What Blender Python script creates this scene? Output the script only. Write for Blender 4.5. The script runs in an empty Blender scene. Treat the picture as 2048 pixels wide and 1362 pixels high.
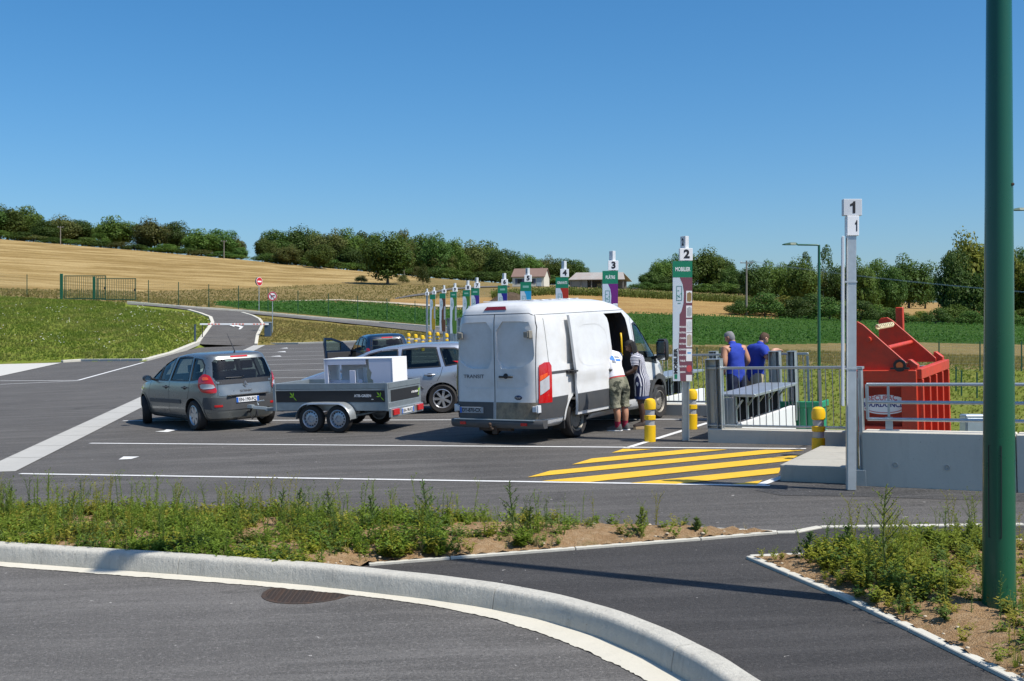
import bpy, bmesh, math, random
import numpy as np
from mathutils import Vector, Matrix, noise
from mathutils.bvhtree import BVHTree
from mathutils.geometry import delaunay_2d_cdt
R = math.radians
random.seed(7)
SC = bpy.context.scene
COL = SC.collection

# ------------------------------------------------------------------ camera, sky, sun, exposure
F = 2350.0          # focal length in photo pixels
CX, CY = 1024.0, 681.0
HC = 2.58           # camera height over the plane of the car park
SA, SB = 0.04, 0.0336   # slope of that plane: falls to the left, rises with distance
cam = bpy.data.cameras.new('camera')
cam.sensor_width = 36.0
cam.lens = 36.0 * F / 2048.0
cam.clip_start = 0.1
cam.clip_end = 9000
cam_ob = bpy.data.objects.new('camera', cam)
cam_ob.location = (0, 0, HC)
cam_ob.rotation_euler = (R(90), 0, 0)
COL.objects.link(cam_ob)
SC.camera = cam_ob

SUN_AZ = (0.843, -0.538)      # horizontal direction towards the sun
SUN_EL = R(56)
w = bpy.data.worlds.new('World')
SC.world = w
w.use_nodes = True
nt = w.node_tree
sky = nt.nodes.new('ShaderNodeTexSky')
sky.sky_type = 'NISHITA'
sky.sun_disc = False
sky.sun_elevation = SUN_EL
sky.sun_rotation = math.atan2(SUN_AZ[0], SUN_AZ[1])
sky.altitude = 300
sky.air_density = 1.0
sky.dust_density = 1.6
sky.ozone_density = 7.0
hsv = nt.nodes.new('ShaderNodeHueSaturation')      # camera-like colour rendition of the whole clear sky
hsv.inputs['Hue'].default_value = .495; hsv.inputs['Saturation'].default_value = 1.23
nt.links.new(sky.outputs[0], hsv.inputs['Color']); nt.links.new(hsv.outputs[0], nt.nodes['Background'].inputs[0])
nt.nodes['Background'].inputs[1].default_value = 0.112
sun = bpy.data.lights.new('sun', 'SUN')
sun.energy = 4.6
sun.angle = R(0.53)
sun.color = (1.0, 0.945, 0.855)
sun_ob = bpy.data.objects.new('sun', sun)
sd = Vector((SUN_AZ[0]*math.cos(SUN_EL), SUN_AZ[1]*math.cos(SUN_EL), math.sin(SUN_EL)))
sun_ob.rotation_euler = (-sd).to_track_quat('-Z', 'Y').to_euler()
sun_ob.location = sd*60
COL.objects.link(sun_ob)
SC.view_settings.view_transform = 'Standard'
SC.view_settings.look = 'None'
SC.view_settings.exposure = 0.32
SC.view_settings.gamma = 1.0
SC.cycles.use_denoising = True
SC.cycles.max_bounces = 6
SC.cycles.transparent_max_bounces = 12
SC.cycles.caustics_reflective = False
SC.cycles.caustics_refractive = False
SC.cycles.sample_clamp_indirect = 8

# ------------------------------------------------------------------ helpers
def zg(x, y): return SA*x + SB*y
def hz(px): return CY - F*SB - SA*(px-CX)
def G(px, py):
    Y = F*HC/(py-hz(px)); return ((px-CX)*Y/F, Y)
def GP(px, py, dz=0.0):
    x, y = G(px, py); return Vector((x, y, zg(x, y)+dz))
def AT(px, py, Y): return Vector(((px-CX)*Y/F, Y, HC+(CY-py)*Y/F))
UPN = Vector((-SA, -SB, 1)).normalized()
def on_lot(x, y, hd, dz=0.0):
    """matrix: +X along heading hd (radians from +X axis), tilted with the car park"""
    f = Vector((math.cos(hd), math.sin(hd), 0)); f.z = SA*f.x + SB*f.y; f.normalize()
    l = UPN.cross(f).normalized()
    m = Matrix((f, l, UPN)).transposed().to_4x4()
    m.translation = Vector((x, y, zg(x, y)+dz)); return m
def upright(x, y, hd, z=None):
    m = Matrix.Rotation(hd, 4, 'Z'); m.translation = Vector((x, y, zg(x, y) if z is None else z)); return m
def lerp(a, b, t): return a+(b-a)*t
def sstep(a, b, x):
    t = max(0., min(1., (x-a)/(b-a))); return t*t*(3-2*t)
def interp(x, pts): return float(np.interp(x, [p[0] for p in pts], [p[1] for p in pts]))

def prop(o, label=None, cat=None, group=None, kind=None):
    if label: o['label'] = label
    if cat: o['category'] = cat
    if group: o['group'] = group
    if kind: o['kind'] = kind
    return o
def empty(name, m=None, label=None, cat=None, group=None):
    o = bpy.data.objects.new(name, None); COL.objects.link(o)
    o.empty_display_size = 0.2
    if m is not None:
        if isinstance(m, Matrix): o.matrix_world = m
        else: o.location = m
    return prop(o, label, cat, group)
def link(name, me, parent=None, m=None):
    o = bpy.data.objects.new(name, me); COL.objects.link(o)
    if parent: o.parent = parent
    if m is not None: o.matrix_local = m
    return o
def copy_tree(o, parent=None):
    c = o.copy(); COL.objects.link(c)
    if parent is not None: c.parent = parent
    for ch in o.children: copy_tree(ch, c)
    return c

class MB:
    def __init__(s, M=None): s.v = []; s.f = []; s.mi = []; s.M = M; s.cur = 0
    def add(s, vs, fs, M=None):
        b = len(s.v)
        for p in vs:
            p = Vector(p)
            if M is not None: p = M @ p
            if s.M is not None: p = s.M @ p
            s.v.append(p)
        for f in fs: s.f.append([b+i for i in f]); s.mi.append(s.cur)
        return s
    def box(s, c, d, M=None, rz=0.0):
        x, y, z = d[0]/2, d[1]/2, d[2]/2
        T = Matrix.Translation(Vector(c)) @ Matrix.Rotation(rz, 4, 'Z')
        if M is not None: T = M @ T
        vs = [(-x,-y,-z),(x,-y,-z),(x,y,-z),(-x,y,-z),(-x,-y,z),(x,-y,z),(x,y,z),(-x,y,z)]
        return s.add(vs, [(3,2,1,0),(4,5,6,7),(0,1,5,4),(1,2,6,5),(2,3,7,6),(3,0,4,7)], T)
    def bar(s, a, b, w, h=None, up=(0,0,1)):
        """rectangular bar from a to b"""
        a = Vector(a); b = Vector(b); h = h or w
        d = b-a; L = d.length; d = d/L; u = Vector(up)
        if abs(d.dot(u)) > .99: u = Vector((0,1,0))
        r = d.cross(u).normalized(); u = r.cross(d)
        T = Matrix((d, r, u)).transposed().to_4x4(); T.translation = (a+b)/2
        return s.box((0,0,0), (L, w, h), T)
    def tube(s, pts, r, n=8, caps=True):
        pts = [Vector(p) for p in pts]; k = len(pts); vs = []; fs = []
        rr = r if isinstance(r, (list, tuple)) else [r]*k
        ref = None
        for i, p in enumerate(pts):
            d = (pts[min(i+1, k-1)]-pts[max(i-1, 0)])
            d = d.normalized() if d.length > 1e-9 else Vector((0,0,1))
            if ref is None:
                ref = d.orthogonal().normalized()
            ref = (ref-d*ref.dot(d))
            ref = ref.normalized() if ref.length > 1e-6 else d.orthogonal().normalized()
            bn = d.cross(ref)
            for j in range(n):
                a = 2*math.pi*j/n
                vs.append(p+(ref*math.cos(a)+bn*math.sin(a))*rr[i])
        for i in range(k-1):
            for j in range(n):
                j2 = (j+1) % n
                fs.append((i*n+j, i*n+j2, (i+1)*n+j2, (i+1)*n+j))
        if caps:
            fs.append(tuple(range(n-1, -1, -1))); fs.append(tuple((k-1)*n+j for j in range(n)))
        return s.add(vs, fs)
    def lathe(s, prof, n=24, M=None, closed=False, caps=False):
        """prof: (r, h) pairs turned about local Z"""
        k = len(prof); vs = []; fs = []
        for r, h in prof:
            for j in range(n):
                a = 2*math.pi*j/n; vs.append((r*math.cos(a), r*math.sin(a), h))
        m = k if closed else k-1
        for i in range(m):
            i2 = (i+1) % k
            for j in range(n):
                j2 = (j+1) % n
                fs.append((i*n+j, i*n+j2, i2*n+j2, i2*n+j))
        if caps and not closed:
            if prof[0][0] > 1e-6: fs.append(tuple(range(n-1, -1, -1)))
            if prof[-1][0] > 1e-6: fs.append(tuple((k-1)*n+j for j in range(n)))
        return s.add(vs, fs, M)
    def prism(s, poly, d0, d1, M=None):
        """poly in local XY, extruded along local Z from d0 to d1 (poly counter-clockwise)"""
        n = len(poly)
        vs = [(p[0], p[1], d0) for p in poly]+[(p[0], p[1], d1) for p in poly]
        fs = [tuple(range(n-1, -1, -1)), tuple(range(n, 2*n))]
        fs += [(i, (i+1) % n, n+(i+1) % n, n+i) for i in range(n)]
        return s.add(vs, fs, M)
    def poly(s, pts, M=None): return s.add(pts, [tuple(range(len(pts)))], M)
    def loft(s, rings, caps=True):
        n = len(rings[0]); vs = [p for r in rings for p in r]; fs = []
        for i in range(len(rings)-1):
            for j in range(n):
                j2 = (j+1) % n
                fs.append((i*n+j, i*n+j2, (i+1)*n+j2, (i+1)*n+j))
        if caps: fs.append(tuple(range(n-1, -1, -1))); fs.append(tuple((len(rings)-1)*n+j for j in range(n)))
        return s.add(vs, fs)
    def mesh(s, name, mats, smooth=0):
        me = bpy.data.meshes.new(name)
        me.from_pydata([tuple(p) for p in s.v], [], s.f)
        for m in (mats if isinstance(mats, (list, tuple)) else [mats]): me.materials.append(m)
        if any(s.mi): me.polygons.foreach_set('material_index', s.mi)
        finish(me, smooth)
        return me
    def build(s, name, mats, parent=None, smooth=0, m=None):
        return link(name, s.mesh(name, mats, smooth), parent, m)
def finish(me, smooth):
    me.update()
    if smooth:
        me.polygons.foreach_set('use_smooth', [True]*len(me.polygons))
        if smooth < 180:
            try: me.set_sharp_from_angle(angle=R(smooth))
            except Exception: pass
    me.update()
def bevel_mesh(me, w=.006, seg=1, ang=40):
    bm = bmesh.new(); bm.from_mesh(me)
    es = [e for e in bm.edges if len(e.link_faces) == 2 and e.calc_face_angle(0) > R(ang)]
    if es: bmesh.ops.bevel(bm, geom=es, offset=w, segments=seg, profile=.7, affect='EDGES', clamp_overlap=True)
    bm.to_mesh(me); bm.free(); me.update()
    return me
def bbuild(mb, name, mats, parent=None, w=.006, m=None, seg=1):
    me = mb.mesh(name, mats); bevel_mesh(me, w, seg); return link(name, me, parent, m)

def evaluated(o):
    dg = bpy.context.evaluated_depsgraph_get(); dg.update()
    me = bpy.data.meshes.new_from_object(o.evaluated_get(dg), preserve_all_data_layers=False, depsgraph=dg)
    return me
def boolean(me, cutters):
    """me minus each cutter mesh in turn"""
    for c in cutters:
        a = bpy.data.objects.new('tmp_a', me); b = bpy.data.objects.new('tmp_b', c)
        COL.objects.link(a); COL.objects.link(b)
        md = a.modifiers.new('b', 'BOOLEAN'); md.operation = 'DIFFERENCE'; md.object = b; md.solver = 'EXACT'
        try: md.material_mode = 'TRANSFER'
        except Exception: pass
        new = evaluated(a)
        bpy.data.objects.remove(a); bpy.data.objects.remove(b)
        if len(new.polygons) > 10: me = new
    return me
TXT = {}
def text(name, body, size, parent, m, mat, bold=0.0, align='CENTER', ext=0.0008, sx=1.0):
    key = (body, size, bold, align, sx, mat.name)
    if key not in TXT:
        cu = bpy.data.curves.new('t', 'FONT'); cu.body = body; cu.size = size
        cu.align_x = align; cu.align_y = 'CENTER'; cu.extrude = ext; cu.offset = bold
        cu.resolution_u = 3
        o = bpy.data.objects.new('t', cu); COL.objects.link(o)
        me = evaluated(o); bpy.data.objects.remove(o)
        me.transform(Matrix.Diagonal((sx, 1, 1, 1)))
        me.materials.clear(); me.materials.append(mat)
        TXT[key] = me
    return link(name, TXT[key], parent, m)

# ------------------------------------------------------------------ materials
def nmat(name):
    m = bpy.data.materials.new(name); m.use_nodes = True
    t = m.node_tree; b = t.nodes['Principled BSDF']
    return m, t, b
def mix(t, a, b, fac, typ='MIX'):
    n = t.nodes.new('ShaderNodeMix'); n.data_type = 'RGBA'; n.blend_type = typ
    for sock, v in ((n.inputs[0], fac), (n.inputs[6], a), (n.inputs[7], b)):
        if hasattr(v, 'is_output') or isinstance(v, bpy.types.NodeSocket): t.links.new(v, sock)
        elif isinstance(v, (int, float)): sock.default_value = v
        else: sock.default_value = (*v[:3], 1)
    return n.outputs[2]
def noise_n(t, scale, detail=4, rough=.6, vec=None, dist=0.0):
    n = t.nodes.new('ShaderNodeTexNoise'); n.inputs['Scale'].default_value = scale
    n.inputs['Detail'].default_value = detail; n.inputs['Roughness'].default_value = rough
    n.inputs['Distortion'].default_value = dist
    if vec is not None: t.links.new(vec, n.inputs['Vector'])
    return n.outputs['Fac']
def ramp(t, fac, stops):
    n = t.nodes.new('ShaderNodeValToRGB'); e = n.color_ramp.elements
    while len(e) > len(stops): e.remove(e[-1])
    while len(e) < len(stops): e.new(0.5)
    for i, (p, c) in enumerate(stops):
        e[i].position = p; e[i].color = (*c, 1) if len(c) == 3 else c
    t.links.new(fac, n.inputs[0]); return n.outputs[0]
def pos(t, scale=(1,1,1), rot=(0,0,0), kind='world'):
    if kind == 'world':
        g = t.nodes.new('ShaderNodeNewGeometry').outputs['Position']
    else:
        g = t.nodes.new('ShaderNodeTexCoord').outputs['Object']
    mp = t.nodes.new('ShaderNodeMapping'); t.links.new(g, mp.inputs['Vector'])
    mp.inputs['Scale'].default_value = scale; mp.inputs['Rotation'].default_value = rot
    return mp.outputs[0]
def bump(t, b, h, strength=.3, dist=.02):
    n = t.nodes.new('ShaderNodeBump'); n.inputs['Strength'].default_value = strength
    n.inputs['Distance'].default_value = dist
    t.links.new(h, n.inputs['Height']); t.links.new(n.outputs[0], b.inputs['Normal'])
def K(c, k): return tuple(min(1, v*k) for v in c)
def pm(name, col, rough=.5, metal=0., var=.12, scale=4., bmp=0., bscale=60., coat=0., spec=None, dirt=None, emis=None):
    """paint / plastic / metal with uneven tone and faint relief"""
    m, t, b = nmat(name)
    b.inputs['Roughness'].default_value = rough; b.inputs['Metallic'].default_value = metal
    if spec is not None: b.inputs['Specular IOR Level'].default_value = spec
    if coat: b.inputs['Coat Weight'].default_value = coat; b.inputs['Coat Roughness'].default_value = .05
    p = pos(t, kind='obj')
    c = mix(t, K(col, 1-var), K(col, 1+var), noise_n(t, scale, 5, .6, p))
    if dirt:
        dcol, amt, dsc = dirt
        c = mix(t, c, dcol, ramp(t, noise_n(t, dsc, 6, .7, p), [(0.5-amt*.3, (0,0,0)), (1-amt*.35, (amt,)*3)]))
    t.links.new(c, b.inputs['Base Color'])
    rn = t.nodes.new('ShaderNodeMapRange'); rn.inputs['To Min'].default_value = max(0, rough-.07); rn.inputs['To Max'].default_value = min(1, rough+.1)
    t.links.new(noise_n(t, scale*3, 3, .6, p), rn.inputs[0]); t.links.new(rn.outputs[0], b.inputs['Roughness'])
    if bmp: bump(t, b, noise_n(t, bscale, 4, .6, p), bmp, .01)
    return m
def glass(name, tint=(.35,.45,.42), clear=.55):
    m, t, b = nmat(name)
    out = t.nodes['Material Output']
    tr = t.nodes.new('ShaderNodeBsdfTransparent'); tr.inputs[0].default_value = (*tint, 1)
    gl = t.nodes.new('ShaderNodeBsdfGlossy'); gl.inputs['Roughness'].default_value = .02
    lw = t.nodes.new('ShaderNodeLayerWeight'); lw.inputs[0].default_value = .5
    pw = t.nodes.new('ShaderNodeMath'); pw.operation = 'POWER'; pw.inputs[1].default_value = 4.5; t.links.new(lw.outputs['Facing'], pw.inputs[0])
    fr = t.nodes.new('ShaderNodeMapRange'); fr.inputs['To Min'].default_value = .045; fr.inputs['To Max'].default_value = .95; t.links.new(pw.outputs[0], fr.inputs[0])
    mx = t.nodes.new('ShaderNodeMixShader')
    t.links.new(fr.outputs[0], mx.inputs[0]); t.links.new(tr.outputs[0], mx.inputs[1]); t.links.new(gl.outputs[0], mx.inputs[2])
    t.links.new(mx.outputs[0], out.inputs[0]); return m
def asphalt(name, dark, light, speck=.5, patch=.6):
    m, t, b = nmat(name)
    p = pos(t)
    c = mix(t, dark, light, ramp(t, noise_n(t, .30, 6, .68, p, .8), [(.3, (0,0,0)), (.7, (1,1,1))]))
    st = pos(t, (.22, 2.4, 1), (0, 0, R(14)))       # sweeping and tyre streaks
    c = mix(t, c, K(light, 1.45), ramp(t, noise_n(t, 1.1, 7, .72, st, .4), [(.46, (0,0,0)), (.72, (1,1,1))]))
    st2 = pos(t, (.12, 3.2, 1), (0, 0, R(-21)))
    c = mix(t, c, K(dark, .62), ramp(t, noise_n(t, .9, 6, .7, st2, .3), [(.56, (0,0,0)), (.80, (.7,)*3)]))
    c = mix(t, c, K(dark, .55), ramp(t, noise_n(t, .75, 3, .5, pos(t, (1, 1.3, 1), (0, 0, 2)), 1.2), [(.66, (0,0,0)), (.74, (patch,)*3)]))   # stains
    g = noise_n(t, 46, 3, .85, p)
    c = mix(t, c, K(dark, .35), ramp(t, g, [(.32, (min(1, speck*1.5),)*3), (.50, (0,0,0))]))
    c = mix(t, c, K(light, 2.2), ramp(t, noise_n(t, 30, 3, .9, p), [(.53, (0,0,0)), (.70, (min(1, speck*1.3),)*3)]))
    c = mix(t, c, (.42, .40, .37), ramp(t, noise_n(t, 7, 2, .95, p), [(.735, (0,0,0)), (.755, (.85,)*3)]))    # grit
    t.links.new(c, b.inputs['Base Color']); b.inputs['Roughness'].default_value = .85
    b.inputs['Specular IOR Level'].default_value = .35
    bump(t, b, g, .8, .02); return m
def concrete(name, c0, c1, streak=.3, holes=False):
    m, t, b = nmat(name)
    p = pos(t)
    c = mix(t, c0, c1, noise_n(t, 1.7, 7, .65, p, .3))
    c = mix(t, c, K(c0, .62), ramp(t, noise_n(t, 6, 6, .75, pos(t, (1,1,.25))), [(.52, (0,0,0)), (.8, (streak,)*3)]))
    c = mix(t, c, K(c0, .35), ramp(t, noise_n(t, 45, 2, .6, p), [(.70, (0,0,0)), (.76, (.6,)*3)]))
    t.links.new(c, b.inputs['Base Color']); b.inputs['Roughness'].default_value = .9
    b.inputs['Specular IOR Level'].default_value = .3
    bump(t, b, noise_n(t, 30, 5, .7, p), .35, .01); return m
def ground(name, cols, scales=(.6, 6, 40), bumps=.6, bd=.04, stripes=None):
    """patchy natural ground: cols = dark, mid, light, odd"""
    m, t, b = nmat(name)
    p = pos(t)
    c = mix(t, cols[0], cols[1], ramp(t, noise_n(t, scales[0], 6, .65, p, .5), [(.35, (0,0,0)), (.65, (1,1,1))]))
    c = mix(t, c, cols[2], ramp(t, noise_n(t, scales[1], 5, .7, p), [(.45, (0,0,0)), (.72, (1,1,1))]))
    if len(cols) > 3:
        c = mix(t, c, cols[3], ramp(t, noise_n(t, scales[0]*2.3, 6, .7, pos(t, (1,1,1), (0,0,1))), [(.56, (0,0,0)), (.7, (.9,)*3)]))
    if stripes:
        sc, rot, col, amt = stripes
        c = mix(t, c, col, ramp(t, noise_n(t, 1, 4, .55, pos(t, sc, (0, 0, rot)), .2), [(.42, (0,0,0)), (.62, (amt,)*3)]))
    g = noise_n(t, scales[2], 3, .8, p)
    c = mix(t, c, K(cols[0], .5), ramp(t, g, [(.3, (.7,)*3), (.5, (0,0,0))]))
    t.links.new(c, b.inputs['Base Color']); b.inputs['Roughness'].default_value = 1.
    b.inputs['Specular IOR Level'].default_value = .1
    bump(t, b, g, bumps, bd); return m
def leafmat(name, c0, c1, c2=None, rnd=.35, trans=.35):
    m, t, b = nmat(name)
    oi = t.nodes.new('ShaderNodeObjectInfo'); g = t.nodes.new('ShaderNodeNewGeometry')
    c = mix(t, c0, c1, g.outputs['Random Per Island'])
    c = mix(t, c, c2 or K(c1, 1.5), ramp(t, noise_n(t, .45, 3, .6, g.outputs['Position']), [(.42, (0,0,0)), (.7, (.8,)*3)]))
    hs = t.nodes.new('ShaderNodeHueSaturation')
    mr = t.nodes.new('ShaderNodeMapRange'); mr.inputs['To Min'].default_value = 1-rnd; mr.inputs['To Max'].default_value = 1+rnd
    t.links.new(oi.outputs['Random'], mr.inputs[0]); t.links.new(mr.outputs[0], hs.inputs['Value'])
    mh = t.nodes.new('ShaderNodeMapRange'); mh.inputs['To Min'].default_value = .485; mh.inputs['To Max'].default_value = .515
    t.links.new(oi.outputs['Random'], mh.inputs[0]); t.links.new(mh.outputs[0], hs.inputs['Hue'])
    t.links.new(c, hs.inputs['Color'])
    out = t.nodes['Material Output']
    tl = t.nodes.new('ShaderNodeBsdfTranslucent'); mx = t.nodes.new('ShaderNodeMixShader'); mx.inputs[0].default_value = trans
    t.links.new(hs.outputs[0], b.inputs['Base Color']); t.links.new(hs.outputs[0], tl.inputs[0])
    b.inputs['Roughness'].default_value = .6; b.inputs['Specular IOR Level'].default_value = .25
    t.links.new(b.outputs[0], mx.inputs[1]); t.links.new(tl.outputs[0], mx.inputs[2])
    t.links.new(mx.outputs[0], out.inputs[0]); return m

M_ = {}
M_['asph'] = asphalt('asphalt_lot', (.072,.067,.062), (.104,.098,.091))
M_['asph_road'] = asphalt('asphalt_road', (.088,.083,.077), (.124,.117,.109))
M_['asph_path'] = asphalt('asphalt_path', (.038,.036,.035), (.056,.053,.051), .5)
M_['asph_patch'] = asphalt('asphalt_coarse', (.045,.044,.044), (.075,.073,.072), .8)
M_['conc'] = concrete('concrete_grey', (.52,.49,.42), (.62,.59,.51))
M_['conc_pale'] = concrete('concrete_pale', (.46,.45,.415), (.57,.56,.515), .25)
M_['kerb'] = concrete('kerb_concrete', (.47,.45,.39), (.60,.58,.50), .5)
M_['gut'] = concrete('gutter_cement', (.50,.47,.39), (.62,.59,.50), .3)
M_['white'] = pm('white_road_paint', (.74,.74,.72), .7, var=.12, scale=7, dirt=((.2,.2,.2), .5, 14))
M_['yellow_paint'] = pm('yellow_road_paint', (.78,.47,.02), .6, var=.1, scale=3, dirt=((.22,.16,.05), .4, 9))
M_['soil'] = ground('bed_soil', ((.33,.20,.10), (.44,.285,.15), (.55,.40,.245), (.25,.20,.09)), (1.5, 14, 60), .9, .05)
M_['grass'] = ground('bank_grass', ((.13,.185,.022), (.18,.225,.034), (.24,.24,.055), (.27,.22,.08)), (.16, 1.6, 9), .9, .12)
M_['median'] = ground('dry_slope_grass', ((.15,.145,.035), (.20,.17,.05), (.27,.20,.08), (.30,.19,.09)), (.25, 1.6, 9), .8, .1)
M_['meadow'] = ground('meadow_grass', ((.12,.165,.022), (.17,.20,.034), (.23,.22,.055), (.24,.21,.08)), (.15, 1.2, 8), .9, .12)
M_['dry'] = ground('dry_grass', ((.16,.125,.045), (.21,.16,.07), (.26,.20,.09), (.15,.15,.04)), (.12, 1.0, 6), .9, .1)
M_['verge'] = ground('field_verge', ((.18,.14,.05), (.24,.18,.075), (.29,.21,.10), (.16,.15,.05)), (.05, .6, 3), .8, .3)
M_['stubble'] = ground('wheat_stubble', ((.22,.145,.050), (.27,.185,.068), (.32,.225,.09)), (.012, .25, 2.2), .8, .3, ((.006, .085, 1), R(-6), (.41,.30,.135), 1.))
M_['stubble2'] = ground('orange_stubble', ((.26,.155,.055), (.31,.19,.07), (.36,.24,.095)), (.04, .4, 2.5), .6, .25, ((.02, .2, 1), R(4), (.38,.26,.10), .7))
M_['crop'] = ground('crop_leaves_floor', ((.035,.085,.012), (.05,.115,.018), (.075,.145,.025)), (.1, 1.4, 3.5), 1., .4)
M_['track'] = ground('dusty_track', ((.40,.34,.25), (.46,.40,.30), (.52,.46,.36)), (.1, 1, 5), .3, .05)
M_['galv'] = pm('galvanised_steel', (.52,.56,.58), .42, .75, .18, 9, dirt=((.36,.40,.42), .5, 5))
M_['galv_t'] = pm('trailer_galv_shaded', (.30,.345,.37), .45, .55, .2, 7, dirt=((.22,.25,.27), .5, 5))  # galvanising with the trailer's blue-grey shade put into the colour
M_['galv_d'] = pm('galvanised_sheet', (.40,.46,.50), .45, .6, .2, 6)
M_['green_pole'] = pm('green_pole_paint', (.004,.085,.040), .28, 0, .06, 2, coat=.3)
M_['green_fence'] = pm('green_fence_paint', (.006,.06,.032), .5, 0, .15, 5)
M_['red'] = pm('red_container_paint', (.68,.045,.014), .5, 0, .12, 1.5, .15, 6, dirt=((.30,.05,.025), .8, 4))
M_['yellow'] = pm('yellow_plastic', (.80,.50,.008), .38, 0, .08, 5, dirt=((.5,.33,.05), .3, 8))
M_['reflect'] = pm('grey_reflective_band', (.40,.42,.45), .35, .2, .12, 20)
M_['black'] = pm('black_rubber', (.016,.016,.017), .6, 0, .2, 8)
M_['blackp'] = pm('black_plastic', (.022,.022,.024), .45, 0, .15, 8)
M_['greyp'] = pm('grey_plastic_cladding', (.060,.063,.068), .55, 0, .15, 5, dirt=((.13,.115,.09), .3, 4))
M_['tyre'] = pm('tyre_rubber', (.020,.019,.019), .8, 0, .2, 10, dirt=((.07,.06,.05), .3, 6))
M_['alloy'] = pm('alloy_rim', (.55,.56,.58), .3, .8, .08, 10)
M_['steel_rim'] = pm('steel_rim', (.44,.47,.52), .38, .7, .1, 10)
M_['rim_dull'] = pm('dusty_rim', (.28,.26,.22), .55, .4, .2, 10)
M_['inter'] = pm('dark_interior', (.035,.035,.038), .8, 0, .2, 5)
M_['seat'] = pm('seat_cloth', (.055,.055,.06), .9, 0, .2, 8)
M_['glass'] = glass('car_glass', (.66,.76,.73))
M_['glass_d'] = glass('tinted_glass', (.40,.49,.47))
M_['clear'] = glass('lamp_glass', (.8,.82,.85))
M_['mirror'] = pm('mirror_glass', (.75,.8,.85), .03, 1., .02, 3)
M_['redlens'] = pm('red_lens', (.50,.010,.012), .12, 0, .1, 12, coat=.8)
M_['orangelens'] = pm('orange_lens', (.80,.10,.02), .12, 0, .1, 12, coat=.8)
M_['whitelens'] = pm('clear_lens', (.62,.64,.68), .12, .3, .1, 12, coat=.8)
M_['plate'] = pm('number_plate_white', (.72,.73,.74), .4, 0, .05, 9)
M_['plate_d'] = pm('dusty_number_plate', (.30,.33,.36), .5, 0, .1, 9)
M_['plate_b'] = pm('plate_blue', (.02,.12,.50), .4, 0, .05, 9)
M_['ink'] = pm('black_ink', (.012,.012,.014), .5, 0, .05, 9)
M_['ink_g'] = pm('grey_ink', (.10,.10,.11), .5, 0, .05, 9)
M_['board_w'] = pm('white_board_print', (.78,.79,.80), .45, 0, .03, 3)
M_['board_g'] = pm('pale_board_print', (.50,.58,.66), .45, 0, .04, 3)
M_['wood'] = pm('weathered_pole_wood', (.21,.19,.165), .9, 0, .2, 6)
M_['bark'] = pm('bark', (.10,.085,.065), .95, 0, .3, 3)
# ------------------------------------------------------------------ terrain
def struct(o): o['kind'] = 'structure'; return o
TP = [-900, 0, 300, 500, 640, 775, 850, 1000, 1100, 1220, 1300, 1470, 1700, 2048, 2900]
TR = {108: [572, 592, 608, 620, 633, 644, 651, 665, 673, 683, 690, 698, 706, 715, 728],
      200: [556, 578, 598, 606, 604, 610, 618, 622, 624, 626, 628, 634, 645, 653, 664],
      240: [545, 565, 588, 596, 598, 600, 601, 597, 590, 593, 597, 606, 635, 645, 656],
      290: [528, 548, 572, 583, 586, 584, 580, 575, 573, 577, 581, 590, 625, 635, 648],
      450: [462, 478, 503, 521, 535, 547, 555, 566, 570, 574, 578, 585, 612, 622, 636],
      700: [466, 484, 508, 526, 541, 552, 560, 570, 573, 576, 580, 586, 607, 610, 622],
      1700: [560, 562, 568, 574, 580, 584, 586, 588, 590, 592, 594, 596, 604, 606, 612]}
TYS = sorted(TR)
def pz(py, Y): return HC+(CY-py)*Y/F
ZT = np.array([[pz(p, Y) for p in TR[Y]] for Y in TYS])
def z_far(px, Y):
    i = max(0, min(len(TYS)-2, int(np.searchsorted(TYS, Y))-1))
    t = (Y-TYS[i])/(TYS[i+1]-TYS[i])
    a = np.interp(px, TP, ZT[i]); b = np.interp(px, TP, ZT[i+1])
    return float(lerp(a, b, t))
YB = [(-900, 66), (0, 70.5), (164, 70.5), (290, 66.6), (342, 77.7), (396, 89), (430, 92), (500, 90), (515, 89), (1000, 89)]
def z_pit(px, Y):
    return interp(Y, [(0, -.95), (46, -.95), (71, .72), (108, z_far(px, 108))])
def z_near(px, Y):
    yb = interp(px, YB)
    if Y <= yb: z = zg((px-CX)*Y/F, Y)-.05
    else:
        z0 = zg((px-CX)*yb/F, yb); z1 = z_far(px, 108)
        t = (Y-yb)/(108-yb); z = lerp(z0, z1, t**.92)+.12*math.sin(t*math.pi)
    return lerp(z, z_pit(px, Y), sstep(930, 1010, px))
def z_terr(px, Y): return z_far(px, Y) if Y >= 108 else z_near(px, Y)
def py_terr(px, Y): return CY-(z_terr(px, Y)-HC)*F/Y
def hit(px, py, lo=60, hi=460, dz=0.0):
    for _ in range(40):
        m = (lo+hi)/2
        if py_terr(px, m) > py: lo = m
        else: hi = m
    Y = (lo+hi)/2
    return Vector(((px-CX)*Y/F, Y, z_terr(px, Y)+dz))
def wz(x, Y, pit=False):
    px = CX+x*F/Y
    return z_pit(px, Y) if pit and Y < 108 else z_terr(px, Y)

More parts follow.
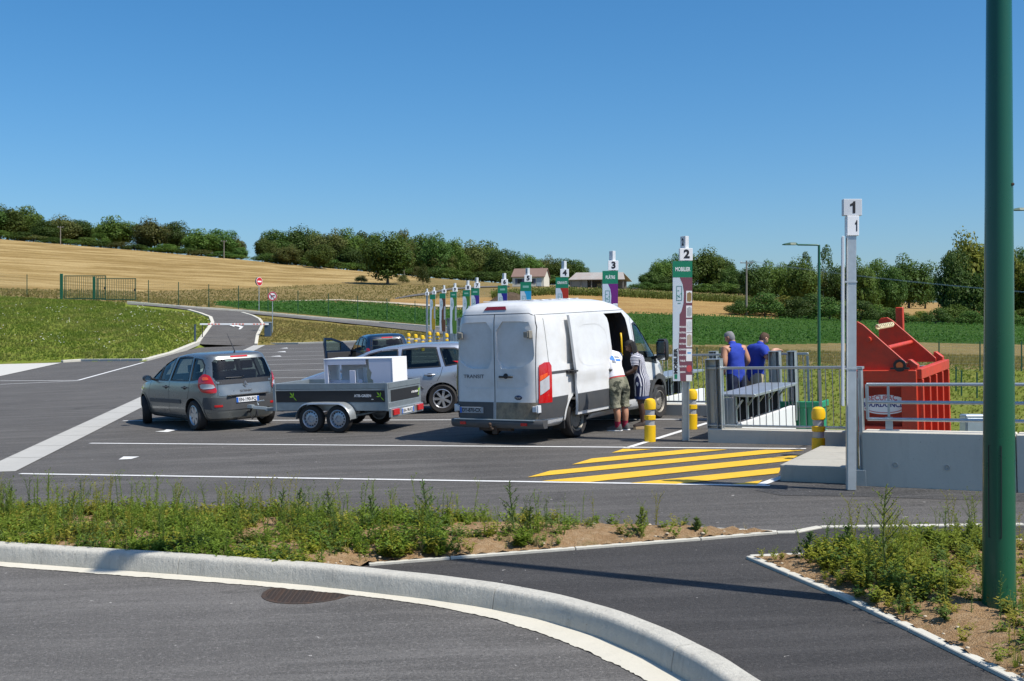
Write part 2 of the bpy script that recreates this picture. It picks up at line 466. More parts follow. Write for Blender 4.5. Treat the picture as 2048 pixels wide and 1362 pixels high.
def fan(pxs, Ys, zf, region, mats):
    """sheet(s) of ground over directions pxs and depths Ys, split by region name"""
    nx = len(pxs); out = {}
    V = []
    for Y in Ys:
        for p in pxs:
            x = (p-CX)*Y/F
            z = zf(p, Y)
            if Y > 60: z += .05*noise.noise(Vector((x*.35, Y*.35, 0)))
            V.append((x, Y, z))
    for j in range(len(Ys)-1):
        for i in range(nx-1):
            r = region((pxs[i]+pxs[i+1])/2, (Ys[j]+Ys[j+1])/2)
            if r: out.setdefault(r, []).append((j*nx+i, j*nx+i+1, (j+1)*nx+i+1, (j+1)*nx+i))
    for r, fs in out.items():
        used = sorted({k for f in fs for k in f}); ix = {k: n for n, k in enumerate(used)}
        me = bpy.data.meshes.new(r)
        me.from_pydata([V[k] for k in used], [], [[ix[k] for k in f] for f in fs])
        me.materials.append(M_[mats[r]]); finish(me, 180)
        struct(link(r, me))
CROPF = [(400, 606), (500, 619), (640, 632), (850, 649), (1000, 664), (1320, 690), (1550, 689), (1800, 684), (2048, 690), (2900, 700)]
STUB = [(-900, 570), (0, 577), (300, 583), (480, 577), (620, 570), (740, 566), (850, 560), (1000, 556)]
def reg_far(px, Y):
    py = py_terr(px, Y)
    if Y < 200:
        if px > 430+max(0, (Y-150))*1.2 and py < interp(px, CROPF): return 'crop_field'
        if px < 430: return 'stubble_field' if py < interp(px, STUB) else 'field_verge'
        return 'dry_meadow'
    if px < 860 and py < interp(px, STUB): return 'stubble_field'
    if px < 780: return 'field_verge'
    if Y < 246 and px > 780: return 'ploughed_field' if px < 1560 else 'crop_field'
    if px > 1560: return 'far_meadow'
    return 'field_verge'
FM = {'crop_field': 'crop', 'stubble_field': 'stubble', 'field_verge': 'verge', 'dry_meadow': 'dry',
      'ploughed_field': 'stubble2', 'far_meadow': 'stubble2', 'grass_bank': 'grass', 'median_slope': 'median',
      'meadow': 'meadow', 'dry_strip': 'dry'}
fan(list(range(-900, 2901, 7)), list(np.concatenate([np.arange(108, 250, 1.3), np.arange(250, 460, 5.0), np.arange(460, 720, 20), [800, 1000, 1300, 1700]])), z_far, reg_far, FM)
def reg_near(px, Y):
    yb = interp(px, YB)
    if Y < yb-2: return None
    return 'grass_bank' if px < 432 or (Y > 100 and px < 470) else 'median_slope'
fan(list(range(-900, 1011, 10)), list(np.arange(62, 108.01, 1.0)), z_near, reg_near, FM)
def reg_pit(px, Y):
    x = (px-CX)*Y/F
    if x < 4.9-.16*(Y-15)-2.5: return None
    return 'dry_strip' if Y > 74 else 'meadow'
fan(list(range(700, 3000, 20)), list(np.arange(11, 108.01, 1.0)), z_pit, reg_pit, FM)
# far wooded hills on the horizon, distance haze put into their blue-green colour
mb = MB()
ring0, ring1 = [], []
for i in range(0, 90):
    px = -1500+i*55; h = 16+10*noise.noise(Vector((px*.004, 3, 0)))+3*noise.noise(Vector((px*.02, 9, 0)))
    b = AT(px, 620, 3600); t = AT(px, 592-h*(.7 if px > 1100 else .5), 3900); c = AT(px, 640, 5200)
    ring0 += [b, t, c]
mb.add(ring0, [(3*i, 3*i+3, 3*i+4, 3*i+1) for i in range(89)]+[(3*i+1, 3*i+4, 3*i+5, 3*i+2) for i in range(89)])
struct(mb.build('hills', pm('hazed_woods', (.075,.11,.085), 1., 0, .25, .01), None, 180))

# ------------------------------------------------------------------ the car park sheet with its saw-tooth quay edge
D = Vector((.5, .8660, 0)); E = Vector((.8660, -.5, 0))
SIGN_PX = {1: 1702, 2: 1371, 3: 1226, 4: 1129, 5: 1056, 6: 1009, 7: 954, 8: 936, 9: 910, 10: 888, 11: 868, 12: 854}
def sign_xy(k):
    Y = 14.93+5.56*(k-1) + (0.2 if k == 2 else 0); return Vector(((SIGN_PX[k]-CX)*Y/F, Y, 0))
A = {1: Vector((4.55, 15.24, 0)), 2: Vector((3.38, 20.3, 0))}
for k in range(3, 13): A[k] = sign_xy(k)+Vector((.31, -.46, 0))
B = {}
for k in range(1, 12):
    dl = A[k+1]-A[k]; B[k] = A[k]+D*dl.dot(D)
edge = [A[1]+E*9]
for k in range(1, 12): edge += [A[k], B[k]]
edge += [A[12], A[12]+D*6]
out = [Vector((-75, 2, 0)), Vector((16, 2, 0))]+edge+[Vector((-4.5, 89, 0)), Vector((-75, 89, 0))]
mb = MB(); mb.poly([(p.x, p.y, zg(p.x, p.y)) for p in out])
struct(mb.build('car_park', M_['asph']))
mb = MB()
for a, b in zip(edge[:-1], edge[1:]):
    mb.poly([(a.x, a.y, zg(a.x, a.y)-.002), (a.x, a.y, -1.6), (b.x, b.y, -1.6), (b.x, b.y, zg(b.x, b.y)-.002)])
struct(mb.build('quay_wall', M_['conc']))

def sheet(name, pix, mat, dz, kind='structure'):
    mb = MB(); mb.poly([GP(px, py, dz) for px, py in pix]); o = mb.build(name, mat)
    if kind: o['kind'] = kind
    return o
def strip(name, a, b, w, mat, dz=.008, parent=None):
    """painted line a -> b given as ground xy"""
    a = Vector(a[:2]); b = Vector(b[:2]); n = (b-a).normalized(); n = Vector((-n.y, n.x))*w/2
    mb = MB(); mb.poly([(p.x, p.y, zg(p.x, p.y)+dz) for p in (a-n, b-n, b+n, a+n)])
    o = mb.build(name, mat, parent); 
    if parent is None: o['kind'] = 'structure'
    return o
# foreground road is a lighter asphalt; its edge follows the gutter
KB = [(-420, 1106), (-200, 1114), (0, 1126), (171, 1139), (357, 1152), (513, 1165), (620, 1174), (729, 1187), (873, 1204), (994, 1223), (1108, 1249), (1225, 1288), (1342, 1346), (1420, 1396), (1500, 1460)]
KO = [(-420, 1113), (-200, 1122), (0, 1134), (205, 1150), (357, 1161), (513, 1173), (620, 1183), (729, 1194), (873, 1214), (994, 1240), (1108, 1277), (1225, 1326), (1295, 1364), (1380, 1420), (1450, 1490)]
def resample(pix, n):
    P = [Vector(G(*p)) for p in pix]
    L = [0]
    for a, b in zip(P[:-1], P[1:]): L.append(L[-1]+(b-a).length)
    xs = np.linspace(0, L[-1], n)
    # smooth by cubic through numpy polyfit pieces: moving average on dense samples
    X = np.interp(xs, L, [p.x for p in P]); Y = np.interp(xs, L, [p.y for p in P])
    for _ in range(6 if n < 200 else 90):
        X[1:-1] = (X[:-2]+2*X[1:-1]+X[2:])/4; Y[1:-1] = (Y[:-2]+2*Y[1:-1]+Y[2:])/4
    return [Vector((a, b)) for a, b in zip(X, Y)]
kb = resample(KB, 90); ko = resample(KO, 90)
mb = MB(); mb.poly([(p.x, p.y, zg(p.x, p.y)+.004) for p in [Vector((-30, 2.2)), Vector((4, 2.2))]+ko[::-1]+[Vector((-30, ko[0].y))]])
struct(mb.build('road', M_['asph_road']))
# gutter strip with an uneven outer edge
mb = MB(); vs = []; fs = []
for i, (a, b) in enumerate(zip(resample(KB, 400), resample(KO, 400))):
    b = b+(b-a).normalized()*(random.uniform(-.008, .012)+.02*noise.noise(Vector((i*.13, 0, 5))))
    vs += [(a.x, a.y, zg(a.x, a.y)+.016), (b.x, b.y, zg(b.x, b.y)+.010)]
    if i: fs.append((2*i-2, 2*i-1, 2*i+1, 2*i))
mb.add(vs, fs); struct(mb.build('gutter', M_['gut']))
# kerb of single precast stones
m_, t_, b_ = nmat('cast_kerb_concrete'); p_ = pos(t_)
c_ = mix(t_, (.42,.40,.345), (.58,.56,.49), noise_n(t_, 2.2, 7, .7, p_, .4))
c_ = mix(t_, c_, (.30,.285,.25), ramp(t_, noise_n(t_, 9, 6, .75, pos(t_, (1, 1, .12))), [(.50, (0,0,0)), (.78, (.75,)*3)]))
c_ = mix(t_, c_, (.66,.64,.57), ramp(t_, noise_n(t_, 14, 5, .8, p_), [(.56, (0,0,0)), (.75, (.7,)*3)]))
c_ = mix(t_, c_, (.16,.15,.13), ramp(t_, noise_n(t_, 38, 2, .7, p_), [(.69, (0,0,0)), (.74, (.8,)*3)]))
t_.links.new(c_, b_.inputs['Base Color']); b_.inputs['Roughness'].default_value = .92; bump(t_, b_, noise_n(t_, 24, 6, .75, pos(t_, (1, 1, .5))), .8, .02); M_['kerb_drip'] = m_
kerb = empty('kerb', (0, 0, 0)); kerb['kind'] = 'structure'
PROF = [(0, -.05), (0, .04), (.010, .10), (.020, .150), (.028, .170), (.042, .184), (.062, .190), (.12, .192), (.20, .192), (.20, -.05)]
def nrm2(pts, i):
    d = pts[min(i+1, len(pts)-1)]-pts[max(i-1, 0)]; d.normalize(); return Vector((-d.y, d.x))
JOINTS = [0]+[min(range(90), key=lambda i: (kb[i]-Vector(G(px, py))).length) for px, py in ((-120, 1117), (357, 1152), (995, 1224), (1340, 1345))]+[89]
for s0, s1 in zip(JOINTS[:-1], JOINTS[1:]):
    idx = list(range(s0, s1+1))
    if len(idx) < 2: continue
    mb = MB(); rings = []
    for q, i in enumerate(idx):
        p = kb[i].copy(); n = nrm2(kb, i)
        if q == 0: p = p+(kb[i+1]-kb[i]).normalized()*.004
        if q == len(idx)-1: p = p-(kb[i]-kb[i-1]).normalized()*.004
        wob = .004*math.sin(i*1.3)
        ring = []
        for a, h in PROF:
            g = p+n*(a+wob); ring.append((g.x, g.y, zg(p.x, p.y)+h))
        rings.append(ring[::-1])
    mb.loft(rings); mb.build('kerb_stone', M_['kerb_drip'], kerb, 32)
kin = [kb[i]+nrm2(kb, i)*.20 for i in range(90)]     # inner edge of the kerb
# planted bed behind the kerb (soil mounded a little) and the footpath
def bed(name, outline, mat, lift, res=.07):
    """outline: ground xy loop; soil surface with clods"""
    o = [Vector((p[0], p[1])) for p in outline]
    x0, x1 = min(p.x for p in o), max(p.x for p in o); y0, y1 = min(p.y for p in o), max(p.y for p in o)
    pts = []; 
    for i, p in enumerate(o):
        q = o[(i+1) % len(o)]; n = max(1, int((q-p).length/res/1.5))
        for k in range(n): pts.append(p.lerp(q, k/n))
    nb = len(pts)
    yy = y0
    while yy < y1:
        xx = x0
        while xx < x1:
            pts.append(Vector((xx+random.uniform(-.3, .3)*res, yy+random.uniform(-.3, .3)*res))); xx += res
        yy += res
    r = delaunay_2d_cdt(pts, [], [list(range(nb))], 1, 1e-5)
    edgep = [p.copy() for p in pts[:nb]]
    vs = []
    for v in r[0]:
        d = min((v-e).length for e in edgep[::2]) if lift else 1
        h = lift*min(1, d/.4)+.022*noise.noise(Vector((v.x*5, v.y*5, 0)))+.020*noise.noise(Vector((v.x*14, v.y*14, 3)))
        vs.append((v.x, v.y, zg(v.x, v.y)+.02+max(-.01, h*min(1, d/.1))))
    me = bpy.data.meshes.new(name); me.from_pydata(vs, [], [list(f) for f in r[2]]); me.materials.append(mat); finish(me, 180)
    return struct(link(name, me))
BACK = [(-420, 1024), (0, 1033), (202, 1037), (325, 1039), (620, 1045), (924, 1051), (1162, 1054), (1400, 1060), (1553, 1067)]
PE = [(1553, 1069), (1400, 1081), (1150, 1100), (900, 1119), (737, 1132)]     # edging between bed and path
join = min(range(90), key=lambda i: (kin[i]-Vector(G(737, 1133))).length)
bed1 = [Vector(G(*p)) for p in BACK]+[Vector(G(*p)) for p in PE]+[p for p in kin[:join-1][::-1]]
bed('flower_bed', bed1, M_['soil'], .10)
B2 = [(1500, 1117), (1587, 1113), (1724, 1105), (1860, 1093), (2048, 1084), (2300, 1072), (2300, 1500), (2140, 1440), (2031, 1363), (1826, 1262), (1683, 1194)]
bed2 = [Vector(G(*p)) for p in B2]
bed('verge_bed', bed2, M_['soil'], .07)
path = [Vector(G(*p)) for p in PE[::-1]]+[Vector(G(*p)) for p in ((1590, 1067), (1640, 1057), (1800, 1055), (2048, 1052), (2300, 1049), (2300, 1074), (2048, 1086), (1860, 1095), (1724, 1107), (1587, 1115), (1497, 1118), (1683, 1197), (1826, 1266), (2031, 1368), (2140, 1446), (2200, 1500), (1600, 1520))]
path += [p for p in kin[join:][::-1]]
mb = MB(); mb.poly([(p.x, p.y, zg(p.x, p.y)+.006) for p in path]); struct(mb.build('footpath', M_['asph_path']))
def edging(name, pix, w=.07, h=.035, seg=1.0, mat='kerb'):
    root = empty(name, (0, 0, 0)); root['kind'] = 'structure'
    P = [Vector(G(*p)) for p in pix]
    for a, b in zip(P[:-1], P[1:]):
        n = max(1, round((b-a).length/seg))
        for k in range(n):
            p = a.lerp(b, k/n); q = a.lerp(b, (k+1)/n); d = (q-p).normalized()*.004
            mb = MB(); mb.bar((p.x+d.x, p.y+d.y, zg(p.x, p.y)+h/2-.03), (q.x-d.x, q.y-d.y, zg(q.x, q.y)+h/2-.03), w, h+.06)
            bbuild(mb, 'edging_stone', M_[mat], root, .006)
edging('bed_edging', [(737, 1132), (900, 1119), (1150, 1100), (1400, 1081), (1553, 1068)], .06, .032)
edging('bed_back_edging', BACK, .07, .03)
edging('footpath_edging', [(1553, 1067), (1590, 1066), (1640, 1056), (1800, 1054), (2048, 1051), (2300, 1048)], .09, .022)
edging('verge_edging', [(2300, 1072), (2048, 1085), (1860, 1094), (1724, 1106), (1587, 1114), (1500, 1117.5)], .08, .034)
edging('verge_front_edging', [(1500, 1118), (1683, 1195), (1826, 1263), (2031, 1364), (2140, 1442)], .09, .034)
# coarse asphalt patch along the wall
sheet('asphalt_patch', [(1510, 981), (1600, 971), (1700, 968), (1725, 974), (1850, 979), (2048, 988), (2300, 998), (2300, 1012), (2048, 1003), (1850, 998), (1700, 993), (1560, 991)], M_['asph_patch'], .004)

# ------------------------------------------------------------------ gutter between lane and bays, bay lines, arrows, hatching
GR0, GR1 = Vector(G(30, 944)), Vector(G(531, 690))
GL0, GL1 = Vector(G(-46, 944)), Vector(G(507, 691))
M_['chan'] = concrete('channel_concrete', (.36,.355,.33), (.45,.44,.41), .35)
root = empty('drain_channel', (0, 0, 0)); root['kind'] = 'structure'
n = 36
for k in range(n):
    a0, a1 = GR0.lerp(GR1, k/n+.0002), GR0.lerp(GR1, (k+1)/n-.0002)
    b0, b1 = GL0.lerp(GL1, k/n+.0002), GL0.lerp(GL1, (k+1)/n-.0002)
    mb = MB(); m0, m1 = (a0+b0)/2, (a1+b1)/2
    def z_(p, d): return (p.x, p.y, zg(p.x, p.y)+d)
    mb.add([z_(a0, .012), z_(a1, .012), z_(m1, .005), z_(m0, .005), z_(b1, .012), z_(b0, .012)], [(0, 1, 2, 3), (3, 2, 4, 5)])
    mb.build('channel_slab', M_['chan'], root)
def gut_at(py_ref):   # crossing of a bay line with the channel
    pass
lines_y = [(955, 0), (890, 0), (839.5, 0), (756, 0), (741, 0), (729, 0), (720, 0), (713, 0), (705, 0), (698, 0)]
LD = Vector((-.941, .339))      # direction of the bay lines (towards the channel)
def cross(p, d, a, b):
    e = b-a; den = d.x*e.y-d.y*e.x
    t = ((a.x-p.x)*e.y-(a.y-p.y)*e.x)/den; return p+d*t
RO = Vector((A[2].x-.9, A[2].y-.4)), Vector((A[11].x-.9, A[11].y-.4))
manual = {0: ((40, 948), (1540, 972)), 1: ((180, 887), (1612, 898)), 2: ((246, 842), (1416, 839))}
for i, (py, _) in enumerate(lines_y):
    if i in manual: a, b = [Vector(G(*q)) for q in manual[i]]
    else:
        p = Vector(G(560, py)); a = cross(p, LD, GR0, GR1); b = cross(p, LD, RO[0], RO[1])
    strip('bay_line', a, b, .10, M_['white'])
for py in (800, 776):
    p = Vector(G(560, py)); strip('bay_line', cross(p, LD, GR0, GR1), cross(p, LD, RO[0], RO[1]), .10, M_['white'])
strip('quay_line', G(1252, 897), G(1416, 846), .12, M_['white'])
strip('quay_line', G(1518, 971), G(1575, 951), .13, M_['white'])
for q in ([(1223, 906.5), (1246, 898.7), (1304, 899.2)], [(1144, 930), (1183, 918), (1375, 899.5), (1455, 900)],
          [(1055, 955.5), (1100, 942.5), (1531, 900.5), (1609, 901.2)], [(1083, 963), (1614, 909), (1614, 919), (1180, 965)],
          [(1260, 967), (1563, 936), (1557, 947.5), (1352, 969)], [(1461, 970), (1525, 961.5), (1513, 970.5)]):
    sheet('hatch_stripe', q, M_['yellow_paint'], .009)
for q in ([(237, 920), (247, 914), (279, 914), (262, 919)], [(310, 864), (328, 862), (333, 859.5), (356, 860), (335, 865)], [(540, 713), (560, 711.5), (563, 713.5)], [(552, 704), (570, 702.5), (572, 704.5)], [(560, 697), (574, 695.5), (576, 697)]):
    sheet('arrow_marking', q, M_['white'], .010)
for a, b, ww in (((0, 762), (156, 761), .14), ((0, 769), (156, 762), .14), ((156, 761), (287, 725), .16)):
    strip('lane_line', G(*a), G(*b), ww, M_['white'])
# thin skid/dust and lot end kerb
def kerb_run(name, P, w=.16, h=.12, mat='kerb', seg=2.0):
    root = empty(name, (0, 0, 0)); root['kind'] = 'structure'
    for a, b in zip(P[:-1], P[1:]):
        n = max(1, round((b-a).length/seg)); d = (b-a).normalized()*.006
        for k in range(n):
            p = a.lerp(b, k/n)+d; q = a.lerp(b, (k+1)/n)-d
            mb = MB(); up = Vector((0, 0, h/2-.08))
            mb.bar(p+up, q+up, w, h+.16); bbuild(mb, 'kerb_stone', M_[mat], root, .02)
    return root
kerb_run('bay_end_kerb', [GP(531, 689), GP(600, 688), GP(720, 684), GP(850, 679)], .25)
kerb_run('lane_kerb', [GP(124, 725), GP(164, 722.5), GP(290, 722), GP(342, 708), hit(396, 685.6)], .35, .14)
kerb_run('entry_kerb', [hit(396, 685.6), hit(412, 665), hit(425, 647), hit(421, 636), hit(400, 628), hit(377, 621.5)], .3, .14)
kerb_run('exit_kerb', [hit(512, 690), hit(515, 672), hit(526, 650), hit(519, 640), hit(505, 633), hit(484, 627)], .25, .14)
sheet('pavement', [(-500, 772), (-500, 732), (0, 729), (124, 726), (0, 753)], M_['conc_pale'], .02)
def drape(name, left, right, mat, n=14, across=6, dz=.10):
    mb = MB(); vs = []; fs = []
    def along(pp, t):
        u = t*(len(pp)-1); i = min(int(u), len(pp)-2); return Vector(pp[i]).lerp(Vector(pp[i+1]), u-i)
    for i in range(n+1):
        a, b = along(left, i/n), along(right, i/n)
        ha, hb = hit(a.x, a.y), hit(b.x, b.y)
        for j in range(across+1):
            p = ha.lerp(hb, j/across); z = z_terr(CX+p.x*F/p.y, p.y)
            vs.append((p.x, p.y, max(z, p.z-.02)+dz*min(1, .12+i/3)))
    w = across+1
    for i in range(n):
        for j in range(across): fs.append((i*w+j, i*w+j+1, (i+1)*w+j+1, (i+1)*w+j))
    mb.add(vs, fs); return struct(mb.build(name, mat, None, 180))
drape('entry_road', [(396, 688), (412, 667), (425, 648), (421, 637), (400, 629), (377, 622), (330, 616)], [(514, 692), (516, 672), (526, 650), (516, 636), (484, 626.5), (430, 620), (372, 614)], M_['asph'], 30, 8)
drape('service_road', [(255, 607), (363, 616), (484, 624.5), (620, 637), (760, 648), (905, 660)], [(255, 609), (363, 619), (484, 627.5), (636, 642), (760, 655), (905, 672)], M_['asph_road'], 30, 3, .08)
kerb_run('service_kerb', [hit(255, 606.5), hit(363, 615.5), hit(484, 624), hit(620, 636.5), hit(760, 647.5), hit(905, 659.5)], .3, .2)
drape('farm_track', [(470, 605.5), (560, 603), (675, 599.5), (792, 606), (860, 610), (1010, 615)], [(470, 607), (560, 604.5), (675, 602), (792, 609), (860, 614), (1010, 620)], M_['track'], 30, 2, .15)
drape('country_lane', [(790, 596), (850, 587), (900, 577.5), (960, 574), (1020, 573)], [(790, 598), (850, 591), (900, 581), (960, 576), (1020, 574.5)], M_['asph_road'], 20, 2, .2)
# white turn arrow on the entry road
mb = MB()
for q in ([(459, 656), (470, 651), (470, 654), (487, 658.5), (481, 664), (477, 664), (480, 659.5), (469, 657), (469, 659)],):
    mb.poly([hit(px, py, dz=.22) for px, py in q])
struct(mb.build('arrow_marking', M_['white']))
# round drain grate by the gutter
c = Vector(G(622, 1183)); gr = empty('drain_grate', upright(c.x-.0, c.y-.14, 0), 'rusty round drain grate sunk in the road beside the kerb', 'drain grate')
gr.matrix_world = on_lot(c.x, c.y-.02, 0, .0)
M_['rust'] = pm('rusty_iron', (.045,.038,.033), .8, .3, .3, 14, dirt=((.20,.085,.03), .45, 9))
mb = MB(); mb.lathe([(.44, -.03), (.44, .008), (.40, .008), (.40, -.03)], 48, closed=True); mb.build('frame', M_['rust'], gr)
mb = MB(); mb.lathe([(0, .0052), (.40, .0052)], 48); mb.build('gap_shade', M_['black'], gr)  # black disc standing in for the darkness between and below the slats
for k in range(-13, 14):
    y = k*.030; L = math.sqrt(max(.004, .40**2-y*y))*2
    mb = MB(); mb.box((0, 0, -.008), (L, .016, .03)); o = mb.build('slat', M_['rust'], gr); o.location = (0, y, 0)
for k in range(-9, 10):
    x = k*.042; L = math.sqrt(max(.004, .40**2-x*x))*2
    mb = MB(); mb.box((x, 0, -.0085), (.012, L, .03)); mb.build('cross_bar', M_['rust'], gr)
# ------------------------------------------------------------------ quay bays: low walls, railings, tipping tables
FACE = Matrix.Rotation(R(90), 4, 'X')      # text plane turned to face -Y
HE = math.atan2(E.y, E.x)
def bay_m(k, dz=0.0): return on_lot(A[k].x, A[k].y, HE, dz)
def plinth(k, L, h, th, label, name='concrete_wall', holes=()):
    t = empty(name, bay_m(k), label, 'wall')
    n = max(1, round(L/1.85)); 
    for i in range(n):
        mb = MB(); mb.box((L/n*(i+.5), th/2, h/2-.1), (L/n-.012, th, h+.2)); bbuild(mb, 'wall_panel', M_['conc'], t, .012)
    for x, z in holes:
        mb = MB(); mb.lathe([(.035, 0), (.035, .012), (.028, .012), (.028, -.004), (0, -.004)], 16, Matrix.Translation((x, -.001, z)) @ Matrix.Rotation(R(90), 4, 'X'))
        mb.build('tie_hole', M_['galv_d'], t)
    return t
M_['shade_black'] = pm('shaded_black_rubber', (.007,.008,.010), .9, 0, .2, 8, spec=.1)  # black rubber darkened further to hold the shade under the table overhang
def railing(k, L, z0, label, h=1.04, gap=.112):
    t = empty('guard_railing', bay_m(k, 0), label, 'railing')
    mb = MB(); mb.box((L/2, .10, z0+h), (L, .045, .045)); bbuild(mb, 'top_rail', M_['galv'], t, .006)
    mb = MB(); mb.box((L/2, .10, z0+.05), (L, .05, .035)); bbuild(mb, 'bottom_rail', M_['galv'], t, .006)
    mb = MB(); mb.tube([(0, 0, 0), (0, 0, h-.09)], .008, 6); me = mb.mesh('bar', M_['galv'])
    n = int(L/gap)
    for i in range(1, n):
        o = link('bar', me, t); o.location = (i*L/n, .10, z0+.066)
    for x in (L*.52, L-.02):
        mb = MB(); mb.box((x, .10, z0+h/2-.012), (.05, .012, h-.05)); mb.build('post', M_['galv'], t)
        mb = MB(); mb.box((x, .10, z0+.008), (.14, .12, .012)); mb.build('foot_plate', M_['galv'], t)
    return t
def channel_post(k, x, y, z0, z1, label, w=.27, d=.16):
    t = empty('channel_post', bay_m(k), label, 'steel post')
    mb = MB(); mb.box((x, y+d-.008, (z0+z1)/2), (w-.022, .010, z1-z0-.004)); mb.box((x+w*.18, y+d*.45, (z0+z1)/2), (.008, d*.8, z1-z0-.006)); mb.box((x-w/2+.005, y+d/2, (z0+z1)/2), (.010, d, z1-z0)); mb.box((x+w/2-.005, y+d/2, (z0+z1)/2), (.010, d, z1-z0))
    bbuild(mb, 'channel', M_['galv'], t, .003)
    mb = MB(); mb.box((x, y+d/2, z1+.006), (w+.01, d+.01, .010)); mb.build('cap_plate', M_['galv'], t)
    for zz in (z0+.15, z0+.65, z1-.2):
        mb = MB(); mb.box((x-w*.1, y+d-.018, zz), (.03, .008, .03)); mb.build('bolt', M_['galv_d'], t)
    return t
def table(k, label, y0=.40, y1=2.95):
    t = empty('tipping_table', bay_m(k), label, 'tipping table')
    n = 3; L = (y1-y0)/n
    for i in range(n):
        mb = MB(); mb.box((.38, y0+L*(i+.5), .78), (.72, L-.008, .05)); bbuild(mb, 'top_plate', M_['galv'], t, .006)
    for i in range(5):
        y = y0+.05+(y1-y0-.1)*i/4
        mb = MB(); mb.box((.36, y, .42), (.05, .07, .66)); mb.bar((.05, y, .12), (.5, y, .70), .03); bbuild(mb, 'bracket', M_['galv'], t, .004)
    for i in range(4):
        y = y0+.05+(y1-y0-.1)*(i+.5)/4
        mb = MB(); mb.box((.35, y, .53), (.018, (y1-y0-.1)/4-.08, .44)); mb.build('rubber_flap', M_['shade_black'], t)
    mb = MB(); mb.box((.20, y0-.04, .42), (.34, .012, .66)); bbuild(mb, 'end_plate', M_['galv_d'], t, .004)
    mb = MB(); mb.box((.20, y1+.02, .42), (.34, .012, .66)); bbuild(mb, 'end_plate', M_['galv_d'], t, .004)
    t2 = empty('white_bay_wall', bay_m(k), 'white wall below the tipping table, '+label.split(',')[-1].strip(), 'wall')
    n = 5; L = (y1-y0+.65)/n
    for i in range(n):
        mb = MB(); mb.box((.44, y0+L*(i+.5), -.40), (.10, L-.008, 1.4)); bbuild(mb, 'wall_panel', M_['board_w'], t2, .006)
    return t
plinth(2, 3.8, .24, .22, 'low grey concrete wall carrying the railing behind the yellow hatching')
railing(2, 3.75, .24, 'galvanised railing in front of the two men in blue')
channel_post(2, .135, .0, .24, 1.43, 'galvanised channel post at the left end of the railing by the men')
channel_post(2, .06, 3.66, .0, 1.36, 'galvanised upright beyond the tipping table, under the hand of the man in the blue T-shirt', .22)
channel_post(2, .44, 3.56, .0, 1.36, 'galvanised upright right of the one the younger man rests his hand on', .15)
table(2, 'galvanised tipping table beside the two men in blue, beside the men')
plinth(3, 4.0, .24, .22, 'low concrete wall just beyond the nose of the white van')
railing(3, 3.95, .24, 'galvanised railing seen behind the board marked MOBILIER')
channel_post(3, 1.62, .9, .24, 1.30, 'galvanised upright standing right of the MOBILIER board', .17)
table(3, 'galvanised tipping table behind the MOBILIER board, behind the board', .4, 2.7)
NEAR = {10: 'right of the brown bay sign', 11: 'between the mustard and the brown bay sign'}
for k in (10, 11):
    plinth(k, 3.2, .24, .2, 'small far concrete wall %s' % NEAR[k])
    railing(k, 3.1, .24, 'far pale railing %s' % NEAR[k], 1.04, .16)
    channel_post(k, .9, .6, .1, 1.7, 'far galvanised panel %s' % NEAR[k], 1.3)
# green skip in bay two
t = empty('green_skip', bay_m(2), 'green metal skip standing in the pit right of the white bay wall', 'skip')
M_['skip'] = pm('green_skip_paint', (.010,.27,.135), .45, 0, .12, 3, dirt=((.05,.15,.08), .4, 4))
mb = MB()
for (c, d) in (((.54, 3.70, -.52), (.84, .04, 1.65)), ((.54, 4.10, -.52), (.84, .04, 1.65)), ((.12, 3.90, -.52), (.04, .36, 1.65)), ((.96, 3.90, -.52), (.04, .36, 1.65))): mb.box(c, d)
bbuild(mb, 'side_wall', M_['skip'], t, .008)
mb = MB(); mb.bar((.10, 3.68, .31), (.98, 3.68, .31), .06, .12); mb.bar((.98, 3.66, .311), (.98, 4.13, .311), .06, .12); bbuild(mb, 'rim', M_['skip'], t, .01)
for i in range(4):
    mb = MB(); mb.box((.22+i*.22, 3.665, -.52), (.06, .05, 1.5)); bbuild(mb, 'rib', M_['skip'], t, .01)

# ------------------------------------------------------------------ bay one: tall wall with handrail, slab, red compactor
plinth(1, 7.4, .71, .28, 'tall grey concrete wall with tie holes in front of the red compactor', holes=((1.05, .28), (.42, .29), (2.9, .28)))
t = empty('handrail', bay_m(1), 'three-bar galvanised handrail on top of the tall concrete wall', 'handrail')
for i, z in enumerate((.15, .37, .60)):
    mb = MB(); mb.tube([(.06, .12, .71+z), (7.3, .12, .71+z)], .022, 10); mb.build('rail', M_['galv'], t, 60)
for x in (.33, 2.3, 4.3, 6.3):
    mb = MB(); mb.box((x, .12, 1.03), (.03, .012, .60)); mb.box((x, .12, .80), (.09, .014, .18)); mb.box((x, .12, .717), (.24, .10, .012)); mb.build('post', M_['galv'], t)
mb = MB(); mb.tube([(.06, .12, .86), (.06, .12, 1.31)], .022, 10); mb.build('end_bar', M_['galv'], t, 60)
t = empty('sliding_gate_frame', bay_m(1), 'narrow galvanised gate frame between post number 1 and the tall wall', 'gate frame')
for x, w in ((-.10, .06), (-.015, .05)):
    mb = MB(); mb.box((x, .10, .80), (w, .10, 1.42)); bbuild(mb, 'upright', M_['galv'], t, .004)
mb = MB(); mb.box((-.055, .10, 1.53), (.16, .12, .03)); mb.build('head_plate', M_['galv'], t)
mb = MB(); mb.box((-.03, .03, .45), (.012, .02, .5)); mb.box((-.03, .03, 1.15), (.012, .02, .5)); mb.build('slide_bar', M_['galv_d'], t)
M_['slabc'] = concrete('weathered_slab', (.34,.325,.28), (.46,.44,.38), .5)
t = empty('concrete_step', bay_m(1), 'low concrete slab beside the yellow hatching, in front of the red compactor', 'concrete slab')
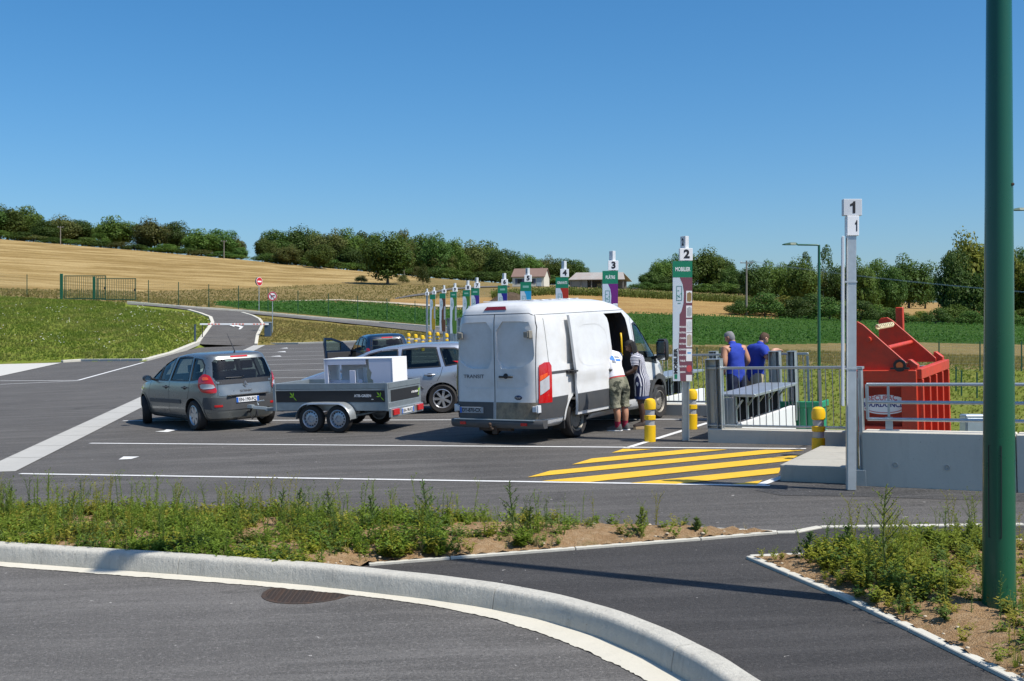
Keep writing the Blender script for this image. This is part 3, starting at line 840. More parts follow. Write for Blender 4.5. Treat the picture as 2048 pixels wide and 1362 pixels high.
for i in range(3):
    mb = MB(); mb.box((-.60, .12+.69*i+.34, .10), (1.06, .682, .24)); bbuild(mb, 'slab', M_['slabc'], t, .02, seg=2)
mb = MB(); mb.box((-.05, .05, .08), (.20, .12, .26)); bbuild(mb, 'end_block', M_['conc'], t, .01)

cm = bay_m(1) @ Matrix.Translation((0, 2.2, 0))
t = empty('red_compactor', cm, 'big red waste compactor with sloping hopper cheeks behind the concrete wall', 'compactor')
X0, X1, YD, ZT_ = -.68, .28, 2.2, 1.36
YF = Matrix(((1,0,0,0),(0,0,1,0),(0,1,0,0),(0,0,0,1)))     # local (x, z, depth) -> (x, depth, z)
mb = MB()
mb.box(((X0+X1)/2, .25+.05, .0), (X1-X0-.06, .5, 2.68)); mb.box(((X0+X1)/2, YD/2, -.1), (X1-X0-.10, YD-.1, 2.4))
bbuild(mb, 'body', M_['red'], t, .01)
mb = MB()   # front frame bars around the recessed logo panel
for c, d in ((((X0+X1)/2, 0, 1.27), (X1-X0, .11, .16)), (((X0+X1)/2, 0, .50), (X1-X0, .11, .06)), ((X1-.10, 0, .45), (.22, .112, 1.79)), (((X0+X1)/2, 0, -.2), (X1-X0, .11, .5)), ((X0+.06, 0, .45), (.12, .113, 1.8))): mb.box(c, d)
bbuild(mb, 'front_frame', M_['red'], t, .008)
def cheek(y, x0, x1, z0, ztop, zend):
    mb = MB(); p = [(x0, z0), (x1, z0), (x1, zend), (x0+.22, ztop), (x0+.14, ztop+.05), (x0+.04, ztop+.04), (x0, ztop)]
    mb.prism(p, y, y+.035, YF); bbuild(mb, 'cheek', M_['red'], t, .006)
cheek(.02, X0, .20, 1.34, 2.02, 1.40); cheek(1.98, X0, .20, 1.34, 2.02, 1.40)
for y in (.02, 2.0):
    mb = MB(); mb.prism([(.16, 1.34), (X1+.02, 1.34), (X1+.02, 1.42), (.20, 1.50), (.16, 1.50)], y, y+.12, YF); bbuild(mb, 'corner_block', M_['red'], t, .008)
mb = MB(); mb.box((X1+.03, YD/2, 1.29), (.10, YD+.02, .15)); bbuild(mb, 'top_beam', M_['red'], t, .008)
for i in range(5):
    mb = MB(); mb.box((X1+.035, .06+i*(YD-.12)/4, .30), (.10, .075, 1.82)); bbuild(mb, 'rib', M_['red'], t, .006)
mb = MB(); mb.tube([(X0+.30, -.06, 1.80), (X0+.30, .1, 1.80)], .04, 10); mb.tube([(X0+.50, .3, 1.66), (X0+.50, 1.98, 1.66)], .035, 10); mb.build('cross_tube', M_['red'], t, 60)
mb = MB()
pts = [(X0+.22+.035*math.cos(a*.9), .9+a*.018, 1.95+.035*math.sin(a*.9)) for a in range(60)]
mb.tube(pts, .013, 6); mb.build('coil_spring', pm('cream_spring', (.62,.55,.33), .5), t, 60)
mb = MB(); mb.lathe([(.09, 0), (.09, .05), (.055, .05), (.055, 0)], 20, Matrix.Translation((.06, -.02, 1.42)) @ Matrix.Rotation(R(90), 4, 'X'), closed=True); mb.box((.06, -.045, 1.375), (.26, .06, .03)); mb.build('bearing', M_['blackp'], t, 50)
mb = MB(); mb.lathe([(0, .051), (.05, .051)], 16, Matrix.Translation((.06, -.02, 1.42)) @ Matrix.Rotation(R(90), 4, 'X')); mb.build('bearing_cap', pm('orange_cap', (.7,.16,.04), .5), t)
mb = MB(); mb.box((-.53, 2.9, 1.10), (.12, .10, 2.22)); bbuild(mb, 'rear_column', M_['red'], t, .01)
lg = MB(); lg.lathe([(0, 0), (1, 0)], 40, Matrix.Translation((-.20, .046, .84)) @ Matrix.Rotation(R(90), 4, 'X') @ Matrix.Diagonal((.36, .145, 1, 1))); lo = lg.build('logo_plate', M_['board_w'], t)
M_['navy'] = pm('navy_ink', (.02,.03,.20), .5); M_['redink'] = pm('red_ink', (.55,.05,.05), .5)
text('lettering', 'BOURDONCLE', .095, lo, Matrix.Translation((-.20, .044, .835)) @ FACE, M_['navy'], .003)
text('lettering', 'SECUPAC', .10, lo, Matrix.Translation((-.22, .043, .935)) @ FACE, M_['redink'], .001)
mb = MB(); mb.tube([(-.20+.30*math.cos(a), .044, .82+.10*math.sin(a)) for a in [R(x) for x in range(-160, 61, 10)]], .005, 5); mb.build('logo_swoosh', M_['redink'], lo)
# grey box behind the compactor
t = empty('control_cabinet', upright(8.25, 21.0, 0, -.6), 'plain grey steel cabinet right of the red compactor', 'cabinet')
mb = MB(); mb.box((0, 0, .93), (.40, .3, 1.86)); bbuild(mb, 'case', M_['galv_d'], t, .02); mb = MB(); mb.box((0, -.155, .95), (.34, .012, 1.7)); bbuild(mb, 'door', M_['galv_d'], t, .005)

# ------------------------------------------------------------------ yellow bollards
def bollard_parts():
    r = empty('bollard')
    n = 12
    def ringp(a, prof, mat):
        mb = MB(); mb.lathe(prof, n); mb.build(a, M_[mat], r, 30)
    ringp('base', [(.098, -.02), (.098, .27), (.085, .275)], 'yellow')
    ringp('reflective_band', [(.080, .27), (.080, .365)], 'reflect')
    ringp('ring', [(.084, .362), (.097, .370), (.097, .440), (.084, .447)], 'yellow')
    ringp('reflective_band', [(.080, .445), (.080, .54)], 'reflect')
    ringp('head', [(.082, .535), (.100, .548), (.103, .64), (.085, .70), (.045, .725), (0, .73)], 'yellow')
    return r
bol = bollard_parts()
BOL = [(G(1300, 883), 'yellow bollard with grey bands right of the woman in the striped dress'),
       (G(1384, 858), 'yellow bollard half hidden behind the MOBILIER post'),
       ((4.72, 18.1), 'yellow bollard at the right end of the hatching beside the concrete slab')]
for i, px in enumerate((817, 831, 845, 859, 875, 893)):
    Y = (72, 68.5, 65.5, 73.5, 71, 67.5)[i]
    BOL.append((((px-CX)*Y/F, Y), 'far yellow bollard, %s from the left above the silver estate car' % ('first', 'second', 'third', 'fourth', 'fifth', 'sixth')[i]))
for i, (p, lab) in enumerate(BOL):
    o = bol if i == 0 else copy_tree(bol)
    o.matrix_world = upright(p[0], p[1], .13 if i < 3 else .3, zg(*p)) @ Matrix.Scale(1.05 if i < 3 else 1.2, 4)
    prop(o, lab, 'bollard', 'yellow bollards along the bays')

# ------------------------------------------------------------------ numbered bay signs
def flat(name, pts, mat, parent, y):
    mb = MB(); mb.poly([(x, y, z) for x, z in pts]); return mb.build(name, mat, parent)
def one(parent, x, y, z, h, k):
    mb = MB(); mb.prism([(x+a*h*k, z+b*h) for a, b in ((-.02, -.5), (.20, -.5), (.20, .5), (.04, .5), (-.04, .36), (-.24, .26), (-.24, .08), (-.02, .15))], y-.001, y, YF); mb.build('numeral', M_['ink'], parent)
SCOL = {2: (.165,.060,.085), 3: (.13,.006,.16), 4: (.36,.022,.008), 5: (.015,.30,.56), 6: (.015,.012,.22), 7: (.04,.018,.22), 8: (.05,.16,.02), 9: (.07,.17,.02), 10: (.10,.045,.022), 11: (.36,.25,.015)}
M_['hdr'] = pm('green_header_print', (.004,.18,.095), .45, 0, .04, 3)
M_['emb'] = pm('green_emblem_print', (.05,.30,.22), .5); M_['num_w'] = pm('number_plate_enamel', (.83,.84,.85), .35, 0, .02, 3)
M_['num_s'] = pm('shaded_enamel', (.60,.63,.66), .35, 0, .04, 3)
for k in range(1, 13):
    s = sign_xy(k); yaw = (0 if k < 3 else .02*k)
    desc = {1: 'steel post number 1 with its white board seen edge-on, before the concrete wall', 12: 'bare post number 12, farthest of the numbered posts', 2: 'tall mauve bay sign number 2 reading MOBILIER', 3: 'purple bay sign number 3 reading PLATRE above the van', 4: 'red bay sign number 4 above the van', 5: 'light blue bay sign number 5 in front of the house', 6: 'dark blue bay sign number 6', 7: 'indigo bay sign number 7', 8: 'green bay sign number 8, next to the indigo one', 9: 'green bay sign number 9, next to the brown one', 10: 'brown bay sign number 10', 11: 'mustard yellow bay sign number 11'}[k]
    t = empty('bay_sign', upright(s.x, s.y, -yaw), desc, 'sign', 'numbered bay signs')
    mb = MB(); w = .12; hh = 3.36
    if k == 1:
        mb.box((0, 0, hh/2), (w, .08, hh)); bbuild(mb, 'post', M_['galv'], t, .012)
        mb = MB(); mb.box((-.10, .02, 2.15), (.030, .36, 2.14), rz=R(-14)); bbuild(mb, 'board', M_['board_w'], t, .004)
        mb = MB()
        for z in (1.55, 2.65): mb.box((-.01, 0, z), (.15, .10, .02))
        mb.build('clamp_band', M_['galv'], t)
        mb = MB(); mb.box((0.01, -.0, 3.595), (.235, .09, .21)); nb = bbuild(mb, 'number_plate', M_['num_s'], t, .004)
        one(nb, .012, -.047, 3.595, .15, 1.)
        mb = MB(); mb.box((.01, -.0, 3.36), (.15, .12, .25)); nb = bbuild(mb, 'lower_plate', M_['num_w'], t, .004)
        one(nb, .05, -.062, 3.36, .14, .45)
        continue
    mb.box((-w/2+.006, 0, hh/2), (.012, .08, hh)); mb.box((w/2-.006, 0, hh/2), (.012, .08, hh)); mb.box((0, .02, hh/2), (w-.024, .012, hh)); mb.build('post', M_['galv'], t)
    # number boxes at the head
    mb = MB(); mb.prism([(-.085, .06), (-.01, -.05), (.055, -.02), (.055, .06)], 3.385, 3.60); nb = bbuild(mb, 'upper_number_box', M_['num_s'], t, .003)
    if k in (2, 5, 7, 10): text('numeral', str(k), .17, nb, Matrix.Translation((-.050, .004, 3.49)) @ Matrix.Rotation(math.atan2(-.11, .075), 4, 'Z') @ FACE, M_['ink'], .006, sx=.55)
    mb = MB(); mb.box((.003, -.0, 3.275), (.225, .14, .215)); nb = bbuild(mb, 'number_plate', M_['num_w'], t, .004)
    text('numeral', str(k), .20 if k < 10 else .16, nb, Matrix.Translation((.012, -.0725, 3.275)) @ FACE, M_['ink'], .009)
    if k == 12: continue
    # printed board
    bx0, bx1, bz0, bz1 = -.235, .108, 1.05, 3.155
    mb = MB(); mb.box(((bx0+bx1)/2, -.065, (bz0+bz1)/2), (bx1-bx0, .022, bz1-bz0)); bd = bbuild(mb, 'board', M_['board_g'], t, .003)
    yb = -.0775
    cm_ = pm('board_print_%d' % k, SCOL[k], .45, 0, .05, 2)
    hd = flat('header', [(bx0, 2.87), (bx1, 2.87), (bx1, bz1), (bx0, bz1)], M_['hdr'], bd, yb)
    col = [(bx1, bz0), (bx1, 2.87), (-.11, 2.87), (-.10, 2.84), (-.06, 2.75), (-.038, 2.60), (-.045, 2.42), (-.08, 2.28), (-.115, 2.22), (-.12, 1.9), (-.135, 1.6), (-.12, 1.35), (-.10, bz0)]
    cf = flat('colour_field', col, cm_, bd, yb)
    word = {2: 'MOBILIER', 3: 'PLÂTRE', 4: 'GRAVATS'}.get(k)
    if word: text('lettering', word, .10, bd, Matrix.Translation((-.06, yb-.001, 3.01)) @ FACE, M_['board_w'], .002, sx=.62)
    elif k in (5, 6, 7, 8, 9): flat('lettering', [(-.16, 2.975), (.03, 2.975), (.03, 3.045), (-.16, 3.045)], pm('faint_lettering', (.20,.42,.36), .5), bd, yb-.001)
    mb = MB()   # outline emblem on the pale disc
    for q in ([(-.165, 2.47), (-.165, 2.72), (-.075, 2.72), (-.075, 2.47), (-.165, 2.47)], [(-.155, 2.50), (-.085, 2.60), (-.075, 2.56)], [(-.155, 2.56), (-.10, 2.52)], [(-.15, 2.64), (-.12, 2.64)], [(-.145, 2.42), (-.095, 2.42)]):
        mb.tube([(x, yb-.001, z) for x, z in q], .004, 4)
    mb.build('emblem', M_['emb'], bd)
    pics = {2: [((.30,.20,.09), 2.44, 2.62), ((.38,.40,.42), 2.18, 2.36), ((.55,.60,.62), 1.92, 2.12), ((.42,.36,.28), 1.66, 1.88)], 3: [((.55,.62,.68), 2.1, 2.42), ((.5,.55,.6), 1.75, 2.05)], 4: [((.06,.09,.10), 1.7, 2.5)]}.get(k, [((.30,.36,.40), 1.7, 2.45)])
    for i, (c, z0, z1) in enumerate(pics):
        flat('picture', [(.0, z0-.015), (.102, z0-.015), (.102, z1+.015), (.0, z1+.015)], M_['board_w'] if k in (2, 3) else cm_, bd, yb-.001)
        ip = pm('picture_print', c, .5, 0, .5, 18)
        flat('picture', [(.014, z0+.01), (.07, z0), (.094, z0+.03), (.094, z1-.03), (.06, z1-.005), (.014, z1-.03)], ip, bd, yb-.002)
    if k == 2:
        for i, wd in enumerate(('MEUBLES', 'FAUTEUILS', 'CHAISES', 'MATELAS', 'SOMMIER', 'COUETTES', 'TABLES', 'SALON DE', 'JARDIN')):
            text('lettering', wd, .040, bd, Matrix.Translation((-.062, yb-.001, 2.00-.099*i)) @ FACE, M_['board_w'], .0012, sx=.72)
        text('lettering', 'MOBILIER', .085, bd, Matrix.Translation((-.180, yb-.001, 1.40)) @ FACE @ Matrix.Rotation(R(90), 4, 'Z'), M_['ink'], .004, sx=1.22)
        flat('picture', [(.0, 1.40), (.102, 1.40), (.102, 1.62), (.0, 1.62)], M_['board_w'], bd, yb-.001)
        flat('lettering', [(.02, 1.53), (.085, 1.53), (.085, 1.56), (.02, 1.56)], pm('blue_print', (.15,.38,.70), .5), bd, yb-.002)
        mb = MB(); mb.lathe([(0, 0), (.048, 0)], 24, Matrix.Translation((.054, yb-.001, 1.27)) @ FACE @ Matrix.Diagonal((1, 1.3, 1, 1))); mb.build('red_disc', pm('red_disc_print', (.50,.06,.07), .5), bd)
        flat('picture', [(.0, bz0), (.102, bz0), (.102, 1.16), (.0, 1.16)], M_['board_w'], bd, yb-.001)
        flat('emblem', [(-.205, 1.09), (-.155, 1.09), (-.155, 1.17), (-.205, 1.17)], M_['hdr'], bd, yb-.001)

# ------------------------------------------------------------------ lamp posts
def lamp(name, loc, h, arm, label, r0=.126, r1=.055, head=.75):
    t = empty(name, loc, label, 'street lamp')
    mb = MB(); n = 14
    mb.tube([(0, 0, -.1+(h+.1)*i/n) for i in range(n+1)], [lerp(r0, r1, i/n) for i in range(n+1)], 28); mb.build('pole', M_['green_pole'], t, 60)
    av = Vector((*arm, 0)); L = av.length; d = av/L
    mb = MB(); mb.tube([(0, 0, h-.1), (0, 0, h-.02), tuple(d*.08+Vector((0, 0, h))), tuple(d*(L-head)+Vector((0, 0, h+.01)))], .035, 10); mb.build('arm', M_['green_pole'], t, 60)
    a0 = d*(L-head)+Vector((0, 0, h+.01)); side = Vector((-d.y, d.x, 0))
    mb = MB(); rings = []; hw_ = 1.5 if head > 1 else 1
    for u, w, th in ((0, .05, .05), (.12, .13*hw_, .09), (.5, .16*hw_, .09), (.85, .13*hw_, .05), (1, .06, .02)):
        c = a0+d*u*head; rings.append([c+side*w+Vector((0, 0, -.01)), c+side*w*.6+Vector((0, 0, th)), c-side*w*.6+Vector((0, 0, th)), c-side*w+Vector((0, 0, -.01))])
    mb.loft(rings); bbuild(mb, 'lamp_head', M_['green_fence'], t, .006)
    c = a0+d*head*.62; mb = MB(); mb.bar(c-d*.14+Vector((0, 0, -.012)), c+d*.14+Vector((0, 0, -.012)), .12, .01); mb.build('lens', M_['greyp'], t)
    return t
lx, ly = G(1998, 1232)
t = lamp('street_lamp', (lx, ly, zg(lx, ly)), 10.4, (-2.0, -1.0), 'thick green lamp post in the verge at the right edge', head=1.1)
mb = MB()
for a, b in (((-.030, .62), (-.030, 1.32)), ((.045, .62), (.045, 1.32)), ((-.030, .62), (.045, .62)), ((-.030, 1.32), (.045, 1.32))):
    f = lambda x, z: (x-.075, -math.sqrt(max(0, (.128-.0068*z)**2-(x-.075)**2)), z)
    mb.tube([f(*a), f(*b)], .003, 4)
mb.build('door_seam', M_['ink'], t)
mb = MB(); mb.lathe([(0, .012), (.012, .010), (.012, 0)], 10, Matrix.Translation((.072, -.075, 3.32)) @ FACE); mb.build('bolt', M_['rust'], t)
Y = 48; x = (1638-CX)*Y/F; zb = wz(x, Y, True)
lamp('street_lamp', (x, Y, zb), pz(490, Y)-zb, (-1.5, 0), 'slim green lamp post standing in the meadow behind the men in blue', .075, .05, .62)
Y = 44; x = (2112-CX)*Y/F; zb = wz(x, Y, True)
lamp('street_lamp', (x, Y, zb), pz(421, Y)-zb, (-1.72, 0), 'lamp arm reaching in from the right edge beside the thick green post', .075, .05, .62)

# ------------------------------------------------------------------ barrier, road signs, gates, fences
b0 = hit(536, 673); Yb_ = b0.y
M_['barrier'] = pm('dark_blue_grey_steel', (.045,.075,.115), .5, 0, .1, 3)
t = empty('barrier', b0, 'red and white boom barrier with dark housing across the entry road', 'barrier')
mb = MB(); mb.box((0, 0, .52), (.50, .40, 1.08)); bbuild(mb, 'housing', M_['barrier'], t, .02)
mb = MB(); mb.box((0, 0, 1.10), (.56, .46, .09)); bbuild(mb, 'cap', M_['galv'], t, .01)
al = (527-400)*Yb_/F; zb = pz(648.5, Yb_)-b0.z
mb = MB(); mb.box((-al/2-.1, -.25, zb), (al+.4, .06, .13)); bbuild(mb, 'boom', M_['num_w'], t, .01)
for i in range(4):
    for sgn, base in ((1, .25), (1, al*.38), (1, al-1.2)):
        mb = MB(); mb.box((-base-.26*i, -.282, zb+.01), (.16, .008, .07)); mb.build('red_band', M_['orangelens'], t)
e0 = hit(401, 679)
mb = MB(); e1 = e0-b0
mb.box((-al-.1, -.25, zb-.5), (.06, .05, 1.0)); mb.build('hanging_prop', M_['blackp'], t)
t = empty('barrier_rest_post', hit(390, 685), 'dark post where the boom of the barrier comes to rest', 'post')
mb = MB(); mb.box((0, 0, .65), (.13, .13, 1.35)); bbuild(mb, 'post', M_['barrier'], t, .01); mb = MB(); mb.box((0, 0, 1.36), (.16, .16, .05)); mb.build('cap', M_['barrier'], t)
M_['sign_red'] = pm('sign_red', (.50,.018,.03), .4, 0, .04, 3)
def disc(name, r, y, parent, mat, c=(0, 0, 0), th=.012, M=None):
    mb = MB(); mb.lathe([(0, th), (r, th), (r, 0), (0, 0)], 32, (M or Matrix()) @ Matrix.Translation((c[0], y, c[2])) @ FACE); return mb.build(name, mat, parent)
p = hit(545, 667); zc = pz(592.5, p.y)-p.z; rr = 9.3*p.y/F
t = empty('road_sign', p, 'round no right turn sign with red rim beside the barrier housing', 'road sign')
mb = MB(); mb.tube([(0, 0, -.1), (0, 0, zc+rr)], .032, 10); mb.build('post', M_['galv'], t, 60)
d0 = disc('disc', rr, -.04, t, M_['num_w'], (0, 0, zc))
mb = MB(); mb.lathe([(rr*.97, .014), (rr*.97, .018), (rr*.74, .018), (rr*.74, .014)], 40, Matrix.Translation((0, -.04, zc)) @ FACE, closed=True); mb.build('red_rim', M_['sign_red'], d0)
mb = MB(); mb.box((-.09, -.062, zc-.08), (.06, .01, .2)); mb.box((.02, -.062, zc+.05), (.27, .01, .06)); mb.build('arrow', M_['ink'], d0)
mb = MB(); mb.prism([(.17, 0), (.10, .09), (.10, -.09)], -.068, -.062, Matrix.Translation((.04, 0, zc+.05)) @ YF); mb.build('arrow_head', M_['ink'], d0)
mb = MB(); mb.bar((-.19, -.071, zc+.19), (.19, -.071, zc-.19), .05, .008, (0, 1, 0)); mb.build('red_bar', M_['sign_red'], d0)
p = hit(518, 624.5); zc = pz(563, p.y)-p.z; rr = 8.6*p.y/F
t = empty('road_sign', p, 'round no entry sign turned to the right beside the entry road bend', 'road sign')
mb = MB(); mb.tube([(0, 0, -.1), (0, 0, zc+rr*.8)], .032, 10); mb.build('post', M_['galv'], t, 60)
RM = Matrix.Rotation(R(58), 4, 'Z')
d0 = disc('disc', rr, -.05, t, M_['num_w'], (0, 0, zc), .012, RM); disc('red_field', rr*.93, -.063, d0, M_['sign_red'], (0, 0, zc), .004, RM)
mb = MB(); mb.box((0, -.070, zc), (rr*1.25, .006, rr*.33), RM); mb.build('white_bar', M_['num_w'], d0)
disc('rear_disc', rr*.97, .10, t, M_['barrier'], (0, 0, zc), .03, RM)

def fence(name, posts, label, h=2.2, wires=9, wm='green_fence', pw=.06):
    t = empty(name, posts[0], label, 'fence'); o = posts[0]
    mb = MB(); mb.box((0, 0, h/2-.1), (pw, pw, h+.2)); me = mb.mesh('post', M_['green_fence'])
    for p in posts:
        q = link('post', me, t); q.location = p-o
    for a, b in zip(posts[:-1], posts[1:]):
        a_, b_ = a-o, b-o; L = (b_-a_); n = L.normalized(); mb = MB()
        for i in range(wires):
            z = .06+(h-.16)*i/(wires-1); mb.tube([a_+n*.03+Vector((0, 0, z)), b_-n*.03+Vector((0, 0, z))], .0035, 3, False)
        m = int(L.length/.2)
        for i in range(1, m):
            c = a_+L*i/m; mb.tube([c+Vector((0, 0, .06)), c+Vector((0, 0, h-.1))], .0022, 3, False)
        mb.build('mesh_panel', M_[wm], t)
    return t
fp = [(-120, 584), (-62, 588), (-4, 590.5), (54, 592)]
fence('wire_fence', [hit(px, py, 90, 130) for px, py in fp], 'green wire fence left of the double gate in front of the stubble field')
fp = [(297, 608), (357, 612), (417.5, 616.5), (477, 619), (536, 624), (596, 629), (656.6, 634), (715.5, 639.5), (774, 644), (830, 649), (886, 654), (942, 659)]
fence('wire_fence', [hit(px, py, 90, 130) for px, py in fp], 'long green wire fence along the service road in front of the dark green crop')
rp = [(1314, 70), (1332, 66), (1394, 66), (1440, 66), (1555, 64), (1640, 68), (1720, 70), (1800, 71), (1878, 71), (1960, 71), (2043, 71), (2125, 71)]
fence('wire_fence', [Vector(((px-CX)*Y/F, Y, wz((px-CX)*Y/F, Y, True))) for px, Y in rp], 'green wire fence across the meadow behind the red compactor', 1.8, 9, 'galv')
rp = [(1912, 60), (1923, 58), (1954, 57), (2022, 55)]
fence('wire_fence', [Vector(((px-CX)*Y/F, Y, wz((px-CX)*Y/F, Y, True)+.1)) for px, Y in rp], 'short lower green fence in the meadow left of the thick lamp post', 1.15, 6)
def gate(px0, px1, pyb, h, label, thick):
    a = hit(px0, pyb, 90, 130); L = (px1-px0)*a.y/F
    t = empty('gate_leaf', a, label, 'gate')
    if thick:
        mb = MB(); mb.box((-.28, 0, h/2), (.22, .22, h+.3)); bbuild(mb, 'gate_post', M_['green_pole'], t, .01)
    mb = MB(); mb.box((L/2, 0, h-.04), (L, .07, .07)); mb.box((L/2, 0, .12), (L, .07, .09)); mb.box((.035, 0, h/2+.02), (.07, .06, h-.16)); mb.box((L-.035, 0, h/2+.02), (.07, .06, h-.16)); mb.build('frame', M_['green_fence'], t)
    mb = MB(); mb.box((0, 0, h/2+.02), (.03, .03, h-.2)); me = mb.mesh('bar', M_['green_fence'])
    n = int(L/.165)
    for i in range(1, n):
        q = link('bar', me, t); q.location = (L*i/n, 0, 0)
    mb = MB(); mb.box((L-.12, -.06, h*.48), (.12, .06, .22)); mb.build('lock_box', M_['ink'], t)
    return t
gate(129, 212, 600, 2.25, 'left leaf of the green barred gate, nearest the thick left post', True)
gate(194, 272, 601.5, 2.15, 'right leaf of the green barred gate, next to the wire fence', True)
# tall pale marker by the gate
# ------------------------------------------------------------------ farm: house, shed, utility poles
def farm_m(px, Y, rz): 
    x = (px-CX)*Y/F; return upright(x, Y, rz, wz(x, Y)-.1)
Mw = pm('cream_render', (.60,.57,.49), .9, 0, .06, .3); Mr = pm('brown_roof_tiles', (.20,.13,.105), .85, 0, .15, 1.2)
t = empty('house', farm_m(1062, 300, R(-14)), 'small cream house with brown tiled roof beyond the corn', 'house')
W_, D_, H_ = 8.2, 6.4, 2.5; rh = 2.0
mb = MB(); mb.prism([(-D_/2, 0), (D_/2, 0), (D_/2, H_), (0, H_+rh), (-D_/2, H_)], -W_/2, W_/2, Matrix(((0,0,1,0),(1,0,0,0),(0,1,0,0),(0,0,0,1)))); mb.build('wall', Mw, t)
mb = MB()
for s in (-1, 1):
    q = [(-W_/2-.3, s*(D_/2+.35), H_-.15), (W_/2+.3, s*(D_/2+.35), H_-.15), (W_/2+.3, 0, H_+rh+.12), (-W_/2-.3, 0, H_+rh+.12)]
    mb.add(q+[(a, b_, c+.14) for a, b_, c in q], [(0,1,2,3), (4,5,6,7), (0,1,5,4), (1,2,6,5), (2,3,7,6), (3,0,4,7)])
rf = mb.build('roof', Mr, t)
mb = MB(); mb.box((2.6, .6, H_+rh), (.6, .6, 1.0)); mb.build('chimney', Mr, rf)
for x, w_, m in ((-2.2, 1.2, 'glass_d'), (1.0, .8, 'glass_d')):
    mb = MB(); mb.box((x, -D_/2-.02, 1.35), (w_, .06, 1.2)); wn = mb.build('window', M_['blackp'], t)
    mb = MB(); mb.box((x-w_/2-.3, -D_/2-.05, 1.35), (.5, .05, 1.25)); mb.box((x+w_/2+.3, -D_/2-.05, 1.35), (.5, .05, 1.25)); mb.build('shutter', pm('blue_shutter', (.08,.10,.16), .7), wn)
mb = MB(); mb.box((2.8, -D_/2-.03, 1.1), (1.2, .06, 2.1)); mb.build('door', pm('pale_blue_door', (.35,.42,.48), .6), t)
t = empty('open_shed', farm_m(1196, 305, R(-10)), 'long open-fronted farm shed with pale rusty metal roof', 'shed')
Ms = pm('rusty_sheet_roof', (.42,.41,.38), .6, .3, .15, .6, dirt=((.33,.13,.06), .5, .35)); W_ = 14.5
mb = MB(); q = [(-W_/2, -3.6, 2.15), (W_/2, -3.6, 2.15), (W_/2-.8, 1.2, 4.2), (-W_/2+1.4, 1.2, 4.2)]
mb.add(q+[(a, b_, c-.12) for a, b_, c in q], [(0,1,2,3), (7,6,5,4), (0,1,5,4), (1,2,6,5), (2,3,7,6), (3,0,4,7)])
q = [(-W_/2+1.4, 1.21, 4.2), (W_/2-.8, 1.21, 4.2), (W_/2+1.2, 5.2, 2.0), (-W_/2, 5.2, 2.0)]
mb.add(q+[(a, b_, c-.12) for a, b_, c in q], [(0,1,2,3), (7,6,5,4), (0,1,5,4), (1,2,6,5), (2,3,7,6), (3,0,4,7)])
mb.build('roof', Ms, t)
for i in range(6):
    mb = MB(); mb.box((-W_/2+.5+i*(W_-1)/5, -3.1, 1.0), (.25, .25, 2.2)); mb.build('post', M_['wood'], t)
mb = MB(); mb.box((-W_/2+2.5, -2.9, 1.0), (4.6, .15, 2.1)); mb.build('front_wall', pm('grey_block_wall', (.26,.25,.23), .9), t)
mb = MB(); mb.box((0, 4.6, 1.0), (W_-.4, .15, 2.2)); mb.build('back_wall', M_['wood'], t)
mb = MB(); mb.box((2.5, -1.0, .5), (5, 1.8, 1.2)); mb.build('stored_bales', pm('straw', (.30,.24,.12), 1.), t)
def upole(px, py, Y, h, label):
    x = (px-CX)*Y/F; z = wz(x, Y)
    t = empty('utility_pole', (x, Y, z), label, 'utility pole')
    mb = MB(); mb.tube([(0, 0, -.3), (0, 0, h)], [.20, .13], 10); mb.build('pole', M_['wood'], t, 60)
    mb = MB(); mb.bar((-1.1, 0, h-.4), (1.1, 0, h-.4), .14); mb.build('crossarm', M_['wood'], t)
    for s in (-.95, 0, .95):
        mb = MB(); mb.lathe([(.05, 0), (.09, .08), (.05, .2), (.03, .3)], 8, Matrix.Translation((s, 0, h-.33))); mb.build('insulator', M_['board_g'], t)
    return Vector((x, Y, z+h))
pt = upole(1493, 634, 205, 9.6, 'weathered utility pole standing in the hedge right of the MOBILIER board')
t = empty('power_line', pt, 'thin power line sagging from the utility pole to the right edge', 'power line')
q = AT(2350, 606, 120)-pt
for s in (0, .95):
    mb = MB(); mb.tube([Vector((s, 0, -.05)).lerp(q+Vector((s, 0, 0)), i/20)-Vector((0, 0, 1.1*4*(i/20)*(1-i/20)*.6)) for i in range(21)], .022, 4, False); mb.build('wire', M_['galv_d'], t)
for px, lab in ((121, 'thin distant pole below the left of the tree line'), (448, 'thin distant pole at the right end of the ridge trees')):
    upole(px, 0, 446, 7.0, lab)
# dark heap beyond bay six
c = hit(1020, 604); mb = MB(); vs = []
for j in range(7):
    for i in range(20):
        a = 2*math.pi*i/20; r = 4.2*(1-j/6.); vs.append((r*math.cos(a)*(1+.15*noise.noise(Vector((math.cos(a)*2, math.sin(a)*2, j)))), r*math.sin(a), 1.9*math.sin(j/6*1.57)+.15*noise.noise(Vector((i, j, 2)))))
mb.add(vs, [(j*20+i, j*20+(i+1) % 20, (j+1)*20+(i+1) % 20, (j+1)*20+i) for j in range(6) for i in range(20)])
o = mb.build('manure_heap', ground('heap_soil', ((.06,.045,.03), (.09,.065,.045), (.13,.10,.07)), (.5, 2, 6)), None, 180); o.location = c; prop(o, 'dark brown heap on the stubble between bay signs 5 and 6', 'heap')
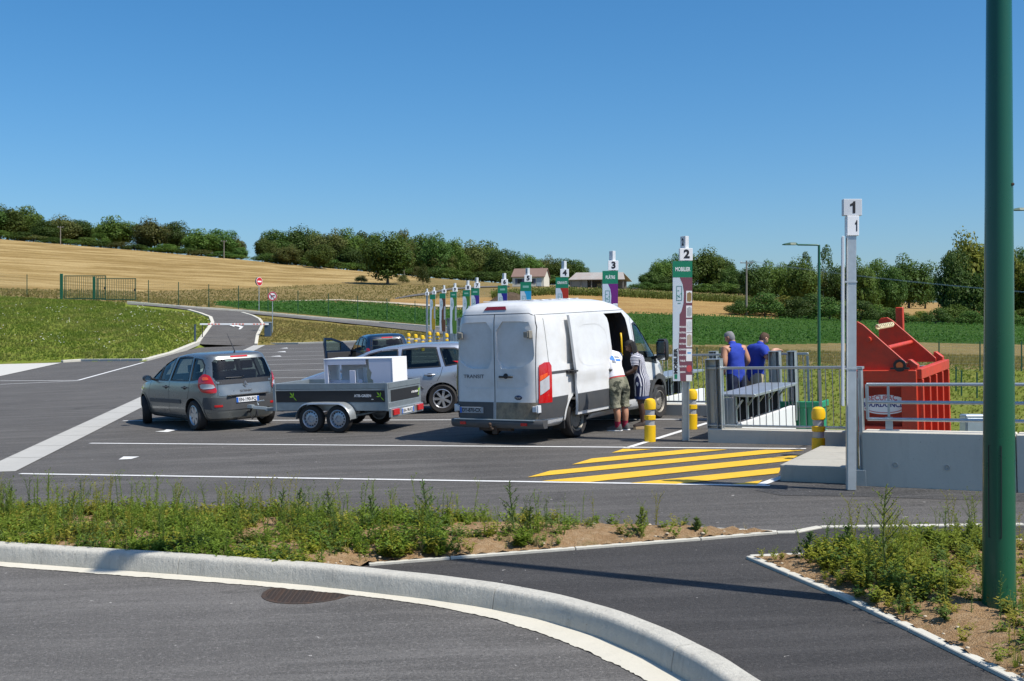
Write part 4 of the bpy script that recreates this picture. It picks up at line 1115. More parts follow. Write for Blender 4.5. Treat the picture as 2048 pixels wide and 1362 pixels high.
# ------------------------------------------------------------------ vehicles
def outline(xr, xf, hw, nr, nf, z, n=72, keel=0.0):
    """superellipse-like plan outline of a body at height z"""
    pts = []
    xc = (xr+xf)/2; a = (xf-xr)/2
    for i in range(n):
        t = 2*math.pi*(i+.5)/n; c, s = math.cos(t), math.sin(t)
        e = nf if c > 0 else nr
        x = xc+a*math.copysign(abs(c)**(2/e), c); y = hw*math.copysign(abs(s)**(2/e), s)
        pts.append((x, y, z))
    return pts
def shell(levels, n=72):
    """levels: (z, xr, xf, hw, nr, nf) from bottom to top"""
    mb = MB(); mb.loft([outline(l[1], l[2], l[3], l[4], l[5], l[0], n) for l in levels]); return mb
def dense(levels, k=3):
    L = np.array(levels, float); z = L[:, 0]; out = []
    for a, b in zip(L[:-1], L[1:]):
        for i in range(k): out.append(a+(b-a)*i/k)
    out.append(L[-1]); return [tuple(r) for r in out]
def bvh_of(me):
    return BVHTree.FromPolygons([v.co.copy() for v in me.vertices], [list(p.vertices) for p in me.polygons])
def shoot(bvh, u, v, ax, off):
    """project (u, v) onto the body from side ax: y+ y- x+ x- z+"""
    S = 9
    o, d = {'y+': (Vector((u, S, v)), Vector((0, -1, 0))), 'y-': (Vector((u, -S, v)), Vector((0, 1, 0))),
            'x+': (Vector((S, u, v)), Vector((-1, 0, 0))), 'x-': (Vector((-S, u, v)), Vector((1, 0, 0))), 'z+': (Vector((u, v, S)), Vector((0, 0, -1)))}[ax]
    h = bvh.ray_cast(o, d)
    if h[0] is None: return None
    n = h[1] if h[1].dot(d) < 0 else -h[1]
    return h[0]+n*off
def smooth_poly(poly, it=1):
    for _ in range(it):
        q = []
        for a, b in zip(poly, poly[1:]+poly[:1]):
            q += [(a[0]*.8+b[0]*.2, a[1]*.8+b[1]*.2), (a[0]*.2+b[0]*.8, a[1]*.2+b[1]*.8)]
        poly = q
    return poly
def patch(mb, bvh, poly, ax, off, res=.05, skirt=.012):
    P = [Vector(p) for p in poly]; pts = []
    for a, b in zip(P, P[1:]+P[:1]):
        k = max(1, int((b-a).length/res))
        for i in range(k): pts.append(a.lerp(b, i/k))
    nb = len(pts)
    x0, x1 = min(p.x for p in pts), max(p.x for p in pts); y0, y1 = min(p.y for p in pts), max(p.y for p in pts)
    yy = y0+res*.5
    while yy < y1:
        xx = x0+res*.5
        while xx < x1: pts.append(Vector((xx, yy))); xx += res
        yy += res
    r = delaunay_2d_cdt(pts, [], [list(range(nb))], 1, 1e-6)
    vs, ok = [], []
    for v in r[0]:
        h = shoot(bvh, v.x, v.y, ax, off); ok.append(h is not None); vs.append(h or Vector((0, 0, 0)))
    fs = [list(f) for f in r[2] if all(ok[i] for i in f)]
    if skirt:
        ed = {}
        for f in fs:
            for i in range(len(f)):
                k = (f[i], f[(i+1) % len(f)]); ed[k] = 1
        base = len(vs); low = {}
        for (a, b) in list(ed):
            if (b, a) not in ed:
                for i in (a, b):
                    if i not in low:
                        q = shoot(bvh, r[0][i].x, r[0][i].y, ax, off-skirt); low[i] = len(vs); vs.append(q)
                fs.append([b, a, low[a], low[b]])
    return mb.add(vs, fs)
def ribbon(mb, bvh, line, w, ax, off=.0025, res=.05, closed=False):
    P = [Vector(p) for p in line]
    if closed: P.append(P[0])
    pts = []
    for a, b in zip(P[:-1], P[1:]):
        k = max(1, int((b-a).length/res))
        for i in range(k): pts.append(a.lerp(b, i/k))
    pts.append(P[-1]); vs, fs = [], []; last = None
    for i, p in enumerate(pts):
        d = pts[min(i+1, len(pts)-1)]-pts[max(i-1, 0)]
        if closed and i in (0, len(pts)-1): d = pts[1]-pts[-2]
        if d.length < 1e-9: continue
        d.normalize(); n = Vector((-d.y, d.x))*w/2
        a, b = shoot(bvh, *(p+n), ax, off), shoot(bvh, *(p-n), ax, off)
        if a is None or b is None: last = None; continue
        vs += [a, b]; k = len(vs)
        if last is not None: fs.append((k-4, k-3, k-1, k-2))
        last = k
    return mb.add(vs, fs)
def cyl_y(x, z, r, y0, y1, n=32):
    mb = MB(); mb.lathe([(r, y0), (r, y1)], n, caps=True, M=Matrix(((1,0,0,x),(0,0,1,0),(0,-1,0,z),(0,0,0,1)))); return mb
def cutter(mb, mat):
    me = mb.mesh('cut', [mat])
    bm = bmesh.new(); bm.from_mesh(me); bmesh.ops.recalc_face_normals(bm, faces=bm.faces); bm.to_mesh(me); bm.free(); return me
def side_prism(poly, y0, y1):
    mb = MB(); mb.prism(poly, y0, y1, YF); return mb
XF_ = Matrix(((0,0,1,0),(1,0,0,0),(0,1,0,0),(0,0,0,1)))      # local (y, z, depth x)
def end_prism(poly, x0, x1):
    mb = MB(); mb.prism(poly, x0, x1, XF_); return mb
def wrap(t, lv, poly, side, mat, name, off=.014, res=.03):
    """lens following the body round the rear corner; poly in (s, z), s = arc length from the middle of the tail"""
    L = np.array(lv, float)
    def at(sv, z):
        l = [np.interp(z, L[:, 0], L[:, i]) for i in range(1, 6)]
        xr, xf, hw, nr, nf = l; xc = (xr+xf)/2; a = (xf-xr)/2
        P = []
        for i in range(161):
            th = math.pi-(i/160.)**1.0*(math.pi/2)*.999
            P.append((xc-a*abs(math.cos(th))**(2/nr), hw*abs(math.sin(th))**(2/nr)))
        acc = 0
        for p, q in zip(P[:-1], P[1:]):
            d = math.hypot(q[0]-p[0], q[1]-p[1])
            if acc+d >= sv:
                u = (sv-acc)/d; tx, ty = (q[0]-p[0])/d, (q[1]-p[1])/d
                return Vector((p[0]+(q[0]-p[0])*u-ty*off, side*(p[1]+(q[1]-p[1])*u+tx*off*1.0), z))
            acc += d
        return Vector((xc, side*hw, z))
    P = [Vector(p) for p in poly]; pts = []
    for a, b in zip(P, P[1:]+P[:1]):
        k = max(1, int((b-a).length/res))
        for i in range(k): pts.append(a.lerp(b, i/k))
    nb = len(pts); y = min(p.y for p in pts)+res/2
    while y < max(p.y for p in pts):
        x = min(p.x for p in pts)+res/2
        while x < max(p.x for p in pts): pts.append(Vector((x, y))); x += res
        y += res
    r = delaunay_2d_cdt(pts, [], [list(range(nb))], 1, 1e-6)
    mb = MB(); mb.add([at(v.x, v.y) for v in r[0]], [list(f) if side < 0 else list(f)[::-1] for f in r[2]])
    return mb.build(name, M_[mat] if isinstance(mat, str) else mat, t, 60)
WH = {}
def wheel(parent, x, y, r, w, style, side, steer=0.0, tz=None):
    """tyre with rim as its sub-part; side = +1 left, -1 right"""
    key = (r, w, style)
    if key not in WH:
        mb = MB(); rr = r*.66
        mb.lathe([(rr, -w*.42), (r*.90, -w*.5), (r*.975, -w*.40), (r, -w*.28), (r, w*.28), (r*.975, w*.40), (r*.90, w*.5), (rr, w*.42)], 40, closed=True)
        ty = mb.mesh('wheel', M_['tyre'], 50)
        mb = MB()
        mb.lathe([(rr*1.01, w*.44), (rr*.95, w*.46), (rr*.90, w*.40), (rr*.84, w*.10), (rr*.86, -w*.42), (rr*1.01, -w*.42)], 36)
        rm = {'alloy': 'alloy', 'seven': 'alloy', 'cap': 'alloy', 'steel': 'steel_rim', 'van': 'rim_dull'}[style]
        if style == 'steel':
            mb.lathe([(rr*.86, w*.16), (rr*.60, w*.30), (rr*.34, w*.30), (rr*.30, w*.20), (0, w*.20)], 36)
            for i in range(5):
                a = i*1.2566; mb.lathe([(.011, 0), (.011, .02), (0, .02)], 6, Matrix.Translation((.07*math.cos(a), .07*math.sin(a), w*.29)))
        elif style == 'van':
            mb.lathe([(rr*.90, w*.22), (rr*.55, w*.34), (rr*.3, w*.34), (rr*.25, w*.40), (0, w*.40)], 36)
        else:
            k = {'alloy': 7, 'seven': 7, 'cap': 6}[style]; hwid = .36 if style == 'cap' else .30
            mb.lathe([(rr*.26, w*.25), (rr*.24, w*.36), (0, w*.38)], 24)
            for i in range(k):
                a = 2*math.pi*i/k; T = Matrix.Rotation(a, 4, 'Z'); b0, b1 = rr*.15, rr*.93
                d0, d1 = hwid*rr*.35, hwid*rr*(.95 if style == 'cap' else .50)
                mb.prism([(b0, -d0), (b1, -d1), (b1, d1), (b0, d0)], w*.27, w*.36, T)
        ri = mb.mesh('rim', M_[rm], 40)
        mb = MB()
        if style == 'steel':
            for i in range(14):
                a = i*2*math.pi/14; mb.lathe([(.017, 0), (0, .001)], 8, Matrix.Translation((rr*.74*math.cos(a), rr*.74*math.sin(a), w*.245)) @ Matrix.Rotation(a, 4, 'Z') @ Matrix.Rotation(R(24), 4, 'Y'))
            hb = mb.mesh('vent_hole', M_['black'])
        else:
            mb.lathe([(rr*.84, w*.05), (0, w*.05)], 28); hb = mb.mesh('brake_disc', M_['inter'])
        if style == 'van':
            mb = MB()
            for i in range(20):
                a = i*2*math.pi/20; T = Matrix.Rotation(a, 4, 'Z'); mb.prism([(rr*.60, -.012), (rr*.84, -.016), (rr*.84, .016), (rr*.60, .012)], w*.27, w*.30, T)
            hb = mb.mesh('vent_slot', M_['ink'])
        WH[key] = (ty, ri, hb)
    ty, ri, hb = WH[key]
    q = link('wheel', ty, parent)
    m = Matrix.Translation((x, y, r)) @ Matrix.Rotation(steer, 4, 'Z') @ Matrix.Rotation(R(-90*side), 4, 'X')
    q.matrix_local = m
    link('rim', ri, q); h = link(hb.name.split('.')[0], hb, q)
    if style == 'steel': h['kind'] = 'stuff'
    return q
def plate(parent, m, txt, white='plate', name='number_plate', w=.52, h=.11, blue=True):
    mb = MB(); mb.box((0, 0, 0), (.012, w, h)); p = bbuild(mb, name, M_[white], parent, .004, m)
    if blue:
        for s in ((-1, 1) if white == 'plate' else (-1,)):
            mb = MB(); mb.box((-.0066, -s*(w/2-.025), 0), (.002, .045, h*.94)); mb.build('blue_band', M_['plate_b'], p)
    T = Matrix.Translation((-.0075, 0, -.002)) @ Matrix.Rotation(R(-90), 4, 'Z') @ FACE
    text('lettering', txt, .098, p, T, M_['ink'], .002, sx=.86)
    return p
def seat(parent, x, y, z0, h=.62, head=True):
    mb = MB(); mb.box((x+.16, y, z0+.08), (.5, .46, .16)); mb.box((x-.12, y, z0+h/2+.1), (.14, .46, h)); 
    o = bbuild(mb, 'seat', M_['seat'], parent, .05, seg=2)
    if head:
        mb = MB(); mb.box((x-.15, y, z0+h+.22), (.10, .26, .17)); bbuild(mb, 'headrest', M_['seat'], o, .03, seg=2)
        mb = MB(); mb.tube([(x-.15, y-.06, z0+h+.05), (x-.15, y-.06, z0+h+.16)], .007, 5); mb.tube([(x-.15, y+.06, z0+h+.05), (x-.15, y+.06, z0+h+.16)], .007, 5); mb.build('headrest_rod', M_['galv'], o)
def grow(poly, k):
    cx = sum(p[0] for p in poly)/len(poly); cy = sum(p[1] for p in poly)/len(poly)
    out = []
    for i, p in enumerate(poly):
        a = Vector(poly[i-1]); b = Vector(poly[(i+1) % len(poly)]); p = Vector(p)
        n1 = (p-a).normalized(); n2 = (b-p).normalized(); n = Vector((n1.y+n2.y, -n1.x-n2.x))
        n = n.normalized() if n.length > 1e-6 else Vector((0, 0))
        out.append(tuple(p+n*k))
    return out
def car(name, m, label, cat, levels, paint, wheels, wr, ww, style, swin, rwin, fwin, cav, arch=.06, steer=0.0, gl='glass', pre=None, seats=()):
    """swin: side windows (x,z polygons, ccw seen from the right side), rwin/fwin: (y,z) polygons"""
    t = empty(name, m, label, cat)
    me = cutter(shell(dense(levels)), paint)
    bv = bvh_of(me)
    cuts = []
    for x in wheels:
        for s in (-1, 1):
            cuts.append(cutter(cyl_y(x, wr+.02, wr+arch, s*.48, s*1.3), M_['black']))
    cuts.append(cutter(shell([(z, a, b, h, 5, 4) for z, a, b, h in cav], 40), M_['inter']))
    for p in swin: cuts.append(cutter(side_prism(p, -1.3, 1.3), M_['blackp']))
    if rwin: cuts.append(cutter(end_prism(rwin, -3.0, .45), M_['blackp']))
    if fwin: cuts.append(cutter(end_prism(fwin, 1.3, 6.0), M_['blackp']))
    if pre: cuts += pre
    me2 = boolean(me, cuts); me2.name = 'body'; finish(me2, 38)
    body = link('body', me2, t)
    for p in swin:
        for ax in ('y+', 'y-'):
            mb = MB(); patch(mb, bv, p, ax, -.010, .08, 0); mb.build('window', M_[gl], t, 180)
            mb = MB(); ribbon(mb, bv, grow(p, .012), .030, ax, .003, .06, True); mb.build('window_trim', M_['blackp'], t)
    if rwin: mb = MB(); patch(mb, bv, grow(rwin, .01), 'x-', -.006, .08, 0); mb.build('rear_window', M_[gl], t, 180)
    if fwin: mb = MB(); patch(mb, bv, grow(fwin, .01), 'x+', -.006, .08, 0); mb.build('windscreen', M_[gl], t, 180)
    for i, x in enumerate(wheels):
        for s in (-1, 1):
            hwm = max(l[3] for l in levels)
            wheel(t, x, s*(hwm-ww/2-.02), wr, ww, style, s, steer if i == 1 else 0)
    for s in seats: seat(t, *s)
    return t, bv, body
def seam(t, bv, line, ax, w=.009, name='panel_gap', mat='ink'):
    mb = MB(); ribbon(mb, bv, line, w, ax); return mb.build(name, M_[mat], t)
def trim(t, bv, poly, ax, mat, name, off=.006, sm=0, res=.04, skirt=.012):
    mb = MB(); patch(mb, bv, smooth_poly(poly, sm) if sm else poly, ax, off, res, skirt); return mb.build(name, mat if not isinstance(mat, str) else M_[mat], t, 60)
def arch_lip(t, bv, x, r, s, paint, w=.035):
    ax = 'y+' if s > 0 else 'y-'
    pts = [(x+r*math.cos(a), r*.0+WR_+r*math.sin(a)) for a in [R(d) for d in range(-12, 193, 6)]]
    mb = MB(); ribbon(mb, bv, pts, w, ax, .010); ribbon(mb, bv, [(x+(r+w*.5)*math.cos(a), WR_+(r+w*.5)*math.sin(a)) for a in [R(d) for d in range(-12, 193, 6)]], .01, ax, .004)
    mb.build('wheel_arch', paint, t, 60)
def mirror(t, x, y, z, s, mat, w=.13, h=.15, d=.19):
    mb = MB(); rings = []
    for u, k in ((0, .55), (.25, .9), (.6, 1.), (1, .9)):
        c = Vector((x+.10-.16*u, y+s*(.06+d/2), z)); rings.append([c+Vector((0, k*d/2*math.cos(a), k*h/2*math.sin(a)*1.0)) for a in [2*math.pi*i/16 for i in range(16)]])
    mb.loft(rings); mb.tube([(x+.06, y-s*.03, z-.03), (x+.03, y+s*.09, z-.01)], .03, 8); o = mb.build('door_mirror', mat, t, 50)
    mb = MB(); mb.lathe([(0, 0), (1, 0)], 20, Matrix.Translation((x-.062, y+s*(.06+d/2), z)) @ Matrix.Rotation(R(-90), 4, 'Y') @ Matrix.Diagonal((h*.40, d*.40, 1, 1))); mb.build('mirror_glass', M_['mirror'], o)
def handle(t, bv, x, z, ax, mat, w=.20):
    mb = MB(); s = 1 if ax == 'y+' else -1; c = shoot(bv, x, z, ax, .0)
    mb.tube([(x-w/2, c.y-s*.01, z), (x-w/2+.02, c.y+s*.03, z), (x+w/2-.02, c.y+s*.03, z), (x+w/2, c.y-s*.01, z)], .016, 8); mb.build('door_handle', mat, t, 60)
    mb = MB(); patch(mb, bv, smooth_poly([(x-.06, z-.045), (x+.06, z-.045), (x+.06, z+.03), (x-.06, z+.03)], 2), ax, .002, .03, 0); mb.build('handle_recess', M_['inter'], t)

# ---- grey people carrier with the trailer
PG = pm('grey_green_metallic', (.245,.262,.256), .28, .7, .03, 2, coat=.6)
WR_ = .317
lv = [(.20, -.62, 3.38, .76, 5, 4), (.26, -.71, 3.46, .84, 5, 4), (.40, -.745, 3.51, .89, 5, 3.6), (.62, -.75, 3.51, .905, 5, 3.4), (.72, -.745, 3.46, .905, 5, 3.4),
      (.82, -.715, 3.36, .90, 5.5, 3.6), (.92, -.69, 3.10, .89, 5.5, 4), (1.0, -.67, 2.72, .875, 6, 5), (1.06, -.655, 2.45, .855, 6, 6), (1.20, -.60, 2.17, .81, 6, 6),
      (1.35, -.535, 1.86, .755, 6, 6), (1.48, -.47, 1.52, .705, 6, 5), (1.545, -.43, 1.25, .675, 6, 4.5), (1.585, -.36, .98, .62, 5, 4), (1.61, -.15, .70, .50, 4, 4), (1.622, .1, .45, .25, 3, 3)]
cx_, cy_ = G(400, 860); hd = R(90+39.5)
fw = Vector((math.cos(hd), math.sin(hd))); lf = Vector((-fw.y, fw.x))
o2 = Vector((cx_, cy_))-lf*.78
side = [[(1.22, 1.035), (1.62, 1.03), (1.98, 1.03), (1.62, 1.36), (1.28, 1.485), (1.06, 1.50)], [(.20, 1.05), (1.10, 1.035), (.98, 1.50), (.62, 1.525), (.28, 1.51)], [(-.30, 1.10), (.10, 1.055), (.18, 1.50), (-.16, 1.47), (-.30, 1.36)]]
side.append([(1.72, 1.03), (2.16, 1.03), (2.0, 1.13), (1.72, 1.33)]); side[0] = [(1.22, 1.035), (1.66, 1.03), (1.66, 1.36), (1.34, 1.485), (1.10, 1.505)]
rw = [(-.62, 1.05), (.62, 1.05), (.66, 1.12), (.60, 1.42), (.55, 1.47), (-.55, 1.47), (-.60, 1.42), (-.66, 1.12)]
fwn = [(-.66, 1.10), (.66, 1.10), (.56, 1.45), (-.56, 1.45)]
mv, bv, body = car('minivan', on_lot(o2.x, o2.y, hd) @ Matrix.Scale(1.05, 4), 'grey-green people carrier towing the trailer, its left windows open', 'car', lv, PG, (0, 2.685), .317, .205, 'cap',
    side, rw, fwn, [(.38, -.50, 2.3, .70), (1.0, -.52, 2.3, .78), (1.10, -.50, 2.2, .76), (1.35, -.42, 1.72, .68), (1.52, -.34, 1.15, .60)], .055, R(-22), 'glass',
    None, [(1.1, .38, .42), (1.1, -.38, .42), (.2, .42, .48), (.2, 0, .48), (.2, -.42, .48)])
mb = MB(); mb.box((1.95, 0, .85), (.5, 1.4, .25)); d_ = bbuild(mb, 'dashboard', M_['inter'], mv, .05)
mb = MB(); mb.lathe([(.18, -.012), (.195, 0), (.18, .012), (.165, 0)], 20, Matrix.Translation((1.62, .38, .92)) @ Matrix.Rotation(R(-60), 4, 'Y'), closed=True); mb.build('steering_wheel', M_['blackp'], mv)
for ax in ('y+', 'y-'):
    for ln in ([(1.18, .30), (1.15, .6), (1.14, 1.02)], [(.36, .52), (.22, .66), (.14, .85), (.13, 1.04)], [(2.28, .45), (2.26, .75), (2.16, 1.02)], [(.4, .29), (2.2, .28)]): seam(mv, bv, ln, ax)
    trim(mv, bv, [(.55, .55), (2.2, .53), (2.2, .61), (.55, .635)], ax, 'greyp', 'rubbing_strip', .014, 0, .06)
    for x in (0, 2.685): arch_lip(mv, bv, x, .385, 1 if ax == 'y+' else -1, PG)
    handle(mv, bv, .34, .90, ax, M_['greyp']); handle(mv, bv, 1.30, .89, ax, M_['greyp'])
    mirror(mv, 2.02, (.86 if ax == 'y+' else -.86), 1.06, 1 if ax == 'y+' else -1, M_['blackp'])
# tailgate, bumper, lamps
trim(mv, bv, [(-.70, .43), (.70, .43), (.73, .50), (.72, .70), (-.72, .70), (-.73, .50)], 'x-', 'greyp', 'rear_bumper_pad', .012)
for s, ax in ((1, 'y+'), (-1, 'y-')): trim(mv, bv, [(-.66, .44), (-.40, .46), (-.36, .58), (-.40, .70), (-.66, .70)], ax, 'greyp', 'bumper_corner', .008)
for ln in ([(-.62, .72), (-.60, .95), (-.66, 1.04)], [(.62, .72), (.60, .95), (.66, 1.04)], [(-.60, .72), (.60, .72)]): seam(mv, bv, ln, 'x-')
mb = MB(); ribbon(mb, bv, grow(rw, .05), .10, 'x-', .003, .05, True); mb.build('window_surround', M_['blackp'], mv, 60)
for s in (-1, 1):
    L = wrap(mv, lv, smooth_poly([(.62, .80), (.80, .79), (1.02, .82), (1.10, .95), (1.06, 1.10), (.86, 1.20), (.72, 1.16), (.68, 1.02)]), s, 'redlens', 'tail_lamp')
    wrap(L, lv, smooth_poly([(.65, .89), (1.0, .88), (1.02, .985), (.69, .985)]), s, 'whitelens', 'reversing_lens', .020)
    wrap(L, lv, smooth_poly([(.76, 1.07), (.94, 1.06), (.92, 1.13), (.78, 1.13)]), s, 'orangelens', 'indicator_lens', .020)
    trim(mv, bv, [(s*.54, .50), (s*.68, .50), (s*.68, .545), (s*.54, .545)][::s], 'x-', 'redlens', 'reflector', .018, 0, .03)
trim(mv, bv, [(-.20, 1.505), (.20, 1.505), (.19, 1.535), (-.19, 1.535)], 'x-', 'redlens', 'brake_lamp', .012, 0, .03)
xx = shoot(bv, 0, .64, 'x-', .0).x
plate(mv, Matrix.Translation((xx-.022, 0, .625)), 'EN-190-FQ')
mb = MB(); mb.box((xx-.02, 0, .725), (.05, .9, .03)); bbuild(mb, 'tailgate_lip', M_['ink'], mv, .01)
q = shoot(bv, .0, .925, 'x-', .004)
mb = MB()
for a in (.075, .045):
    mb.tube([(q.x-.006, 0, q.z+a), (q.x-.006, a*.62, q.z), (q.x-.006, 0, q.z-a), (q.x-.006, -a*.62, q.z), (q.x-.006, 0, q.z+a)], .010, 6)
mb.build('badge', M_['alloy'], mv, 60)
q = shoot(bv, .0, .80, 'x-', .004); text('lettering', 'SCENIC', .075, mv, Matrix.Translation((q.x-.004, 0, .80)) @ Matrix.Rotation(R(-90), 4, 'Z') @ FACE, M_['ink_g'], .001, sx=1.1)
q = shoot(bv, .05, 1.08, 'x-', .02); r2 = shoot(bv, .42, 1.09, 'x-', .02)
mb = MB(); mb.tube([q+Vector((-.01, -.02, .03)), q, r2], [.028, .014, .008], 8); mb.build('rear_wiper', M_['greyp'], mv, 60)
q = shoot(bv, -.25, 0, 'z+', 0); mb = MB(); mb.tube([q, q+Vector((-.02, 0, .04)), q+Vector((.30, 0, .40))], [.022, .012, .004], 6); mb.build('aerial', M_['blackp'], mv)
for s in (-1, 1): trim(mv, bv, [(s*.50, .66), (s*.80, .68), (s*.86, .86), (s*.62, .86)][::s], 'x+', 'whitelens', 'headlamp', .008, 1, .04)
mb = MB(); mb.tube([(-.70, 0, .36), (-.86, 0, .36), (-.90, 0, .40), (-.90, 0, .44)], .02, 8); mb.lathe([(0, -.03), (.025, -.015), (.028, .0), (.02, .02), (0, .028)], 12, Matrix.Translation((-.90, 0, .46))); mb.build('tow_ball', M_['blackp'], mv, 60)
ball = mv.matrix_world @ Vector((-.90, 0, .46))

# ---- tandem trailer
th = math.atan2(.40, -.917)
fw = Vector((math.cos(th), math.sin(th))); lf = Vector((-fw.y, fw.x))
wl = Vector((-3.86, 24.45))                           # middle of the two left wheels on the ground
c2 = wl-lf*.84
t = empty('trailer', on_lot(c2.x, c2.y, th), 'galvanised tandem trailer with dark side banners hitched to the grey car', 'trailer')
LB, WB = 2.80, 1.36; X0, X1 = -1.42, 1.38; Zb, Zt = .46, 1.0
mb = MB(); mb.box(((X0+X1)/2, 0, Zb+.012), (LB-.02, WB-.02, .024)); mb.build('floor', M_['galv_d'], t)
for s in (-1, 1):
    y = s*WB/2
    mb = MB(); mb.box(((X0+X1)/2, y, Zb+.06), (LB, .03, .17)); mb.box(((X0+X1)/2, y, Zt-.05), (LB, .035, .12)); mb.box(((X0+X1)/2, y, .74), (LB, .018, .42)); mb.box(((X0+X1)/2, y+s*.012, .865), (LB, .02, .02)); bbuild(mb, 'side_board', M_['galv_t'], t, .006)
    mb = MB(); mb.box(((X0+X1)/2, y+s*.012, .735), (LB-.12, .008, .235)); bn = mb.build('banner', pm('dark_banner', (.020,.020,.023), .4, 0, .4, 5), t)
    if s > 0:
        Tm = Matrix.Rotation(R(180), 4, 'Z') @ FACE
        M_['lime'] = pm('lime_print', (.33,.62,.02), .5)
        text('lettering', 'ATIS-GREEN', .075, bn, Matrix.Translation((-.82, y+.018, .745)) @ Tm, M_['board_w'], .002)
        text('lettering', 'com', .030, bn, Matrix.Translation((-1.05, y+.018, .675)) @ Tm, M_['board_w'], .001)
        for xx in (.88, -1.24):
            mb = MB()
            for a, b_, l in ((30, .016, .13), (75, .013, .10), (-20, .013, .10), (205, .010, .12)):
                d = Vector((math.cos(R(a+20)), 0, math.sin(R(a+20)))); n = Vector((-d.z, 0, d.x))
                mb.poly([Vector((xx, y+.0175+.0004*a/30, .73))+v for v in (n*.003, d*l*.6+n*b_, d*l, d*l*.6-n*b_, -n*.003)])
            mb.build('dragonfly_print', M_['lime'], bn)
    for x in (X0+.03, X1-.03):
        mb = MB(); mb.box((x, y+s*.01, .72), (.07, .05, .58)); bbuild(mb, 'corner_post', M_['galv_t'], t, .006)
    # mudguard over both wheels
    yw = s*(WB/2+.17); pr = []
    for a in range(0, 181, 10):
        c = math.cos(R(a)); pr.append((.335*(1 if c > 0 else -1)*(1 if abs(c) > .15 else abs(c)/.15)+.33*c, .30+.33*math.sin(R(a))))
    mb = MB()
    mb.loft([[(x, yw-s*.12, z), (x, yw+s*.10, z), (x, yw+s*.12, z-.03), (x, yw+s*.105, z-.03), (x, yw+s*.09, z-.015), (x, yw-s*.12, z-.015)] for x, z in pr]); mb.build('mudguard', M_['galv'], t, 40)
    for x in (.335, -.335): wheel(t, x, s*(WB/2+.165), .287, .165, 'steel', s)
for x in (.335, -.335):
    mb = MB(); mb.tube([(x, -WB/2-.1, .287), (x, WB/2+.1, .287)], .035, 8); mb.build('axle', M_['galv_d'], t, 60)
for x, nm in ((X1, 'front_board'), (X0, 'tailboard')):
    mb = MB(); mb.box((x, 0, Zb+.06), (.03, WB, .17)); mb.box((x, 0, Zt-.05), (.035, WB, .12)); mb.box((x, 0, .74), (.018, WB, .42)); tb = bbuild(mb, nm, M_['galv_t'], t, .006)
    if nm == 'tailboard':
        mb = MB(); mb.box((x-.012, 0, .735), (.008, WB-.16, .235)); mb.build('banner', M_['blackp'], tb)
        Tr = Matrix.Rotation(R(-90), 4, 'Z') @ FACE
        text('lettering', 'ATIS-GREEN', .055, tb, Matrix.Translation((x-.017, -.42, .74)) @ Tr, M_['board_w'], .002)
        mb = MB()
        for a, b_, l in ((60, .014, .11), (110, .012, .09), (240, .010, .10)):
            d = Vector((0, -math.cos(R(a)), math.sin(R(a)))); n = Vector((0, d.z, -d.y)); mb.poly([Vector((x-.018-.0004*a/30, -.60, .73))+v for v in (n*.003, d*l*.6+n*b_, d*l, d*l*.6-n*b_, -n*.003)])
        mb.build('dragonfly_print', M_['lime'], tb)
mb = MB(); mb.box((X0-.03, 0, .395), (.05, WB+.04, .19)); lb = bbuild(mb, 'lamp_board', M_['galv'], t, .006)
for s in (-1, 1):
    mb = MB(); mb.box((X0-.075, s*(WB/2-.16), .40), (.05, .24, .13)); bbuild(mb, 'tail_lamp', M_['redlens'], lb, .01)
plate(lb, Matrix.Translation((X0-.062, 0, .39)), 'EN-190-FQ')
for s in (-1, 1):
    for i in range(3):
        mb = MB(); mb.tube([(X0+.1, s*(WB/2-.04), Zt+.012), (X0+.16, s*(WB/2-.04), Zt+.03)], .006, 5)
    mb.build('latch', M_['galv'], t)
bl = t.matrix_world.inverted() @ ball
mb = MB(); mb.bar((X1-.6, 0, .40), (bl.x+.28*-1, bl.y*.6, .42), .09, .08); mb.bar((X1, .35, .42), (bl.x-.35, bl.y*.6, .42), .05, .07); mb.bar((X1, -.35, .42), (bl.x-.35, bl.y*.6, .42), .05, .07); bbuild(mb, 'drawbar', M_['galv_t'], t, .008)
mb = MB(); mb.bar((bl.x-.32, bl.y*.6, .44), (bl.x+.03, bl.y, .49), .08, .06); mb.box((bl.x, bl.y, .50), (.12, .10, .07)); mb.tube([(bl.x-.15, bl.y*.8, .52), (bl.x-.12, bl.y*.8, .60), (bl.x-.28, bl.y*.7, .62)], .015, 6); bbuild(mb, 'coupling', M_['galv_d'], t, .008)
mb = MB(); mb.tube([(bl.x-.15, bl.y, .42), (bl.x-.12, bl.y, .30), (bl.x-.02, bl.y, .22), (bl.x+.02, bl.y, .35)], .012, 6); mb.tube([(bl.x-.22, bl.y+.1, .44), (bl.x-.25, bl.y+.1, .30)], .02, 6); mb.build('safety_chain', M_['blackp'], t)
tm = t.matrix_world.copy()
